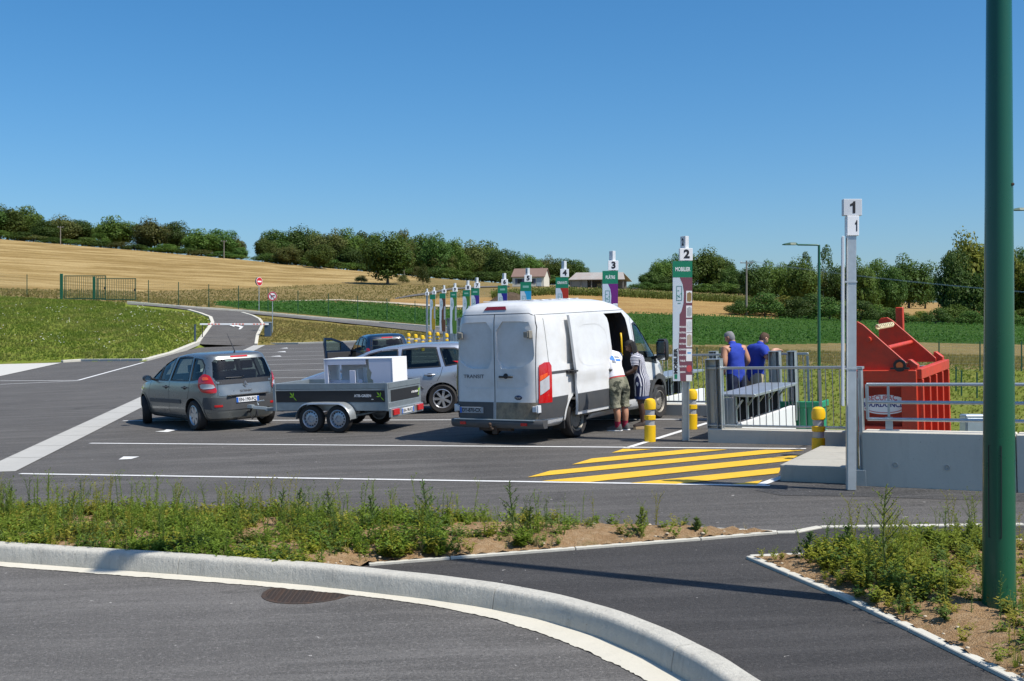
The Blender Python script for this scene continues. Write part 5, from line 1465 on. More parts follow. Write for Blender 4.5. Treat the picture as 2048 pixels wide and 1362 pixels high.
# ---- white broken cabinet lying in the trailer
M_['lam'] = pm('white_laminate', (.86,.86,.87), .35, 0, .03, 2); M_['chip'] = pm('raw_chipboard', (.50,.43,.32), .9, 0, .25, 30); M_['lam_shade'] = pm('shade_tinted_laminate', (.70,.70,.80), .4, 0, .03, 2)  # near-side boards carry their lilac shade in the base colour
t = empty('broken_cabinet', tm @ Matrix.Translation((-.56, .10, .487)), 'white broken kitchen cabinet with torn chipboard lying in the trailer', 'cabinet')
def board(c, d, nm='board', mat='lam', w=.003):
    mb = MB(); mb.box(c, d); return bbuild(mb, nm, M_[mat], t, w)
cl, cw, ch = 1.66, .62, 1.02; yf = cw/2     # long open side faces +y (the near side)
board((0, 0, ch-.009), (cl, cw, .018), 'top_board'); board((cl/2-.009, 0, ch/2-.02), (.018, cw-.002, ch-.04), 'end_board'); board((-cl/2+.009, 0, ch/2-.01), (.018, cw-.002, ch-.02), 'end_board')
board((.06, -.02, .4), (.018, cw-.1, ch-.24), 'divider'); board((.30, -.26, .70), (.9, .012, .55), 'back_board'); board((-.55, -.26, .5), (.4, .012, .9), 'back_board')
board((.50, .12, .28), (.62, .016, .56), 'loose_panel', 'lam_shade'); board((.02, .20, .30), (.10, .016, .55), 'loose_panel', 'lam_shade'); board((cl/2-.05, yf-.012, ch/2), (.09, .02, ch-.05), 'stile', 'lam_shade'); board((.32, yf-.012, ch-.075), (1.02, .02, .11), 'rail_board', 'lam_shade'); board((.14, yf-.012, ch/2-.1), (.14, .018, ch-.3), 'stile', 'lam_shade')
mb = MB(); pl = [(-cl/2+.02, .05), (-.30, .05), (-.30, .42), (-.36, .46), (-.35, .56), (-.29, .60), (-.33, .72), (-.27, .80), (-.26, ch-.02), (-cl/2+.02, ch-.02)]
mb.prism(pl, yf-.02, yf-.004, YF); bbuild(mb, 'torn_panel', M_['lam_shade'], t, .002)
mb = MB(); mb.prism([(-.36, .30), (-.25, .34), (-.22, .50), (-.20, .66), (-.22, .80), (-.25, ch-.04), (-.36, ch-.04)], yf-.034, yf-.021, YF); mb.build('torn_edge', M_['chip'], t)
board((0, 0, .012), (cl, cw, .016), 'bottom_board'); board((-.12, .05, .65), (.30, .016, .34), 'inner_panel')
for x in (cl/2-.1, -.22):
    mb = MB(); mb.box((x, yf-.04, ch*.72), (.05, .03, .06)); mb.build('hinge', M_['galv'], t)

# ---- silver estate car behind the trailer, nose to the left
PS = pm('silver_blue_metallic', (.50,.53,.58), .28, .7, .03, 2, coat=.6); WR_ = .325
lv = [(.20, -.80, 3.46, .78, 4, 4), (.28, -.95, 3.56, .86, 4, 3.6), (.42, -1.0, 3.60, .90, 4, 3.0), (.62, -1.0, 3.58, .91, 4, 2.8), (.74, -1.0, 3.46, .91, 4, 2.8),
      (.84, -.98, 3.28, .90, 4.5, 3.2), (.92, -.96, 3.02, .885, 5, 4), (1.0, -.93, 2.74, .865, 5, 5), (1.05, -.91, 2.60, .85, 5, 6), (1.2, -.84, 2.28, .80, 5, 6), (1.33, -.77, 1.96, .75, 5, 5), (1.44, -.70, 1.62, .70, 5, 5), (1.50, -.62, 1.32, .655, 5, 4), (1.54, -.45, .95, .56, 4, 4), (1.56, -.2, .5, .35, 3, 3)]
ecx, ecy = -1.62, 27.8; hd = R(177)
fw = Vector((math.cos(hd), math.sin(hd))); lf = Vector((-fw.y, fw.x)); o2 = Vector((ecx, ecy))-lf*.80
side = [[(.98, 1.03), (2.10, 1.01), (2.10, 1.12), (1.62, 1.35), (1.30, 1.42), (.98, 1.44)], [(.02, 1.05), (.90, 1.03), (.86, 1.43), (.40, 1.46), (.12, 1.45)], [(-.66, 1.13), (-.10, 1.06), (.02, 1.44), (-.30, 1.42), (-.58, 1.32)]]
ev, bv, body = car('estate_car', on_lot(o2.x, o2.y, hd) @ Matrix.Scale(1.06, 4), 'silver estate car parked behind the loaded trailer, nose to the left', 'car', lv, PS, (0, 2.69), .325, .21, 'seven',
    side, [(-.6, 1.08), (.6, 1.08), (.55, 1.38), (-.55, 1.38)], [(-.66, 1.08), (.66, 1.08), (.55, 1.38), (-.55, 1.38)],
    [(.38, -.70, 2.4, .70), (1.0, -.75, 2.5, .76), (1.2, -.68, 2.16, .72), (1.44, -.52, 1.45, .60)], .05, 0, 'glass_d', None, [(1.05, .38, .40), (1.05, -.38, .40), (.2, .38, .42), (.2, -.38, .42)])
for ax in ('y+', 'y-'):
    for ln in ([(.94, .30), (.93, .7), (.95, 1.02)], [(.36, .42), (.14, .66), (.02, .85), (-.04, 1.04)], [(2.18, .40), (2.16, .75), (2.06, .98)], [(.4, .28), (2.2, .27)]): seam(ev, bv, ln, ax)
    trim(ev, bv, [(.40, .56), (2.15, .53), (2.15, .60), (.46, .625)], ax, 'greyp', 'rubbing_strip', .012, 0, .06)
    for x in (0, 2.69): arch_lip(ev, bv, x, .385, 1 if ax == 'y+' else -1, PS)
    handle(ev, bv, .26, .87, ax, M_['alloy'], .24); handle(ev, bv, 1.16, .86, ax, M_['alloy'], .24)
    mirror(ev, 2.12, (.86 if ax == 'y+' else -.86), 1.04, 1 if ax == 'y+' else -1, PS)
    trim(ev, bv, [(2.95, .66), (3.30, .62), (3.36, .72), (3.05, .84)], ax, 'clear', 'headlamp', .012, 1, .04)
for s in (-1, 1): trim(ev, bv, [(s*.46, .62), (s*.74, .62), (s*.80, .76), (s*.55, .76)][::s], 'x+', 'clear', 'headlamp', .008, 1, .04)
seam(ev, bv, [(-.62, .78), (.62, .78)], 'x+'); trim(ev, bv, [(-.36, .34), (.36, .34), (.40, .50), (-.40, .50)], 'x+', 'blackp', 'grille', .006, 0, .05)
for s in (-1, 1): trim(ev, bv, [(s*.62, .80), (s*.80, .80), (s*.80, 1.15), (s*.68, 1.15)][::s], 'x-', 'redlens', 'tail_lamp', .010, 0, .04)
# ---- dark blue car with its driver's door open
PB = pm('dark_blue_paint', (.010,.026,.060), .22, .2, .03, 2, coat=.8); WR_ = .31
lv = [(.20, -.60, 3.10, .74, 5, 4), (.28, -.68, 3.18, .82, 5, 4), (.45, -.71, 3.22, .86, 5, 3.4), (.70, -.70, 3.18, .865, 5, 3.4), (.85, -.68, 3.02, .86, 5, 3.6), (.97, -.66, 2.60, .845, 5.5, 5), (1.03, -.64, 2.36, .83, 6, 6),
      (1.20, -.58, 2.06, .79, 6, 6), (1.36, -.51, 1.70, .74, 6, 6), (1.47, -.45, 1.36, .70, 6, 5), (1.54, -.37, 1.02, .64, 5, 4), (1.58, -.2, .70, .52, 4, 4), (1.595, .1, .42, .25, 3, 3)]
Yc = 42.0; cxr = (772-CX)*Yc/F; hd = R(90+19)
side = [[(1.0, 1.02), (1.66, 1.01), (1.66, 1.32), (1.24, 1.46), (.98, 1.48)], [(.16, 1.04), (.90, 1.02), (.86, 1.49), (.36, 1.49)], [(-.34, 1.10), (.06, 1.05), (.24, 1.48), (-.14, 1.44), (-.32, 1.32)]]
door = [(.98, .30), (1.70, .28), (2.08, .50), (2.08, 1.0), (1.70, 1.33), (1.24, 1.50), (.93, 1.52), (.96, 1.0)]
bc = cutter(side_prism(door, .3, 1.3), M_['blackp'])
rwB = [(-.58, 1.04), (.58, 1.04), (.52, 1.42), (-.52, 1.42)]
dv, bv, body = car('hatchback', on_lot(cxr, Yc, hd), 'dark blue car with its left front door wide open, behind the silver estate', 'car', lv, PB, (0, 2.5), .31, .19, 'alloy', side, rwB, [(-.64, 1.07), (.64, 1.07), (.54, 1.42), (-.54, 1.42)],
    [(.36, -.48, 2.2, .68), (1.0, -.50, 2.2, .74), (1.2, -.44, 1.92, .70), (1.48, -.32, 1.15, .60)], .05, 0, 'glass_d', [bc], [(.95, .38, .42), (.95, -.38, .42), (.1, .38, .45), (.1, -.38, .45)])
mb = MB(); ribbon(mb, bv, grow(rwB, .04), .08, 'x-', .003, .05, True); mb.build('window_surround', M_['blackp'], dv, 60)
for s in (-1, 1): trim(dv, bv, [(s*.62, .80), (s*.78, .80), (s*.76, 1.12), (s*.66, 1.12)][::s], 'x-', 'redlens', 'tail_lamp', .010, 1, .04)
trim(dv, bv, [(-.2, 1.45), (.2, 1.45), (.2, 1.48), (-.2, 1.48)], 'x-', 'redlens', 'brake_lamp', .010, 0, .04)
mirror(dv, 1.92, -.83, 1.04, -1, PB)
# open door leaf, hinged at x=2.05 and swung out to the left
dl = empty('open_door'); dl.parent = dv; dl.matrix_local = Matrix.Translation((2.06, .84, 0)) @ Matrix.Rotation(R(-70), 4, 'Z')
def dpoly(p): return [(x-2.06, z) for x, z in p]
outer = dpoly([(.98, .32), (1.70, .30), (2.05, .50), (2.05, 1.0), (1.70, 1.33), (1.24, 1.49), (.96, 1.51), (.92, 1.3), (.95, 1.0)])
inner = dpoly([(1.0, 1.03), (1.62, 1.02), (1.62, 1.28), (1.22, 1.42), (1.01, 1.43)])
me = cutter(side_prism(outer, -.09, 0), PB); me = boolean(me, [cutter(side_prism(inner, -.3, .3), M_['blackp'])]); me.name = 'door_leaf'; finish(me, 30); link('door_leaf', me, dl)
mb = MB(); mb.prism(dpoly([(1.02, .38), (1.68, .36), (2.0, .52), (2.0, .95), (1.02, .97)]), -.115, -.092, YF); bbuild(mb, 'door_lining', M_['inter'], dl, .01)
mb = MB(); mb.prism(inner, -.03, -.025, YF); mb.build('door_window', M_['glass'], dl)
mirror(dl, -.30, 0, 1.06, 1, M_['blackp'], .13, .16, .20)
# ---- white delivery van
PW = pm('white_van_paint', (.70,.71,.715), .34, 0, .04, 1.2, coat=.35, dirt=((.48,.46,.41), .55, 3.)); WR_ = .345
CR = .30    # cladding lower edge
lv = [(.28, -1.05, 4.10, .90, 8, 5), (.34, -1.17, 4.24, .98, 8, 4.5), (.42, -1.20, 4.30, 1.01, 8, 4.0), (.62, -1.185, 4.30, 1.03, 8.5, 3.8), (.80, -1.17, 4.26, 1.03, 9, 3.8), (1.0, -1.16, 4.16, 1.03, 9, 3.8), (1.12, -1.155, 4.02, 1.028, 9, 4), (1.22, -1.152, 3.80, 1.022, 9, 4.5),
      (1.32, -1.15, 3.56, 1.012, 9, 5.5), (1.45, -1.145, 3.40, .998, 9, 6), (1.70, -1.137, 3.13, .972, 9, 6.5), (1.95, -1.125, 2.86, .945, 9, 6.5), (2.15, -1.108, 2.60, .918, 9, 6), (2.28, -1.085, 2.36, .895, 8, 6), (2.38, -1.05, 2.10, .865, 7, 5.5), (2.455, -.99, 1.80, .81, 6, 5), (2.50, -.88, 1.50, .70, 5, 4.5), (2.53, -.6, 1.1, .45, 4, 4)]
vh = R(90-34)
fw = Vector((math.cos(vh), math.sin(vh))); rt = Vector((fw.y, -fw.x))
vc = Vector((1.137, 21.9))-rt*.90
van = empty('delivery_van', on_lot(vc.x, vc.y, vh) @ Matrix.Scale(1.02, 4), 'white high-roof delivery van with its side door slid open', 'van')
me = cutter(shell(dense(lv), 88), PW); bv = bvh_of(me)
OX0, OX1 = .78, 2.16        # side door opening
op = [(OX0, .50), (OX1, .50), (OX1+.02, 1.4), (OX1-.06, 2.1), (OX1-.16, 2.22), (OX0+.05, 2.22), (OX0, 2.15)]
fd = [(2.34, 1.30), (3.30, 1.16), (3.36, 1.32), (3.05, 1.62), (2.72, 1.92), (2.50, 1.98), (2.36, 1.96)]     # front door window
cuts = []
for x in (0, 3.3):
    for s in (-1, 1): cuts.append(cutter(cyl_y(x, .40, .42, s*.58, s*1.4), M_['black']))
cuts.append(cutter(shell([(.50, -1.05, 2.15, .90, 9, 9), (1.3, -1.05, 2.15, .90, 9, 9), (1.95, -1.02, 2.15, .85, 9, 9), (2.2, -.98, 2.1, .80, 9, 9), (2.38, -.9, 1.9, .70, 7, 7)], 48), M_['inter']))
cuts.append(cutter(shell([(.55, 2.22, 3.4, .92, 9, 6), (1.2, 2.22, 3.4, .93, 9, 6), (1.9, 2.22, 2.82, .86, 9, 6), (2.15, 2.22, 2.5, .80, 8, 6)], 48), M_['inter']))
cuts.append(cutter(side_prism(op, -1.4, -.6), M_['inter']))
for a, b in ((-1.4, -.5), (.5, 1.4)): cuts.append(cutter(side_prism(fd, a, b), M_['blackp']))
ws = [(-.84, 1.38), (.84, 1.38), (.74, 2.08), (-.74, 2.08)]
cuts.append(cutter(end_prism(ws, 2.45, 6), M_['blackp']))
# pressed panels: rear door window recesses and swages, side panel recesses
rp = [(.045, 1.33), (.56, 1.33), (.80, 1.47), (.82, 1.60), (.77, 2.10), (.70, 2.16), (.045, 2.17)]
for s in (-1, 1):
    p = [(s*a, b) for a, b in smooth_poly(rp, 1)][::s]
    mbx = end_prism(p, -1.5, 0)
    for v in mbx.v:
        if v.x > -.5: v.x = lerp(-1.066, -1.086, (v.z-1.33)/.84)
    cuts.append(cutter(mbx, PW))
    p = [(s*a, b) for a, b in [(.045, .98), (.60, .98), (.74, 1.06), (.60, 1.13), (.045, 1.13)]][::s]
    cuts.append(cutter(end_prism(p, -1.5, -1.148), PW))
sp = smooth_poly([(-.62, 1.36), (.50, 1.36), (.50, 2.05), (-.62, 2.05)], 2)
cuts.append(cutter(side_prism(sp, -1.3, -.958), PW)); cuts.append(cutter(side_prism(sp, .958, 1.3), PW))
me2 = boolean(me, cuts); me2.name = 'body'; finish(me2, 35); link('body', me2, van)
def vtrim(*a, **k): return trim(van, bv, *a, **k)
# grey cladding: sills, bumpers
for ax in ('y+', 'y-'):
    for p in ([(-1.10, .44), (-.46, .44), (-.42, .60), (-.36, .81), (-1.10, .80)], [(.46, .50), (.72, .50), (.72, .82), (.36, .815), (.42, .62)] if ax == 'y-' else [(.46, .46), (2.84, .46), (2.90, .62), (2.98, .82), (.36, .815), (.42, .62)], [(2.24, .46), (2.84, .46), (2.90, .62), (2.98, .82), (2.24, .82)], [(3.74, .40), (4.16, .42), (4.16, .74), (3.60, .88), (3.70, .66)]):
        vtrim(p, ax, 'greyp', 'side_cladding', .014, 0, .06)
    for x, w in ((3.3, .11), (0, .05)):
        pts = [(x+.47*math.cos(a), .40+.47*math.sin(a)) for a in [R(d) for d in range(-8, 189, 6)]]
        mb = MB(); ribbon(mb, bv, pts, w, ax, .024); mb.build('wheel_arch', M_['greyp'] if x else PW, van, 60)
    for ln in ([(2.26, .48), (2.26, 1.2), (2.28, 2.05), (2.40, 2.12)], [(3.52, .86), (3.46, 1.10), (3.40, 1.22)], [(2.28, 1.25), (3.42, 1.14)], [(-1.0, 2.27), (2.2, 2.27)], [(.62, .85), (.62, 2.2)], [(-.86, .85), (-.86, 2.2)]): seam(van, bv, ln, ax, .008, 'panel_gap', 'greyp' if ln[0][1] > 2 else 'ink')
    mb = MB(); patch(mb, bv, fd, ax, -.008, .08, 0); mb.build('door_window', M_['glass'], van, 180)
    mb = MB(); ribbon(mb, bv, grow(fd, .015), .045, ax, .004, .06, True); ribbon(mb, bv, [(2.86, 1.22), (2.80, 1.86)], .035, ax, .004); mb.build('window_trim', M_['blackp'], van)
    handle(van, bv, 2.42, 1.12, ax, M_['blackp'], .20)
mb = MB(); patch(mb, bv, ws, 'x+', -.008, .1, 0); mb.build('windscreen', M_['glass'], van, 180)
vtrim([(-1.0, .40), (1.0, .40), (1.0, .66), (-1.0, .66)], 'x+', 'greyp', 'front_bumper', .012, 0, .08)
vtrim([(-.45, .80), (.45, .80), (.5, 1.0), (-.5, 1.0)], 'x+', 'blackp', 'grille', .01, 0, .08)
for s in (-1, 1): vtrim([(s*.58, .84), (s*.92, .84), (s*.95, 1.14), (s*.66, 1.02)][::s], 'x+', 'clear', 'headlamp', .01, 1, .05)
# rear: black lower panels, doors, lamps
for s, nm in ((-1, 'right'), (1, 'left')):
    pp = [(s*.03, .44), (s*.86, .44), (s*.86, .735), (s*.03, .735)][::s]
    vtrim(pp, 'x-', M_['greyp'] if s > 0 else pm('scuffed_black_panel', (.045,.042,.038), .6, 0, .3, 6, dirt=((.30,.25,.17), 1., 5)), 'lower_door_panel', .008, 0, .05)
    L = wrap(van, lv, [(.89, .72), (1.17, .72), (1.17, 1.36), (1.12, 1.43), (1.0, 1.43), (.90, 1.38)], s, 'redlens', 'tail_lamp', .016)
    wrap(L, lv, [(.915, .86), (1.10, .96), (1.10, 1.20), (.915, 1.10)], s, 'whitelens', 'clear_lens', .022)
    wrap(L, lv, [(.915, 1.11), (1.06, 1.19), (1.06, 1.25), (.915, 1.20)], s, 'orangelens', 'indicator_lens', .022)
    ax = 'y+' if s > 0 else 'y-'
    for z in (.62, 1.93):
        q = shoot(bv, -1.10, z, ax, 0)
        mb = MB(); mb.box((-1.125, q.y+s*.015, z), (.10, .06, .13)); mb.box((-1.17, q.y-s*.03, z), (.03, .09, .10)); mb.tube([(-1.155, q.y+s*.03, z-.07), (-1.155, q.y+s*.03, z+.07)], .016, 8); bbuild(mb, 'door_hinge', M_['rim_dull'] if z > 1 else M_['num_s'], van, .006)
seam(van, bv, [(0, .44), (0, 2.30)], 'x-', .014); seam(van, bv, [(-.84, .44), (-.84, 2.05), (-.80, 2.25), (-.70, 2.30), (.70, 2.30), (.80, 2.25), (.84, 2.05), (.84, .44)], 'x-', .010)
vtrim([(-.24, 2.375), (.24, 2.375), (.20, 2.43), (-.20, 2.43)], 'x-', pm('dark_red_lens', (.17,.012,.016), .2, 0, .1, 9, coat=.5), 'brake_lamp', .012, 0, .03)
mb = MB(); rings = []
for y in np.linspace(-1.0, 1.0, 15):
    x = -1.235+.10*abs(y)**6; rings.append([(x, y, .28), (x+.10, y, .28), (x+.12, y, .42), (x-.02, y, .42), (x-.035, y, .40), (x-.035, y, .33)])
mb.loft(rings); bp = mb.build('rear_bumper', M_['greyp'], van, 40)
mb = MB(); mb.box((-1.245, 0, .428), (.05, 1.72, .012)); mb.build('tread_strip', M_['galv_d'], bp)
for s in (-1, 1):
    mb = MB(); mb.box((-1.268, s*.66, .36), (.012, .13, .05)); mb.build('reflector', M_['redlens'], bp)
mb = MB(); mb.box((-1.16, 0, .26), (.10, .70, .07)); mb.box((-1.23, -.02, .27), (.06, .10, .20)); mb.tube([(-1.22, 0, .27), (-1.33, 0, .27), (-1.36, 0, .33)], .025, 8); mb.lathe([(0, -.035), (.03, -.01), (.03, .012), (0, .034)], 12, Matrix.Translation((-1.36, 0, .36))); bbuild(mb, 'tow_bar', M_['rust'], van, .005)
q = shoot(bv, .50, .60, 'x-', .012); plate(van, Matrix.Translation((q.x-.012, .50, .59)), 'DY-870-CX', 'plate_d')
text('lettering', 'TRANSIT', .092, van, Matrix.Translation((shoot(bv, .44, 1.20, 'x-', 0).x-.004, .46, 1.19)) @ Matrix.Rotation(R(-90), 4, 'Z') @ FACE, M_['ink_g'], .001, sx=1.25)
q = shoot(bv, -.22, 1.17, 'x-', 0); mb = MB(); mb.tube([(q.x+.01, -.10, 1.19), (q.x-.035, -.12, 1.19), (q.x-.035, -.36, 1.19), (q.x+.01, -.38, 1.19)], .018, 8); mb.lathe([(0, .02), (.045, .015), (.05, 0)], 14, Matrix.Translation((q.x, -.24, 1.20)) @ Matrix.Rotation(R(-90), 4, 'Y')); mb.build('rear_door_handle', M_['blackp'], van, 60)
q = shoot(bv, -.50, .80, 'x-', 0); mb = MB(); mb.lathe([(0, .012), (.85, .010), (1, 0)], 28, Matrix.Translation((q.x, -.50, .82)) @ Matrix.Rotation(R(-90), 4, 'Y') @ Matrix.Diagonal((.042, .082, 1, 1))); bg = mb.build('badge', pm('badge_blue', (.02,.03,.07), .2, .3, .05, 4, coat=.5), van, 60)
text('lettering', 'Ford', .050, bg, Matrix.Translation((q.x-.0135, -.50, .82)) @ Matrix.Rotation(R(-90), 4, 'Z') @ FACE, M_['alloy'], .0005)
# slid-back side door standing off the body side
DX0 = -.22; dw = OX1-OX0
dm = MB(); zs = np.linspace(.44, 2.235, 19); rows = []
ynow = lambda z: shoot(bv, 1.2, z, 'y-', 0).y
for z in zs: rows.append((z, ynow(float(z))-.125))
ny = 12
for side_ in (0, 1):
    vs, fs = [], []
    for z, y in rows:
        for i in range(ny+1):
            u = i/ny; xx = DX0+u*dw
            if z > 2.05: xx = min(xx, DX0+dw-.14*((z-2.05)/.18)**2)
            dep = 0.0
            if side_ == 0 and 1.30 < z < 2.06 and .10 < u < .90: dep = .014
            if side_ == 0 and .93 < z < 1.06: dep = .018
            vs.append((xx, y+(.05 if side_ else dep), z))
    for a in range(len(rows)-1):
        for i in range(ny): f = (a*(ny+1)+i, a*(ny+1)+i+1, (a+1)*(ny+1)+i+1, (a+1)*(ny+1)+i); fs.append(f if side_ == 0 else f[::-1])
    dm.add(vs, fs)
N = len(rows)*(ny+1)
rim = [i for i in range(ny+1)]+[a*(ny+1)+ny for a in range(1, len(rows))]+[(len(rows)-1)*(ny+1)+i for i in range(ny-1, -1, -1)]+[a*(ny+1) for a in range(len(rows)-2, 0, -1)]
for a, b in zip(rim, rim[1:]+rim[:1]): dm.f.append([a, b, b+N, a+N][::-1]); dm.mi.append(0)
sdm = dm.mesh('sliding_door', PW, 45); sd_ = link('sliding_door', sdm, van); dbv = bvh_of(sdm)
trim(sd_, dbv, [(DX0+.004, .50), (DX0+dw-.004, .50), (DX0+dw-.004, .82), (DX0+.004, .82)], 'y-', 'greyp', 'door_cladding', .012, 0, .06)
handle(sd_, dbv, DX0+dw-.14, 1.16, 'y-', M_['blackp'], .13)
mb = MB(); ribbon(mb, dbv, smooth_poly([(DX0+.12, 1.30), (DX0+dw-.12, 1.30), (DX0+dw-.14, 2.05), (DX0+.12, 2.05)], 2), .016, 'y-', .003, .05, True); mb.build('panel_swage', PW, sd_, 60)
q = ynow(1.22); mb = MB(); mb.box((DX0-.02, q-.06, 1.22), (.16, .13, .05)); mb.box((DX0-.10, q-.02, 1.22), (.12, .05, .06)); bbuild(mb, 'roller_arm', M_['blackp'], sd_, .006)
mb = MB(); ribbon(mb, bv, [(-.95, 1.235), (.7, 1.235)], .05, 'y-', .003); mb.build('slide_rail', M_['greyp'], van)
mb = MB(); mb.bar((DX0+.4, -1.02, .42), (OX1-.1, -.98, .42), .05, .06); mb.build('lower_rail', M_['rim_dull'], van)
# inside: bulkhead ribs, shelf, yellow grab handle, seats
for i in range(5):
    mb = MB(); mb.tube([(.8+i*.3, .86, .55), (.8+i*.3, .88, 1.4), (.8+i*.3, .80, 2.05), (.8+i*.3, .5, 2.30), (.8+i*.3, -.5, 2.30)], .03, 6); mb.build('roof_rib', M_['blackp'], van)
for z in (1.1, 1.55, 1.9):
    mb = MB(); mb.box((1.2, .68, z), (1.5, .32, .02)); mb.build('shelf', M_['inter'], van)
mb = MB(); mb.bar((1.25, -.1, 1.50), (2.1, -.1, 1.50), .03, .025); mb.build('shelf_bar', M_['num_s'], van)
mb = MB(); mb.tube([(2.12, -.78, 1.78), (2.02, -.84, 1.80), (2.00, -.86, 1.72), (2.00, -.86, 1.45), (2.03, -.84, 1.38), (2.12, -.80, 1.38)], .022, 8); mb.build('grab_handle', M_['yellow'], van, 60)
mb = MB(); mb.box((1.5, 0, .53), (1.2, 1.5, .03)); mb.build('load_floor', M_['inter'], van)
for y in (-.5, .5): seat(van, 2.5, y, .80, .62)
mb = MB(); mb.box((3.25, 0, 1.10), (.35, 1.7, .30)); bbuild(mb, 'dashboard', M_['inter'], van, .05)
mb = MB(); mb.lathe([(.19, -.014), (.205, 0), (.19, .014), (.175, 0)], 20, Matrix.Translation((3.02, .5, 1.28)) @ Matrix.Rotation(R(-50), 4, 'Y'), closed=True); mb.build('steering_wheel', M_['blackp'], van)
# mirrors, wheels
for s in (-1, 1):
    mb = MB(); rings = []
    for u, k in ((0, .7), (.3, 1.), (.8, 1.), (1, .94)):
        c = Vector((3.20-.16*u, s*1.19, 1.42)); rings.append([c+Vector((0, s*dy*k, dz*k)) for dy, dz in [(-.09, -.22), (.09, -.22), (.12, -.15), (.12, .16), (.08, .22), (-.06, .22), (-.11, .15), (-.11, -.15)]])
    mb.loft(rings if s > 0 else [r[::-1] for r in rings]); mb.bar((3.16, s*.95, 1.25), (3.10, s*1.10, 1.28), .10, .06); o = mb.build('door_mirror', M_['blackp'], van, 40)
    for z, h in ((1.47, .24), (1.27, .10)):
        mb = MB(); mb.box((3.035, s*1.19, z), (.006, .18, h)); bbuild(mb, 'mirror_glass', M_['mirror'], o, .002)
for x in (0, 3.3):
    for s in (-1, 1): wheel(van, x, s*.89, .345, .225, 'van', s)
for s in (-1, 1):
    mb = MB(); mb.box((-.47, s*.88, .36), (.03, .26, .30)); bbuild(mb, 'mud_flap', M_['black'], van, .01)
for i in range(6):
    mb = MB(); q0 = shoot(bv, .0+i*.28-.6, 0, 'z+', 0); mb.bar((-.6+i*.30, -.55, q0.z+.0), (-.6+i*.30, .55, q0.z+.0), .09, .012); bbuild(mb, 'roof_rib', PW, van, .004)
# ------------------------------------------------------------------ people
def skin(name, verts, edges, mat, parent=None, sub=2, m=None, root=0):
    """verts: (x, y, z, rx, ry) joints; surface grown by a Skin modifier"""
    me = bpy.data.meshes.new(name); me.from_pydata([v[:3] for v in verts], edges, [])
    o = bpy.data.objects.new(name, me); COL.objects.link(o)
    md = o.modifiers.new('s', 'SKIN'); md.use_smooth_shade = True
    for i, sv in enumerate(me.skin_vertices[0].data):
        sv.radius = (verts[i][3], verts[i][4] if len(verts[i]) > 4 else verts[i][3]); sv.use_root = (i == root)
    ms = o.modifiers.new('u', 'SUBSURF'); ms.levels = sub; ms.render_levels = sub
    new = evaluated(o); bpy.data.objects.remove(o); bpy.data.meshes.remove(me)
    new.name = name; new.materials.clear(); new.materials.append(mat); finish(new, 180)
    return link(name, new, parent, m)
def chain(n, start=0): return [(i, i+1) for i in range(start, start+n-1)]
class Fig:
    def __init__(s): s.v = []; s.e = []; s.lab = []
    def put(s, *p): s.v.append(p); return len(s.v)-1
    def run(s, pts, frm=None, lab='x'):
        last = frm; n = 0
        for p in pts:
            i = s.put(*p)
            if last is not None: s.e.append((last, i)); s.lab.append(lab+str(n)); n += 1
            last = i
        return last
def garment(name, body, f, spec, off, mat, parent, flare=None):
    """cloth cut from the figure's own surface: spec maps a limb section to its covered (t0, t1) range"""
    me = body.data; n = len(me.polygons); Cn = np.empty(n*3); me.polygons.foreach_get('center', Cn); Cn = Cn.reshape(n, 3)
    best = np.full(n, 1e9); bl = np.zeros(n, int); bt = np.zeros(n)
    for si, (a, b) in enumerate(f.e):
        A_ = np.array(f.v[a][:3]); D_v = np.array(f.v[b][:3])-A_; tt = (Cn-A_)@D_v/(D_v@D_v); tc = np.clip(tt, 0, 1)
        dist = np.linalg.norm(Cn-A_-tc[:, None]*D_v, axis=1)-(f.v[a][3]+(f.v[b][3]-f.v[a][3])*tc)
        k = dist < best; best[k] = dist[k]; bl[k] = si; bt[k] = tt[k]
    fs = [list(p.vertices) for p in me.polygons if f.lab[bl[p.index]] in spec and spec[f.lab[bl[p.index]]][0] <= bt[p.index] <= spec[f.lab[bl[p.index]]][1]]
    used = sorted({i for q in fs for i in q}); ix = {k: n for n, k in enumerate(used)}
    vs = []
    for i in used:
        v = me.vertices[i]; o = off+.006*noise.noise(v.co*14)
        q = v.co+v.normal*o
        if flare: q = flare(q)
        vs.append(q)
    nme = bpy.data.meshes.new(name); nme.from_pydata([tuple(q) for q in vs], [], [[ix[k] for k in q] for q in fs])
    nme.materials.append(mat); finish(nme, 180); return link(name, nme, parent)
def hand(f, wrist, dirv, up, spread, k=1.0):
    """palm and five fingers from a wrist joint index; dirv/up/spread are unit vectors"""
    w = Vector(f.v[wrist][:3]); d = Vector(dirv).normalized(); u = Vector(up).normalized(); sp = Vector(spread).normalized()
    pal = f.run([(*(w+d*.045*k), .028*k, .018*k), (*(w+d*.085*k), .030*k, .016*k)], wrist)
    for i, (o, L) in enumerate(((-.027, .060), (-.009, .070), (.009, .066), (.026, .052))):
        b = w+d*.092*k+sp*o*k
        f.run([(*b, .010*k), (*(b+d*L*.5*k-u*.008*k), .009*k), (*(b+d*L*k-u*.030*k), .007*k)], pal)
    b = w+d*.035*k-sp*.030*k
    f.run([(*b, .012*k), (*(b+d*.035*k-sp*.020*k-u*.01*k), .010*k), (*(b+d*.060*k-sp*.024*k-u*.025*k), .008*k)], pal-1)
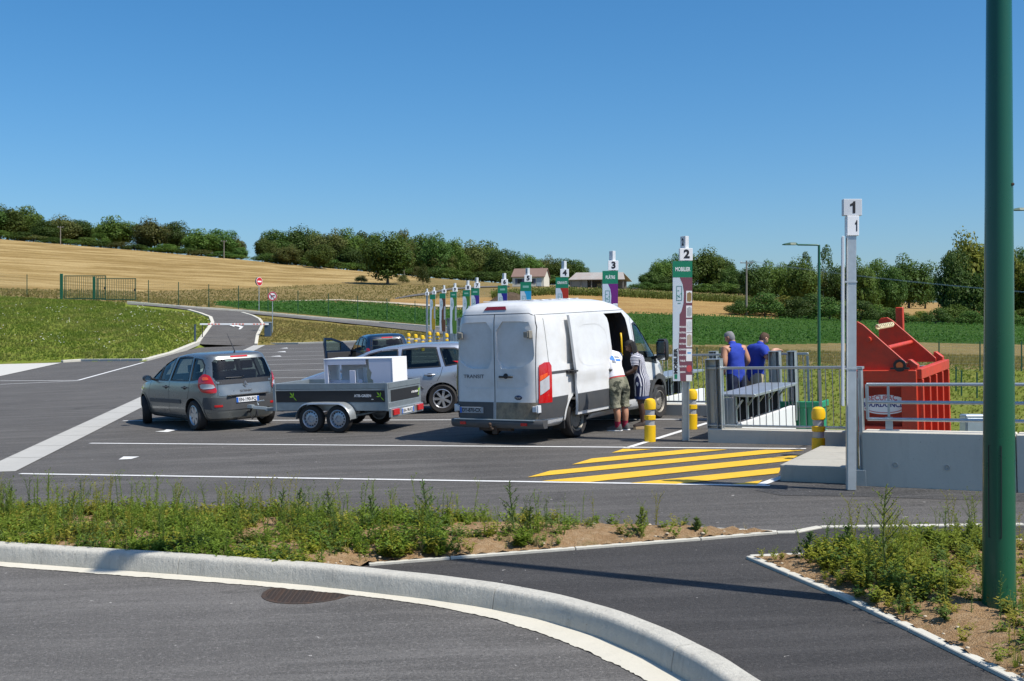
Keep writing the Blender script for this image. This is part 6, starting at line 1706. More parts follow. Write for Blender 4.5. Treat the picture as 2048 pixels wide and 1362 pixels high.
def head_mesh(parent, M, skinm, hairm, hair='short', name='head'):
    """head with brow, nose, chin and ears; local +Y is the face, origin at the neck top"""
    mb = MB(); n, k = 20, 14; vs = []
    for j in range(k+1):
        t = j/k; z = -.055+.235*t; ph = math.acos(max(-1, min(1, 1-2*t)))
        w = .078*math.sin(ph)**.75; l = .098*math.sin(ph)**.70
        if t < .45: w *= .72+.62*t; l *= .86+.30*t
        for i in range(n):
            a = 2*math.pi*i/n; x = w*math.cos(a); y = l*math.sin(a)
            fy = max(0, math.sin(a))
            if fy > .93 and .28 < t < .52: y += .022*(1-abs(t-.36)/.17) if abs(t-.36) < .17 else 0     # nose
            if fy > .6 and .50 < t < .58: y -= .008                                                      # eye sockets
            if fy > .8 and .16 < t < .24: y -= .004                                                      # mouth
            if fy > .8 and t < .14: y += .012
            vs.append((x, y+.012, z))
    fs = [(j*n+i, j*n+(i+1) % n, (j+1)*n+(i+1) % n, (j+1)*n+i) for j in range(k) for i in range(n)]
    mb.add(vs, fs, M)
    for s in (-1, 1): mb.lathe([(.004, 0), (.022, .006), (.026, .014), (.012, .016)], 10, M @ Matrix.Translation((s*.076, .0, .055)) @ Matrix.Rotation(R(90*s), 4, 'Y') @ Matrix.Diagonal((1.3, .8, 1, 1)))
    mb.lathe([(.058, -.16), (.054, -.06), (.056, .0)], 14, M @ Matrix.Translation((0, -.018, 0)))
    h = mb.mesh(name, skinm, 180)
    ho = link(name, h, parent)
    mb = MB()
    for s in (-1, 1): mb.lathe([(0, .004), (.011, 0)], 8, M @ Matrix.Translation((s*.032, .098, .072)) @ Matrix.Rotation(R(-90), 4, 'X'))
    mb.build('eyes', M_['ink'], ho)
    vs2, keep = [], []
    for j in range(k+1):
        for i in range(n):
            p = Vector(vs[j*n+i]); c = Vector((0, .005, .065)); d = p-c
            th = 1.10+.05*noise.noise(Vector((i*.9, j*.9, 1)))
            vs2.append(c+d*th)
    for f in fs:
        c = sum((Vector(vs[q]) for q in f), Vector())/4
        lim = .075 if hair == 'short' else .02
        if (c.z > .10 and c.y < .085) or (c.z > lim-.06*(c.y < -.03)-.03 and c.y < .015): keep.append(f)
    mb = MB(); mb.add(vs2, keep, M)
    me = mb.mesh('hair', hairm, 180); link('hair', me, ho)
    return ho
SK1 = pm('tanned_skin', (.46,.23,.14), .55, 0, .08, 8); SK2 = pm('dark_skin', (.085,.042,.026), .5, 0, .1, 8); SK3 = pm('fair_skin', (.52,.29,.20), .55, 0, .08, 8)
HG = pm('grey_hair', (.20,.20,.21), .8, 0, .4, 60, .6, 80); HBk = pm('black_hair', (.010,.009,.009), .7, 0, .4, 60, .6, 80); HB = pm('brown_hair', (.075,.040,.022), .8, 0, .4, 60, .6, 80)
TW = pm('white_cotton', (.74,.74,.78), .9, 0, .06, 6, .5, 18); BL = pm('royal_blue_cloth', (.015,.045,.36), .85, 0, .15, 6, .6, 14); ND = pm('navy_shorts_cloth', (.014,.022,.055), .9, 0, .2, 8, .6, 14)
m_, t_, b_ = nmat('camouflage_cloth'); p_ = pos(t_, kind='obj')
c_ = mix(t_, (.15,.155,.105), (.235,.23,.165), ramp(t_, noise_n(t_, 7, 3, .6, p_, .8), [(.45, (0,0,0)), (.5, (1,1,1))]))
c_ = mix(t_, c_, (.045,.05,.035), ramp(t_, noise_n(t_, 9, 3, .6, pos(t_, (1,1,1), (1,2,0), 'obj'), 1.), [(.56, (0,0,0)), (.60, (1,1,1))]))
t_.links.new(c_, b_.inputs['Base Color']); b_.inputs['Roughness'].default_value = .95; bump(t_, b_, noise_n(t_, 16, 4, .6, p_), .8, .03); CAMO = m_
m_, t_, b_ = nmat('striped_dress_cloth')
wv = t_.nodes.new('ShaderNodeTexWave'); wv.inputs['Scale'].default_value = 10.5; wv.inputs['Distortion'].default_value = .5; wv.bands_direction = 'X'
t_.links.new(pos(t_, (1, .6, .06), (0, 0, .5), 'obj'), wv.inputs['Vector'])
t_.links.new(ramp(t_, wv.outputs['Fac'], [(.50, (.015,.02,.07)), (.60, (.68,.68,.72))]), b_.inputs['Base Color']); b_.inputs['Roughness'].default_value = .9; STR = m_
m_, t_, b_ = nmat('striped_sleeve_cloth')
wv = t_.nodes.new('ShaderNodeTexWave'); wv.inputs['Scale'].default_value = 11; wv.bands_direction = 'Z'; t_.links.new(pos(t_, kind='obj'), wv.inputs['Vector'])
t_.links.new(ramp(t_, wv.outputs['Fac'], [(.50, (.015,.02,.07)), (.60, (.68,.68,.72))]), b_.inputs['Base Color']); b_.inputs['Roughness'].default_value = .9; STR2 = m_

def shoe(parent, x, y, ang, mat, k=1.0, sole=None):
    mb = MB(); rings = []
    for u, w, h0, h1 in ((-.10, .030, 0, .06), (-.08, .042, 0, .105), (-.01, .042, 0, .10), (.06, .046, 0, .068), (.13, .046, 0, .055), (.17, .030, .005, .04), (.18, .012, .012, .03)):
        rings.append([(-w, u, h0), (-w*1.02, u, h0+(h1-h0)*.5), (-w*.6, u, h1), (w*.6, u, h1), (w*1.02, u, h0+(h1-h0)*.5), (w, u, h0)])
    T = Matrix.Translation((x, y, 0)) @ Matrix.Rotation(ang, 4, 'Z') @ Matrix.Scale(k, 4)
    mb.M = T @ Matrix.Translation((0, 0, .02 if not sole else sole)); mb.loft(rings); o = mb.build('shoe', mat, parent, 50)
    mb = MB(T); s = sole or .02
    mb.loft([[(-w, u, 0), (-w, u, s), (w, u, s), (w, u, 0)] for u, w in ((-.11, .032), (-.06, .046), (.06, .050), (.13, .048), (.18, .020))]); bbuild(mb, 'sole', M_['board_w'] if not sole else pm('cork_wedge', (.52,.38,.22), .8), o, .006)
    return o

# ---- man in white T-shirt leaning into the van (local +Y = into the van)
ALL = (-9, 9)
into = math.atan2(-rt.y, -rt.x)-math.pi/2
mx, my = G(1240, 861)
t = empty('person', on_lot(mx, my, into-R(18)) @ Matrix.Scale(1.04, 4), 'person in white T-shirt and camouflage shorts bending into the van', 'person')
f = Fig()
pel = f.put(0, .0, .93, .165, .125)
ch = f.run([(0, .06, 1.06, .155, .125), (0, .15, 1.24, .185, .13), (0, .20, 1.36, .175, .11)], pel, 'tor'); nk = f.run([(-.01, .26, 1.46, .06), (-.02, .31, 1.52, .055)], ch, 'nk')
for s in (-1, 1):
    f.run([(s*.10, -.01, .84, .112, .115), (s*.105, .0, .50, .074), (s*.105, -.03, .44, .070), (s*.10, -.06, .32, .068), (s*.095, -.04, .10, .042), (s*.095, -.02, .07, .042), (s*.10, .07, .04, .04)], pel, 'leg')
    sh = f.run([(s*.20, .20, 1.36, .080), (s*.24, .30, 1.16, .056), (s*.22, .48, 1.08, .046), (s*.20, .60, 1.06, .033)], ch, 'arm')
    hand(f, sh, (0, 1, -.1), (0, 0, 1), (s, 0, 0))
bd = skin('body', f.v, f.e, SK1, t, 3)
sh_ = garment('t_shirt', bd, f, {'tor0': (.45, 9), 'tor1': ALL, 'tor2': ALL, 'nk0': (-9, .45), 'arm0': ALL, 'arm1': (-9, .55)}, .018, TW, t)
garment('waistband', bd, f, {'tor0': (.05, .6)}, .014, pm('red_waistband', (.50,.05,.05), .8), t)
garment('shorts', bd, f, {'tor0': (-9, .25), 'leg0': ALL, 'leg1': ALL, 'leg2': ALL, 'leg3': (-9, .12)}, .022, CAMO, t, lambda q: Vector((q.x*(1.10 if q.z < .8 else 1.0), q.y*1.12, q.z)))
for s in (-1, 1):
    shoe(t, s*.10, -.01, -.15*s+.35, pm('grey_trainer', (.085,.09,.095), .8, 0, .5, 20), 1.05)
garment('sock', bd, f, {'leg4': (.62, 9), 'leg5': ALL}, .008, pm('crimson_sock', (.33,.02,.06), .9), t)
hb_ = head_mesh(t, Matrix.Translation((-.02, .32, 1.565)) @ Matrix.Rotation(R(-42), 4, 'X'), SK1, HB)
bvs = bvh_of(sh_.data)
M_['bprint'] = pm('blue_shirt_print', (.06,.20,.62), .8); M_['gprint'] = pm('grey_shirt_print', (.22,.24,.28), .8)
def bpatch(poly, mat, nm):
    mb = MB(); vs = []
    for x, z in poly:
        h = bvs.ray_cast(Vector((x, -2, z)), Vector((0, 1, 0))); vs.append(h[0]+Vector((0, -.006, 0)) if h[0] else None)
    if all(v is not None for v in vs): mb.poly(vs); mb.build(nm, mat, sh_)
bpatch([(-.13, 1.32), (-.03, 1.30), (-.03, 1.39), (-.13, 1.41)], M_['bprint'], 'print'); bpatch([(-.10, 1.265), (-.03, 1.25), (-.03, 1.29), (-.10, 1.31)], M_['gprint'], 'print')
bpatch([(-.01, 1.35), (.10, 1.34), (.10, 1.37), (-.01, 1.385)], M_['gprint'], 'print'); bpatch([(-.01, 1.29), (.11, 1.28), (.11, 1.32), (-.01, 1.33)], M_['bprint'], 'print')

# ---- woman in the striped dress, looking in at the van door
wx, wy = G(1284, 857.5)
t = empty('person', on_lot(wx, wy, into+R(14)), 'person in navy and white striped dress and wedge sandals beside the van', 'person')
f = Fig(); zb = .06
pel = f.put(0, -.02, .90+zb, .165, .14); ch = f.run([(0, -.01, 1.06+zb, .125, .11), (0, .03, 1.22+zb, .15, .12), (0, .05, 1.32+zb, .145, .10)], pel, 'tor'); nk = f.run([(0, .09, 1.40+zb, .052), (0, .13, 1.45+zb, .05)], ch, 'nk')
for s in (-1, 1):
    f.run([(s*.085, -.03, .80+zb, .105), (s*.075, .0, .50+zb, .066), (s*.075, -.01, .45+zb, .062), (s*.075, -.035, .33+zb, .066), (s*.07, -.03, .09+zb, .038), (s*.07, -.02, .06+zb, .038), (s*.07, .08, .025+zb, .036)], pel, 'leg')
    w_ = f.run([(s*.17, .05, 1.31+zb, .068), (s*.21, .04, 1.10+zb, .050), (s*.15, .24, 1.02+zb, .040), (s*.10, .34, 1.05+zb, .030)], ch, 'arm')
    hand(f, w_, (-s*.2, 1, .1), (0, 0, 1), (s, 0, 0), .92)
bd = skin('body', f.v, f.e, SK2, t, 3)
dr = garment('dress', bd, f, {'tor0': ALL, 'tor1': ALL, 'tor2': ALL, 'nk0': (-9, .3), 'leg0': ALL}, .016, STR, t)
mb = MB(); rings = []
for z, rx, ry, yc in ((1.02, .148, .120, -.015), (.92, .172, .150, -.025), (.80, .178, .156, -.03), (.66, .172, .145, -.02), (.585, .166, .140, -.015)):
    rings.append([(rx*math.cos(a)*(1+.03*math.sin(7*a)), yc+ry*math.sin(a)*(1+.03*math.sin(5*a+1)), z+zb) for a in [2*math.pi*i/36 for i in range(36)]])
mb.loft(rings[::-1], False); mb.build('skirt', STR, dr, 180)
mb = MB(); mb.loft([[(x*1.0, y*1.0, z-d) for x, y, z in rings[-1]] for d in (.06, 0)], False); mb.build('hem', pm('navy_hem', (.012,.03,.12), .9), dr, 180)
garment('sleeve', bd, f, {'arm0': (.35, 9), 'arm1': (-9, .62)}, .020, STR2, dr)
for s in (-1, 1): shoe(t, s*.075, -.02, .35, pm('dark_sandal_strap', (.05,.035,.03), .7, 0, .4, 20), .95, .06)
hm = Matrix.Translation((0, .135, 1.50+zb)) @ Matrix.Rotation(R(-28), 4, 'X') @ Matrix.Rotation(R(15), 4, 'Z')
ho = head_mesh(t, hm, SK2, HBk, 'long')
for i in range(26):
    a = R(195+150*i/25); x0 = .088*math.cos(a)
    p0 = hm @ Vector((x0, .09*math.sin(a), .11)); p1 = p0+Vector((x0*.35, -.045, -.10)); p2 = p1+Vector((0, -.03, -.16)); p3 = p2+Vector((random.uniform(-.02, .02), -.01, -.12-.10*random.random()))
    mb = MB(); mb.tube([p0, p1, p2, p3], [.015, .016, .013, .005], 5); mb.build('braid', HBk, ho, 60)

# ---- two men in blue on the quay
def blue_man(px, Y, hd, label, hairm, bottoms, sleeve, skinm, armL, armR, lean=.05, headrot=(0, 0), hs=1.0):
    x = (px-CX)*Y/F
    t = empty('person', on_lot(x, Y, hd) @ Matrix.Scale(hs, 4), label, 'person')
    f = Fig(); pel = f.put(0, 0, .92, .17, .135); ch = f.run([(0, lean*.4, 1.08, .170, .135), (0, lean*.9, 1.26, .195, .14), (0, lean*1.2, 1.385, .185, .115)], pel, 'tor'); nk = f.run([(0, lean*1.6, 1.47, .062), (0, lean*2.1, 1.53, .058)], ch, 'nk')
    for s in (-1, 1): f.run([(s*.10, 0, .82, .115), (s*.11, .01, .50, .074), (s*.11, -.02, .32, .068), (s*.11, -.02, .08, .042), (s*.115, .07, .04, .04)], pel, 'leg')
    for s, arm in ((-1, armR), (1, armL)):
        last = f.run([(s*.21, lean*1.1, 1.39, .086), (*arm[0], .064), (*arm[1], .050), (*arm[2], .034)], ch, 'arm')
        d = Vector(arm[2])-Vector(arm[1]); hand(f, last, d.normalized()+Vector((0, 0, -.2)), (0, 0, 1), (s, 0, 0) if abs(d.x) < .15 else (0, 1, 0))
    bd = skin('body', f.v, f.e, skinm, t, 3)
    sp = {'tor0': ALL, 'tor1': ALL, 'tor2': ALL, 'nk0': (-9, .2), 'arm0': (-9, .55)}
    if sleeve: sp['arm0'] = ALL; sp['arm1'] = (-9, .6)
    garment('t_shirt' if sleeve else 'tank_top', bd, f, sp, .022, BL, t)
    garment('shorts', bd, f, {'tor0': (-9, .1), 'leg0': ALL, 'leg1': (-9, .92)}, .018, bottoms, t)
    for s in (-1, 1): shoe(t, s*.11, -.02, -.1*s, pm('dark_shoe', (.03,.03,.035), .7), 1.05)
    head_mesh(t, Matrix.Translation((0, lean*2.2+.015, 1.560)) @ Matrix.Rotation(R(headrot[1]), 4, 'Z') @ Matrix.Rotation(R(headrot[0]), 4, 'X'), skinm, hairm)
    return t
blue_man(1476, 23.6, R(22), 'person with grey hair in blue sleeveless top and navy shorts at the tipping table', HG, ND, False, SK1,
         ((.28, .0, 1.15), (.24, .20, 1.0), (.16, .36, 1.02)), ((-.28, -.02, 1.14), (-.25, .10, .92), (-.18, .28, .88)), .06, (-18, 30), 1.03)
blue_man(1511, 23.9, R(-65), 'person with brown hair in blue T-shirt resting a hand on the steel upright', HB, pm('beige_shorts_cloth', (.42,.36,.25), .9, 0, .1, 8), True, SK3,
         ((.33, .12, 1.20), (.37, .22, 1.38), (.35, .34, 1.385)), ((-.27, .02, 1.13), (-.26, .14, .92), (-.24, .26, .74)), .10, (-30, 0), 1.0)
# ------------------------------------------------------------------ vegetation
rng = np.random.default_rng(11)
def np_mesh(name, V, Fq, mat, k):
    """fast mesh: V (n,3), Fq (m,k) faces"""
    me = bpy.data.meshes.new(name)
    me.vertices.add(len(V)); me.vertices.foreach_set('co', V.astype(np.float32).ravel())
    me.loops.add(Fq.size); me.loops.foreach_set('vertex_index', Fq.astype(np.int32).ravel())
    me.polygons.add(len(Fq)); me.polygons.foreach_set('loop_start', np.arange(0, Fq.size, k, dtype=np.int32))
    me.polygons.foreach_set('loop_total', np.full(len(Fq), k, dtype=np.int32))
    me.materials.append(mat); me.update(calc_edges=True); return me
def quads(C, N, S, asp=1.0):
    """one quad per centre C with normal N, size S"""
    n = len(C); N = N/np.linalg.norm(N, axis=1, keepdims=True)
    r = rng.normal(size=(n, 3)); U = np.cross(N, r); U /= np.linalg.norm(U, axis=1, keepdims=True); W = np.cross(N, U)
    S = S[:, None]; a = U*S*.5; b = W*S*.5*asp
    V = np.stack([C-a*.6-b, C+a*.7-b*.5, C+a*.5+b, C-a*.8+b*.6], 1).reshape(-1, 3)
    return V, np.arange(4*n).reshape(n, 4)
def crown(seed, kind):
    """unit crown: diameter 1, height 1, standing on z=0 (crown zone only)"""
    rs = np.random.default_rng(seed); C, N, S = [], [], []
    def lump(c, r, k, s0):
        d = rs.normal(size=(k, 3)); d /= np.linalg.norm(d, axis=1, keepdims=True)
        rad = r*(.55+.5*rs.random(k)**.5)
        C.append(c+d*rad[:, None]); N.append(d+rs.normal(size=(k, 3))*.45+np.array([0, 0, .25])); S.append(s0*(.6+.8*rs.random(k)))
    if kind == 'conifer':
        for j in range(14):
            z = .08+.90*j/14; R0 = .50*(1-j/14.5)**.85
            for i in range(max(3, int(9*(1-j/16)))):
                a = rs.random()*6.28; rr = R0*(.45+.55*rs.random()); lump(np.array([rr*math.cos(a), rr*math.sin(a), z-.05*rr]), .085, 60, .026)
    elif kind == 'bush':
        for i in range(30):
            a = rs.random()*6.28; u = rs.random()**.5; rr = .40*u; z = .12+(.62*(1-u**2)+.1)*(.4+.6*rs.random())
            lump(np.array([rr*math.cos(a), rr*math.sin(a), z]), .15+.05*rs.random(), 140, .036)
    elif kind == 'open':      # airy crown with sky holes
        for i in range(26):
            a = rs.random()*6.28; u = rs.random(); z = .22+.72*rs.random(); rr = .42*math.sin(math.pi*min(1, .25+.7*z))*(.35+.65*u)
            lump(np.array([rr*math.cos(a), rr*math.sin(a), z]), .085+.05*rs.random(), 120, .024)
    else:
        for i in range(60):
            d = rs.normal(size=3); d /= np.linalg.norm(d); u = .55+.45*rs.random()
            wob = 1+.18*math.sin(3*math.atan2(d[1], d[0])+seed)+.10*math.sin(5*d[2]+seed*2)
            c = np.array([d[0]*.36*u*wob, d[1]*.36*u*wob, .55+d[2]*.38*u*wob])
            if c[2] < .16: continue
            lump(c, .11+.08*rs.random(), 165, .029)
        for i in range(10):
            d = rs.normal(size=3); d /= np.linalg.norm(d); lump(np.array([d[0]*.2, d[1]*.2, .5+d[2]*.2]), .18, 70, .07)
    C = np.concatenate(C); N = np.concatenate(N); S = np.concatenate(S)
    return quads(C, N, S)
LM = {'dark': leafmat('leaf_dark', (.046,.092,.016), (.070,.130,.024), (.105,.165,.034)),
      'mid': leafmat('leaf_mid', (.065,.120,.018), (.10,.165,.028), (.15,.20,.038)),
      'yel': leafmat('leaf_yellow_green', (.10,.135,.016), (.16,.185,.024), (.26,.25,.04)),
      'olive': leafmat('leaf_olive', (.08,.105,.024), (.12,.14,.034), (.17,.17,.05)),
      'walnut': leafmat('leaf_walnut', (.030,.055,.008), (.050,.080,.011), (.095,.115,.018))}
CR_ = {}
def crown_mesh(kind, var, tone):
    if (kind, var) not in CR_: CR_[(kind, var)] = crown(var*17+{'broad': 1, 'open': 2, 'bush': 3, 'conifer': 4}[kind], kind)
    k2 = (kind, var, tone)
    if k2 not in CR_: V, Fq = CR_[(kind, var)]; CR_[k2] = np_mesh('crown', V, Fq, LM[tone], 4)
    return CR_[k2]
def trunk_mesh(var):
    k = ('trunk', var)
    if k not in CR_:
        random.seed(var); mb = MB(); top = .62
        mb.tube([(0, 0, -.03), (.006, .004, .1), (-.006, .006, .25), (.01, 0, top)], [.030, .022, .018, .008], 8)
        for i in range(7):
            a = i*2.4+random.random(); z = .16+.055*i; L = .30-.02*i
            mb.tube([(0, 0, z), (L*.5*math.cos(a), L*.5*math.sin(a), z+.10), (L*math.cos(a), L*math.sin(a), z+.26)], [.011, .007, .003], 5)
        CR_[k] = mb.mesh('trunk', M_['bark'], 60)
    return CR_[k]
def tree(base, w_, h_, kind, var, tone, label, group, name='tree', cat='tree', rot=0.0):
    t = empty(name, Matrix.Translation(base) @ Matrix.Rotation(rot, 4, 'Z') @ Matrix.Diagonal((w_, w_, h_, 1)), label, cat, group)
    link('crown', crown_mesh(kind, var, tone), t)
    if kind != 'bush': link('trunk', trunk_mesh(var % 3), t)
    else: link('stems', trunk_mesh(var % 3), t, Matrix.Diagonal((1, 1, .7, 1)))
    return t
def px_tree(px, top, hw, Y, kind, var, tone, label, group, name='tree', cat='tree', base_py=None):
    x = (px-CX)*Y/F; z = wz(x, Y); h = (pz(top, Y)-z)*(1.10 if kind == 'broad' else 1.03); w_ = 2*hw*Y/F*1.34
    return tree((x, Y, z-.15), w_, h+.15, kind, var, tone, label, group, name, cat, rot=(px*1.7) % 6.28)
ORD = ['first', 'second', 'third', 'fourth', 'fifth', 'sixth', 'seventh', 'eighth', 'ninth', 'tenth', 'eleventh', 'twelfth', 'thirteenth', 'fourteenth', 'fifteenth', 'sixteenth', 'seventeenth', 'eighteenth', 'nineteenth', 'twentieth']
def rank(L, i): return ORD[sorted(range(len(L)), key=lambda q: L[q][0]).index(i)]
tones = ['dark', 'mid', 'mid', 'dark', 'olive']
LT = [(-30, 415, 40), (15, 420, 38), (48, 420, 36), (90, 446, 26), (122, 438, 32), (165, 444, 34), (200, 466, 24), (232, 440, 38), (275, 450, 28), (302, 444, 32), (345, 448, 30), (376, 470, 26), (402, 464, 32), (440, 466, 32), (466, 478, 24), (482, 496, 13)]
for i, (px, top, hw) in enumerate(LT):
    kind = 'open' if i in (6, 8, 11) else 'broad'
    px_tree(px, top, hw, 462+(i % 3)*9, kind, i % 5, tones[i % 5], 'leafy tree in the ridge row above the stubble, %s from the left edge' % ORD[i], 'ridge trees on the left')
for i, px in enumerate(range(-40, 472, 34)):
    px_tree(px+(i*37 % 15), interp(px, [(-60, 452), (0, 456), (480, 500)])+(i*13 % 11), 27, 455, 'bush', i % 3, tones[(i+1) % 5], 'undergrowth bush at the foot of the ridge trees', 'undergrowth on the ridge', 'shrub', 'shrub')
WT = [(530, 478, 20), (552, 470, 34), (592, 462, 38), (628, 468, 32), (660, 470, 36), (694, 466, 32), (728, 474, 32), (700, 498, 28), (640, 492, 26), (575, 495, 26), (760, 478, 30), (842, 480, 30), (872, 478, 30), (902, 486, 28), (936, 495, 38), (965, 490, 40), (1000, 508, 28), (1030, 510, 26), (1060, 515, 24), (1088, 520, 24), (1115, 523, 26), (1142, 525, 28), (1162, 533, 18), (812, 476, 28), (880, 512, 26), (920, 515, 26), (990, 520, 24)]
for i, (px, top, hw) in enumerate(WT):
    px_tree(px, top, hw, 470+(i % 4)*8-(30 if top > 490 and px < 720 else 0), 'broad', (i+2) % 5, tones[(i*2+1) % 5], 'leafy tree in the wood on the skyline behind the lone round tree', 'wood on the skyline')
for i in range(23):
    px = 536+i*28; px_tree(px, interp(px, [(500, 500), (760, 522), (1160, 548)])+(i*7 % 9), 27, 456, 'bush', i % 3, tones[i % 4], 'bushy undergrowth at the edge of the skyline wood', 'undergrowth of the skyline wood', 'shrub', 'shrub')
b = hit(775, 569); tree(b-Vector((0, 0, .3)), 2*57*b.y/F*1.12, pz(466, b.y)-b.z+.3, 'broad', 7, 'walnut', 'big round dark green tree standing alone on the field bank', None, rot=.6)
px_tree(808, 461, 22, 430, 'open', 3, 'olive', 'tall thin half-bare tree rising behind the big round tree', None)
b = hit(846, 569); tree(b, 2*14*b.y/F, pz(520, b.y)-b.z, 'bush', 1, 'walnut', 'small upright bush right of the big round tree', None, 'shrub', 'shrub')
for i, (px, py, top, hw) in enumerate(((722, 565, 548, 14), (806, 566, 546, 13), (835, 556, 530, 14))):
    b = hit(px, py); tree(b, 2*hw*b.y/F, pz(top, b.y)-b.z, 'bush', i, 'olive', ('low scrub left of', 'low scrub just right of', 'scrub behind')[i]+' the big round tree trunk', None, 'shrub', 'shrub')
RA = [(1298, 546, 20), (1322, 528, 26), (1345, 516, 28), (1370, 520, 24), (1408, 507, 38), (1440, 516, 30), (1462, 540, 20), (1482, 556, 20), (1300, 560, 18), (1335, 556, 24)]
for i, (px, top, hw) in enumerate(RA): px_tree(px, top, hw, 318+(i % 3)*7, 'broad', i % 5, ('dark', 'mid', 'dark')[i % 3], 'tree in the clump around the MOBILIER board, %s from its left end' % rank(RA, i), 'clump behind the MOBILIER board')
for i, px in enumerate(range(1285, 1500, 24)): px_tree(px, 562+(i*5 % 7), 24, 312, 'bush', i % 3, ('dark', 'mid')[i % 2], 'undergrowth bush below the clump around the MOBILIER board, %s from the left' % ORD[i], 'undergrowth behind the maize', 'shrub', 'shrub')
RB = [(1508, 536, 30, 'broad', 'dark'), (1542, 530, 28, 'broad', 'mid'), (1576, 536, 28, 'broad', 'mid'), (1606, 528, 34, 'broad', 'mid'), (1640, 548, 26, 'open', 'olive'), (1690, 534, 28, 'broad', 'dark'), (1720, 528, 30, 'broad', 'mid'), (1750, 534, 28, 'broad', 'mid'), (1776, 560, 26, 'broad', 'yel'), (1738, 565, 26, 'broad', 'mid'), (1818, 526, 40, 'broad', 'dark'), (1850, 548, 28, 'broad', 'dark'), (1785, 545, 26, 'broad', 'dark'), (1670, 545, 24, 'broad', 'dark')]
for i, (px, top, hw, kind, tone) in enumerate(RB): px_tree(px, top, hw, (262 if px < 1790 else 420)+(i % 3)*6, kind, (i+1) % 5, tone, 'tree in the belt right of the utility pole, %s from its left end' % rank(RB, i), 'tree belt on the right')
for px, top, hw, lab in ((1612, 505, 24, 'shorter of two dark conifers left of the slim lamp post'), (1652, 492, 26, 'taller dark conifer beside the slim lamp post'), (2040, 496, 26, 'dark conifer at the right edge behind the yellowing trees')):
    px_tree(px, top, hw, 285, 'conifer', int(px) % 3, 'dark', lab, None)
TL = ((1905, 522, 34, 'dark'), (1938, 486, 46, 'yel'), (1968, 500, 44, 'yel'), (1925, 545, 40, 'dark'), (2022, 510, 34, 'yel'), (2062, 520, 40, 'dark'), (2110, 505, 50, 'mid'), (1990, 540, 36, 'dark'))
for i, (px, top, hw, tone) in enumerate(TL):
    px_tree(px, top, hw, 215+(i % 3)*6, 'broad', (i+3) % 5, tone, ('yellowing' if tone == 'yel' else 'dark')+' broad tree near the thick green lamp post, %s from the left' % rank(TL, i), 'trees behind the thick lamp post')
HB_ = [(1478, 596, 20), (1500, 588, 26), (1530, 582, 28), (1562, 586, 28), (1594, 588, 26), (1626, 584, 28), (1660, 588, 26), (1692, 594, 24), (1722, 598, 26), (1756, 604, 24), (1784, 612, 20), (1842, 620, 16), (1872, 612, 22), (1906, 604, 28), (1940, 620, 22), (1975, 612, 24), (2010, 612, 26), (2044, 616, 22), (1812, 622, 16)]
for i, (px, top, hw) in enumerate(HB_): px_tree(px, top, hw*1.15, 206+(i % 2)*5, 'bush', i % 3, ('dark', 'mid', 'dark', 'yel')[i % 4] if i % 5 else 'dark', 'rounded bush in the hedge behind the green crop, %s from the left' % rank(HB_, i), 'hedge behind the crop', 'shrub', 'shrub')

def stuff(name, V, Fq, k, mat, label, cat):
    o = link(name, np_mesh(name, V, Fq, mat, k)); return prop(o, label, cat, None, 'stuff')
def blades(P, H, Wd, nb, lean=.5):
    """tufts: nb triangular blades per root P"""
    n = len(P); P = np.repeat(P, nb, 0); H = np.repeat(H, nb)*(.5+.7*rng.random(n*nb)); Wd = np.repeat(Wd, nb)
    a = rng.random(n*nb)*6.283; l = lean*rng.random(n*nb)*H; u = np.stack([np.cos(a), np.sin(a), np.zeros_like(a)], 1)
    base = P+u*(H*.18*rng.random(n*nb))[:, None]; side = np.stack([-np.sin(a+1.3*rng.random(n*nb)), np.cos(a), np.zeros_like(a)], 1)*(Wd*.5)[:, None]
    tip = base+u*l[:, None]+np.stack([np.zeros_like(H), np.zeros_like(H), H], 1)
    V = np.stack([base-side, base+side, tip], 1).reshape(-1, 3); return V, np.arange(len(V)).reshape(-1, 3)
def scatter_fan(n, px0, px1, y0, y1, zf, ok):
    out = []
    while len(out) < n:
        px = rng.uniform(px0, px1); Y = math.sqrt(rng.uniform(y0*y0, y1*y1))
        if ok(px, Y): out.append(((px-CX)*Y/F, Y, zf(px, Y)))
    return np.array(out)
GM = leafmat('grass_blades', (.145,.215,.026), (.205,.26,.040), (.31,.29,.085), 0, .45); GD = leafmat('dry_blades', (.26,.22,.065), (.34,.28,.11), (.20,.21,.05), 0, .45)
def on_road(px, Y):
    py = py_terr(px, Y)
    return 385 < px < 530 and py > 612 and px > interp(py, [(612, 300), (622, 375), (636, 418), (650, 424), (690, 394)]) and px < interp(py, [(612, 372), (620, 440), (627, 490), (640, 522), (690, 514)])
def near_service(px, Y):
    py = py_terr(px, Y); c = interp(px, [(255, 608), (363, 617.5), (484, 626), (636, 640), (760, 651), (905, 666)]); return px > 250 and abs(py-c) < 7
P = scatter_fan(15000, -60, 432, 66, 107.5, z_near, lambda px, Y: Y > interp(px, YB)+.6 and not on_road(px, Y) and not near_service(px, Y))
V, Fq = blades(P, rng.uniform(.08, .22, len(P)), rng.uniform(.04, .09, len(P)), 6, 1.1); stuff('bank_grass', V, Fq, 3, GM, 'rough green and dry grass covering the left bank', 'grass')
P = scatter_fan(5200, 516, 960, 89.5, 107.5, z_near, lambda px, Y: not on_road(px, Y) and not near_service(px, Y))
V, Fq = blades(P, rng.uniform(.06, .18, len(P)), rng.uniform(.04, .08, len(P)), 6, 1.1); stuff('slope_grass', V, Fq, 3, GD, 'dry yellowish grass on the slope between entry and service road', 'grass')
P = scatter_fan(16000, 1290, 2110, 32, 108, z_pit, lambda px, Y: Y > 74 or rng.random() < .8)
nr_ = P[:, 1] < 78+6*np.sin(P[:, 0]*.7)
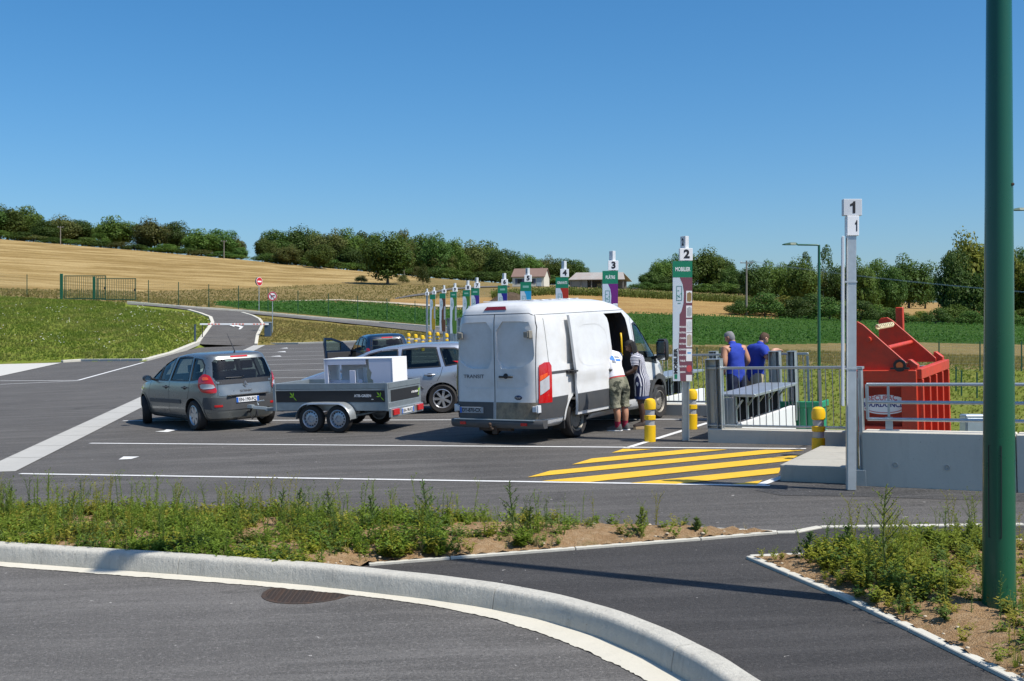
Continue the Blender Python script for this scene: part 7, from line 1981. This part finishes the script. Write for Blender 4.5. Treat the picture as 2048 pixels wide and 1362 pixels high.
V, Fq = blades(P[nr_], rng.uniform(.05, .16, nr_.sum()), rng.uniform(.03, .06, nr_.sum()), 7, 1.2); stuff('meadow_grass', V, Fq, 3, GM, 'green meadow grass behind the bays on the right', 'grass')
V, Fq = blades(P[~nr_], rng.uniform(.10, .30, (~nr_).sum()), rng.uniform(.03, .06, (~nr_).sum()), 6, .9); stuff('dry_meadow_grass', V, Fq, 3, GD, 'brown dry grass strip in front of the green crop', 'grass')
P = scatter_fan(7000, -60, 930, 109, 330, z_far, lambda px, Y: reg_far(px, Y) == 'field_verge')
V, Fq = blades(P, rng.uniform(.12, .38, len(P)), rng.uniform(.12, .26, len(P)), 5, 1.3); stuff('verge_grass', V, Fq, 3, leafmat('verge_blades', (.24,.19,.065), (.34,.265,.10), (.20,.20,.055), 0, .45), 'tall dry grass on the field verges below the stubble', 'grass')
# small white flowers on the bank
P = scatter_fan(170, -40, 425, 67, 100, z_near, lambda px, Y: Y > interp(px, YB)+.5 and not on_road(px, Y) and noise.noise(Vector((px*.02, Y*.25, 4))) > .12)
V, Fq = quads(P+np.array([0, 0, .38]), np.tile([0, -.5, 1.], (len(P), 1)), rng.uniform(.04, .09, len(P))); stuff('bank_flowers', V, Fq, 4, pm('white_petals', (.72,.72,.66), .8), 'tiny white flower heads dotted over the left bank', 'flowers')
# beet-like crop: leaf clumps in rows
CRM = leafmat('crop_leaf', (.045,.11,.014), (.065,.145,.020), (.095,.18,.03), 0, .45)
pts = []
for Y in np.concatenate([np.arange(109, 150, .9), np.arange(150, 203, 1.6)]):
    step = .55 if Y < 150 else 1.0
    x0, x1 = (430-CX)*Y/F, (2130-CX)*Y/F
    for x in np.arange(x0, x1, step):
        px = CX+x*F/Y
        if reg_far(px, Y) == 'crop_field' and not (940 < px < 1260): pts.append((x+rng.normal()*.12, Y+rng.normal()*.2, z_far(px, Y)))
P = np.array(pts); n = len(P)
C = np.repeat(P, 5, 0)+np.stack([rng.normal(size=5*n)*.18, rng.normal(size=5*n)*.18, .15+.28*rng.random(5*n)], 1)
V, Fq = quads(C, rng.normal(size=(5*n, 3))*.6+np.array([0, -.2, 1.]), rng.uniform(.13, .27, 5*n)); stuff('crop_plants', V, Fq, 4, CRM, 'dense dark green crop leaves filling the field behind the fence', 'crop')
# maize strip
MM = leafmat('maize_leaf', (.075,.115,.018), (.12,.155,.026), (.24,.24,.06), 0, .4)
pts = []
for Y in np.arange(240, 254, 1.0):
    for x in np.arange((985-CX)*Y/F, (1500-CX)*Y/F, .55):
        px = CX+x*F/Y; pts.append((x+rng.normal()*.1, Y+rng.normal()*.2, z_far(px, Y)))
P = np.array(pts); n = len(P); H = rng.uniform(1.1, 1.6, n)
V1, F1 = blades(P, H, np.full(n, .16), 3, .15)
C = np.repeat(P, 4, 0); zz = rng.random(4*n)*1.25+.15; C = C+np.stack([rng.normal(size=4*n)*.2, rng.normal(size=4*n)*.2, zz], 1)
V2, F2 = quads(C, rng.normal(size=(4*n, 3))+np.array([0, -.6, .5]), rng.uniform(.3, .6, 4*n), .45)
V2t = V2.reshape(-1, 4, 3); T = np.concatenate([V2t[:, [0, 1, 2]], V2t[:, [0, 2, 3]]]).reshape(-1, 3)
V = np.concatenate([V1, T]); stuff('maize', V, np.arange(len(V)).reshape(-1, 3), 3, MM, 'strip of ripening maize in front of the house and shed', 'maize')

# ------------------------------------------------------------------ weeds in the beds
def inside(poly, x, y):
    c = False; j = len(poly)-1
    for i in range(len(poly)):
        a, b = poly[i], poly[j]
        if (a.y > y) != (b.y > y) and x < (b.x-a.x)*(y-a.y)/(b.y-a.y)+a.x: c = not c
        j = i
    return c
def leaf(vs, fs, p, d, up, L, w_):
    d = d.normalized(); s = d.cross(up); s = s.normalized() if s.length > 1e-5 else Vector((1, 0, 0)); n = s.cross(d)
    b = len(vs); m = p+d*L*.5
    vs += [p, m+s*w_+n*w_*.5, p+d*L-n*L*.12, m-s*w_+n*w_*.5]; fs += [(b, b+1, b+2), (b, b+2, b+3)]
def weed(seed, kind):
    rd = random.Random(seed); vs, fs, sv, sf = [], [], [], []
    mb = MB()
    if kind == 'leafy':
        for k in range(rd.randint(5, 8)):
            a = rd.uniform(0, 6.28); H = rd.uniform(.10, .26); sp = rd.uniform(.03, .14)
            for i in range(rd.randint(8, 12)):
                t = (i+1)/12; p = Vector((sp*t*math.cos(a), sp*t*math.sin(a), H*t)); az = rd.uniform(0, 6.28)
                leaf(vs, fs, p, Vector((math.cos(az), math.sin(az), rd.uniform(.0, .9))), Vector((0, 0, 1)), rd.uniform(.035, .075), rd.uniform(.009, .018))
    elif kind == 'tall':
        for k in range(rd.randint(1, 3)):
            a = rd.uniform(0, 6.28); H = rd.uniform(.34, .56); sp = rd.uniform(.0, .10); pts = [Vector((sp*u*u*math.cos(a), sp*u*u*math.sin(a), H*u)) for u in (0, .3, .6, .85, 1)]
            mb.tube(pts, [.005, .004, .003, .0025, .0015], 4)
            for i in range(34):
                u = .10+.9*i/34; p = Vector((sp*u*u*math.cos(a), sp*u*u*math.sin(a), H*u)); az = i*2.4+rd.random()
                leaf(vs, fs, p, Vector((math.cos(az), math.sin(az), rd.uniform(.3, 1.2))), Vector((0, 0, 1)), rd.uniform(.025, .06)*(1.25-u*.7), .007*(1.3-.6*u))
            for i in range(5):
                u = rd.uniform(.7, 1); az = rd.uniform(0, 6.28); p = Vector((sp*u*u*math.cos(a), sp*u*u*math.sin(a), H*u)); q = p+Vector((.06*math.cos(az), .06*math.sin(az), rd.uniform(.04, .10)))
                mb.tube([p, q], [.002, .001], 3)
                for j in range(3): leaf(vs, fs, q, Vector((rd.uniform(-1, 1), rd.uniform(-1, 1), .8)), Vector((0, 0, 1)), .018, .006)
    elif kind == 'tuft':
        for k in range(16):
            a = rd.uniform(0, 6.28); H = rd.uniform(.08, .24); w_ = .004; l = rd.uniform(.02, .12); b = len(vs); u = Vector((math.cos(a), math.sin(a), 0)); s = Vector((-u.y, u.x, 0))
            vs += [u*.01-s*w_, u*.01+s*w_, u*l+Vector((0, 0, H))]; fs.append((b, b+1, b+2))
    for f in mb.f:
        for i in range(1, len(f)-1): sf.append((f[0], f[i], f[i+1]))
    b = len(vs); vs = vs+mb.v; fs = fs+[tuple(b+i for i in f) for f in sf]
    return np.array([tuple(v) for v in vs]), np.array(fs), b
WD = {k: [weed(i*7+len(k), k) for i in range(7)] for k in ('leafy', 'tall', 'tuft')}
WL = [leafmat('weed_leaf_green', (.13,.215,.026), (.185,.27,.036), (.25,.30,.046), 0, .42), leafmat('weed_leaf_yellow', (.21,.25,.022), (.28,.30,.04), (.34,.30,.06), 0, .4), leafmat('weed_leaf_dark', (.075,.145,.03), (.11,.185,.042), (.15,.21,.055), 0, .38), leafmat('weed_dry', (.30,.23,.10), (.40,.31,.15), (.26,.24,.08), 0, .35)]
def weeds(name, poly, n, dens, label, scl=(1.0, 1.9), talls=.10, hmap=None):
    acc = [([], [], 0) for _ in WL]; acc = [[[], [], 0] for _ in WL]
    x0, x1 = min(p.x for p in poly), max(p.x for p in poly); y0, y1 = min(p.y for p in poly), max(p.y for p in poly); k = 0; tries = 0
    while k < n and tries < n*60:
        tries += 1
        x, y = rng.uniform(x0, x1), rng.uniform(y0, y1)
        if not inside(poly, x, y): continue
        px = CX+x*F/y
        if px < -60 or px > 2110: continue
        dn = dens(px, x, y)
        if rng.random() > dn: continue
        r = rng.random(); kind = 'tall' if r < talls else ('tuft' if r < talls+.22 else 'leafy')
        Vt, Ft, _ = WD[kind][rng.integers(7)]
        s = rng.uniform(*scl)*(.65+.5*dn); a = rng.uniform(0, 6.28); c, sn = math.cos(a), math.sin(a)
        Vn = Vt*s; Vn = np.stack([Vn[:, 0]*c-Vn[:, 1]*sn, Vn[:, 0]*sn+Vn[:, 1]*c, Vn[:, 2]], 1)+np.array([x, y, zg(x, y)+.05])
        m = 0 if noise.noise(Vector((x*1.2, y*1.2, 7)))+rng.normal()*.25 < .05 else (1 if rng.random() < .6 else 2)
        if kind == 'tuft' and rng.random() < .5: m = 3
        acc[m][0].append(Vn); acc[m][1].append(Ft+acc[m][2]); acc[m][2] += len(Vn); k += 1
    for i, (Vs, Fs, q) in enumerate(acc):
        if Vs: stuff(name, np.concatenate(Vs), np.concatenate(Fs), 3, WL[i], label+(' of fresh green tone', ' of yellow-green tone', ' of dark green tone', ', the dry straw-coloured ones')[i], 'weeds')
def d1(px, x, y):
    base = interp(px, [(-100, 1), (560, 1.0), (800, .95), (880, .85), (940, .62), (1050, .75), (1120, .55), (1200, .30), (1300, .24), (1400, .16), (1560, .06)])
    return max(0, base*(1.0 if noise.noise(Vector((x*1.6, y*1.6, 1))) > -.22 else .20))
weeds('bed_weeds', bed1, 2300, d1, 'low weeds covering the bed behind the kerb', (.50, .98), .13)
def d2(px, x, y):
    py = hz(px)+F*HC/y
    base = 1.0*math.exp(-((px-1790)/95)**2-((py-1165)/60)**2)+.9*math.exp(-((px-1680)/50)**2-((py-1135)/28)**2)+.9*math.exp(-((px-1940)/50)**2-((py-1115)/28)**2)+.6*math.exp(-((px-1850)/60)**2-((py-1105)/16)**2)+.5*math.exp(-((px-1880)/90)**2-((py-1215)/35)**2)+(.25 if px > 2000 else 0)+.10
    return min(1, base)
weeds('verge_weeds', bed2, 640, d2, 'low weeds around the thick lamp post', (.5, 1.0), .10)
# taller single weeds
def tall_weed(px, py, hpx, seed, label, bushy=1.0):
    x, y = G(px, py); s = (py-hz(px))/HC; H = hpx/s; rd = random.Random(seed)
    t = empty('tall_weed', (x, y, zg(x, y)+.03), label, 'weed', 'tall weeds in the beds')
    mb = MB(); vs, fs = [], []; pts = [Vector((.03*math.sin(u*3+seed), .02*math.cos(u*2), H*u)) for u in [i/8 for i in range(9)]]
    mb.tube(pts, [.009*(1-u*.8)+.002 for u in [i/8 for i in range(9)]], 5)
    def twig(p, az, L, up, n):
        d = Vector((math.cos(az), math.sin(az), up)).normalized(); q = p+d*L; mb.tube([p, p+d*L*.5+Vector((0, 0, .01)), q+Vector((0, 0, L*.15))], [.004, .003, .001], 4)
        for i in range(n):
            u = (i+.5)/n; a = rd.uniform(0, 6.28); leaf(vs, fs, p+d*L*u+Vector((0, 0, L*.15*u)), d*.7+Vector((math.cos(a), math.sin(a), .4))*.8, Vector((0, 0, 1)), rd.uniform(.025, .055)*(1.2-u*.5), .008)
    nb = int(16*bushy)
    for i in range(nb):
        u = .06+.86*i/nb; p = pts[min(7, int(u*8))].lerp(pts[min(8, int(u*8)+1)], u*8-int(u*8)); twig(p, i*2.4+rd.random(), H*(.34*(1-u)+.07)*bushy**.5, rd.uniform(.5, 1.2), int(16*(1.25-u)))
    for i in range(30):
        u = .5+.5*i/30; p = pts[min(7, int(u*8))].lerp(pts[min(8, int(u*8)+1)], min(1, u*8-int(u*8))); a = i*2.4; leaf(vs, fs, p, Vector((math.cos(a), math.sin(a), 1.)), Vector((0, 0, 1)), .03, .006)
    mb.build('stem', pm('weed_stem', (.10,.13,.04), .8), t)
    me = bpy.data.meshes.new('leaves'); me.from_pydata([tuple(v) for v in vs], [], fs); me.materials.append(WL[2] if seed % 3 else WL[0]); link('leaves', me, t)
tall_weed(1775, 1180, 205, 3, 'tallest branching weed, left of the thick lamp post', 1.5)
tall_weed(1620, 1130, 60, 4, 'slender weed at the left tip of the verge bed')
tall_weed(1690, 1128, 75, 5, 'weed in the verge bed between the left tip and the tallest one')
tall_weed(1935, 1118, 70, 6, 'bushy weed just left of the thick lamp post, at the back of the verge', 1.3)
tall_weed(848, 1085, 122, 7, 'tallest stalk in the middle of the long bed')
for i, (px, py, h, lab) in enumerate(((1025, 1092, 125, 'tall stalk right of the middle of the long bed'), (1065, 1088, 70, 'stalk in the long bed with soil to its right'), (600, 1075, 95, 'stalk in the long bed above the drain grate'), (562, 1072, 90, 'stalk left of the one above the drain grate'), (475, 1070, 80, 'stalk in the long bed between the kerb shadow and the grate'), (740, 1075, 80, 'stalk in the long bed before the tallest one'), (660, 1072, 88, 'stalk in the long bed right of the one above the grate'), (230, 1070, 65, 'stalk in the long bed behind the kerb shadow'), (150, 1062, 75, 'stalk in the long bed left of the kerb shadow'), (20, 1060, 85, 'stalk at the left end of the long bed'), (1280, 1080, 60, 'lone thin weed on the bare soil near the right end of the long bed'), (1390, 1074, 32, 'last small weed at the right tip of the long bed'))):
    tall_weed(px, py, h, 8+i, lab)
# stones on the bare soil
sm = MB(); sm.lathe([(0, -.5), (.6, -.3), (.9, .1), (.5, .5), (0, .6)], 6); sme = sm.v; V, Fs = [], []; q = 0
SV = np.array([tuple(v) for v in sm.v]); SF = np.array([f for f in sm.f])
for i in range(1500):
    poly = bed1 if i % 3 else bed2
    x, y = rng.uniform(min(p.x for p in poly), max(p.x for p in poly)), rng.uniform(min(p.y for p in poly), max(p.y for p in poly))
    if not inside(poly, x, y): continue
    V.append(SV*(.007+.022*rng.random()**2)*np.array([1, rng.uniform(.6, 1.3), .7])+np.array([x, y, zg(x, y)+.07])); Fs.append(SF+q); q += len(SV)
stuff('bed_stones', np.concatenate(V), np.concatenate(Fs), 4, pm('pale_flint', (.50,.42,.31), .8, 0, .3, 3), 'small pale stones on the bare soil of the beds', 'stones')
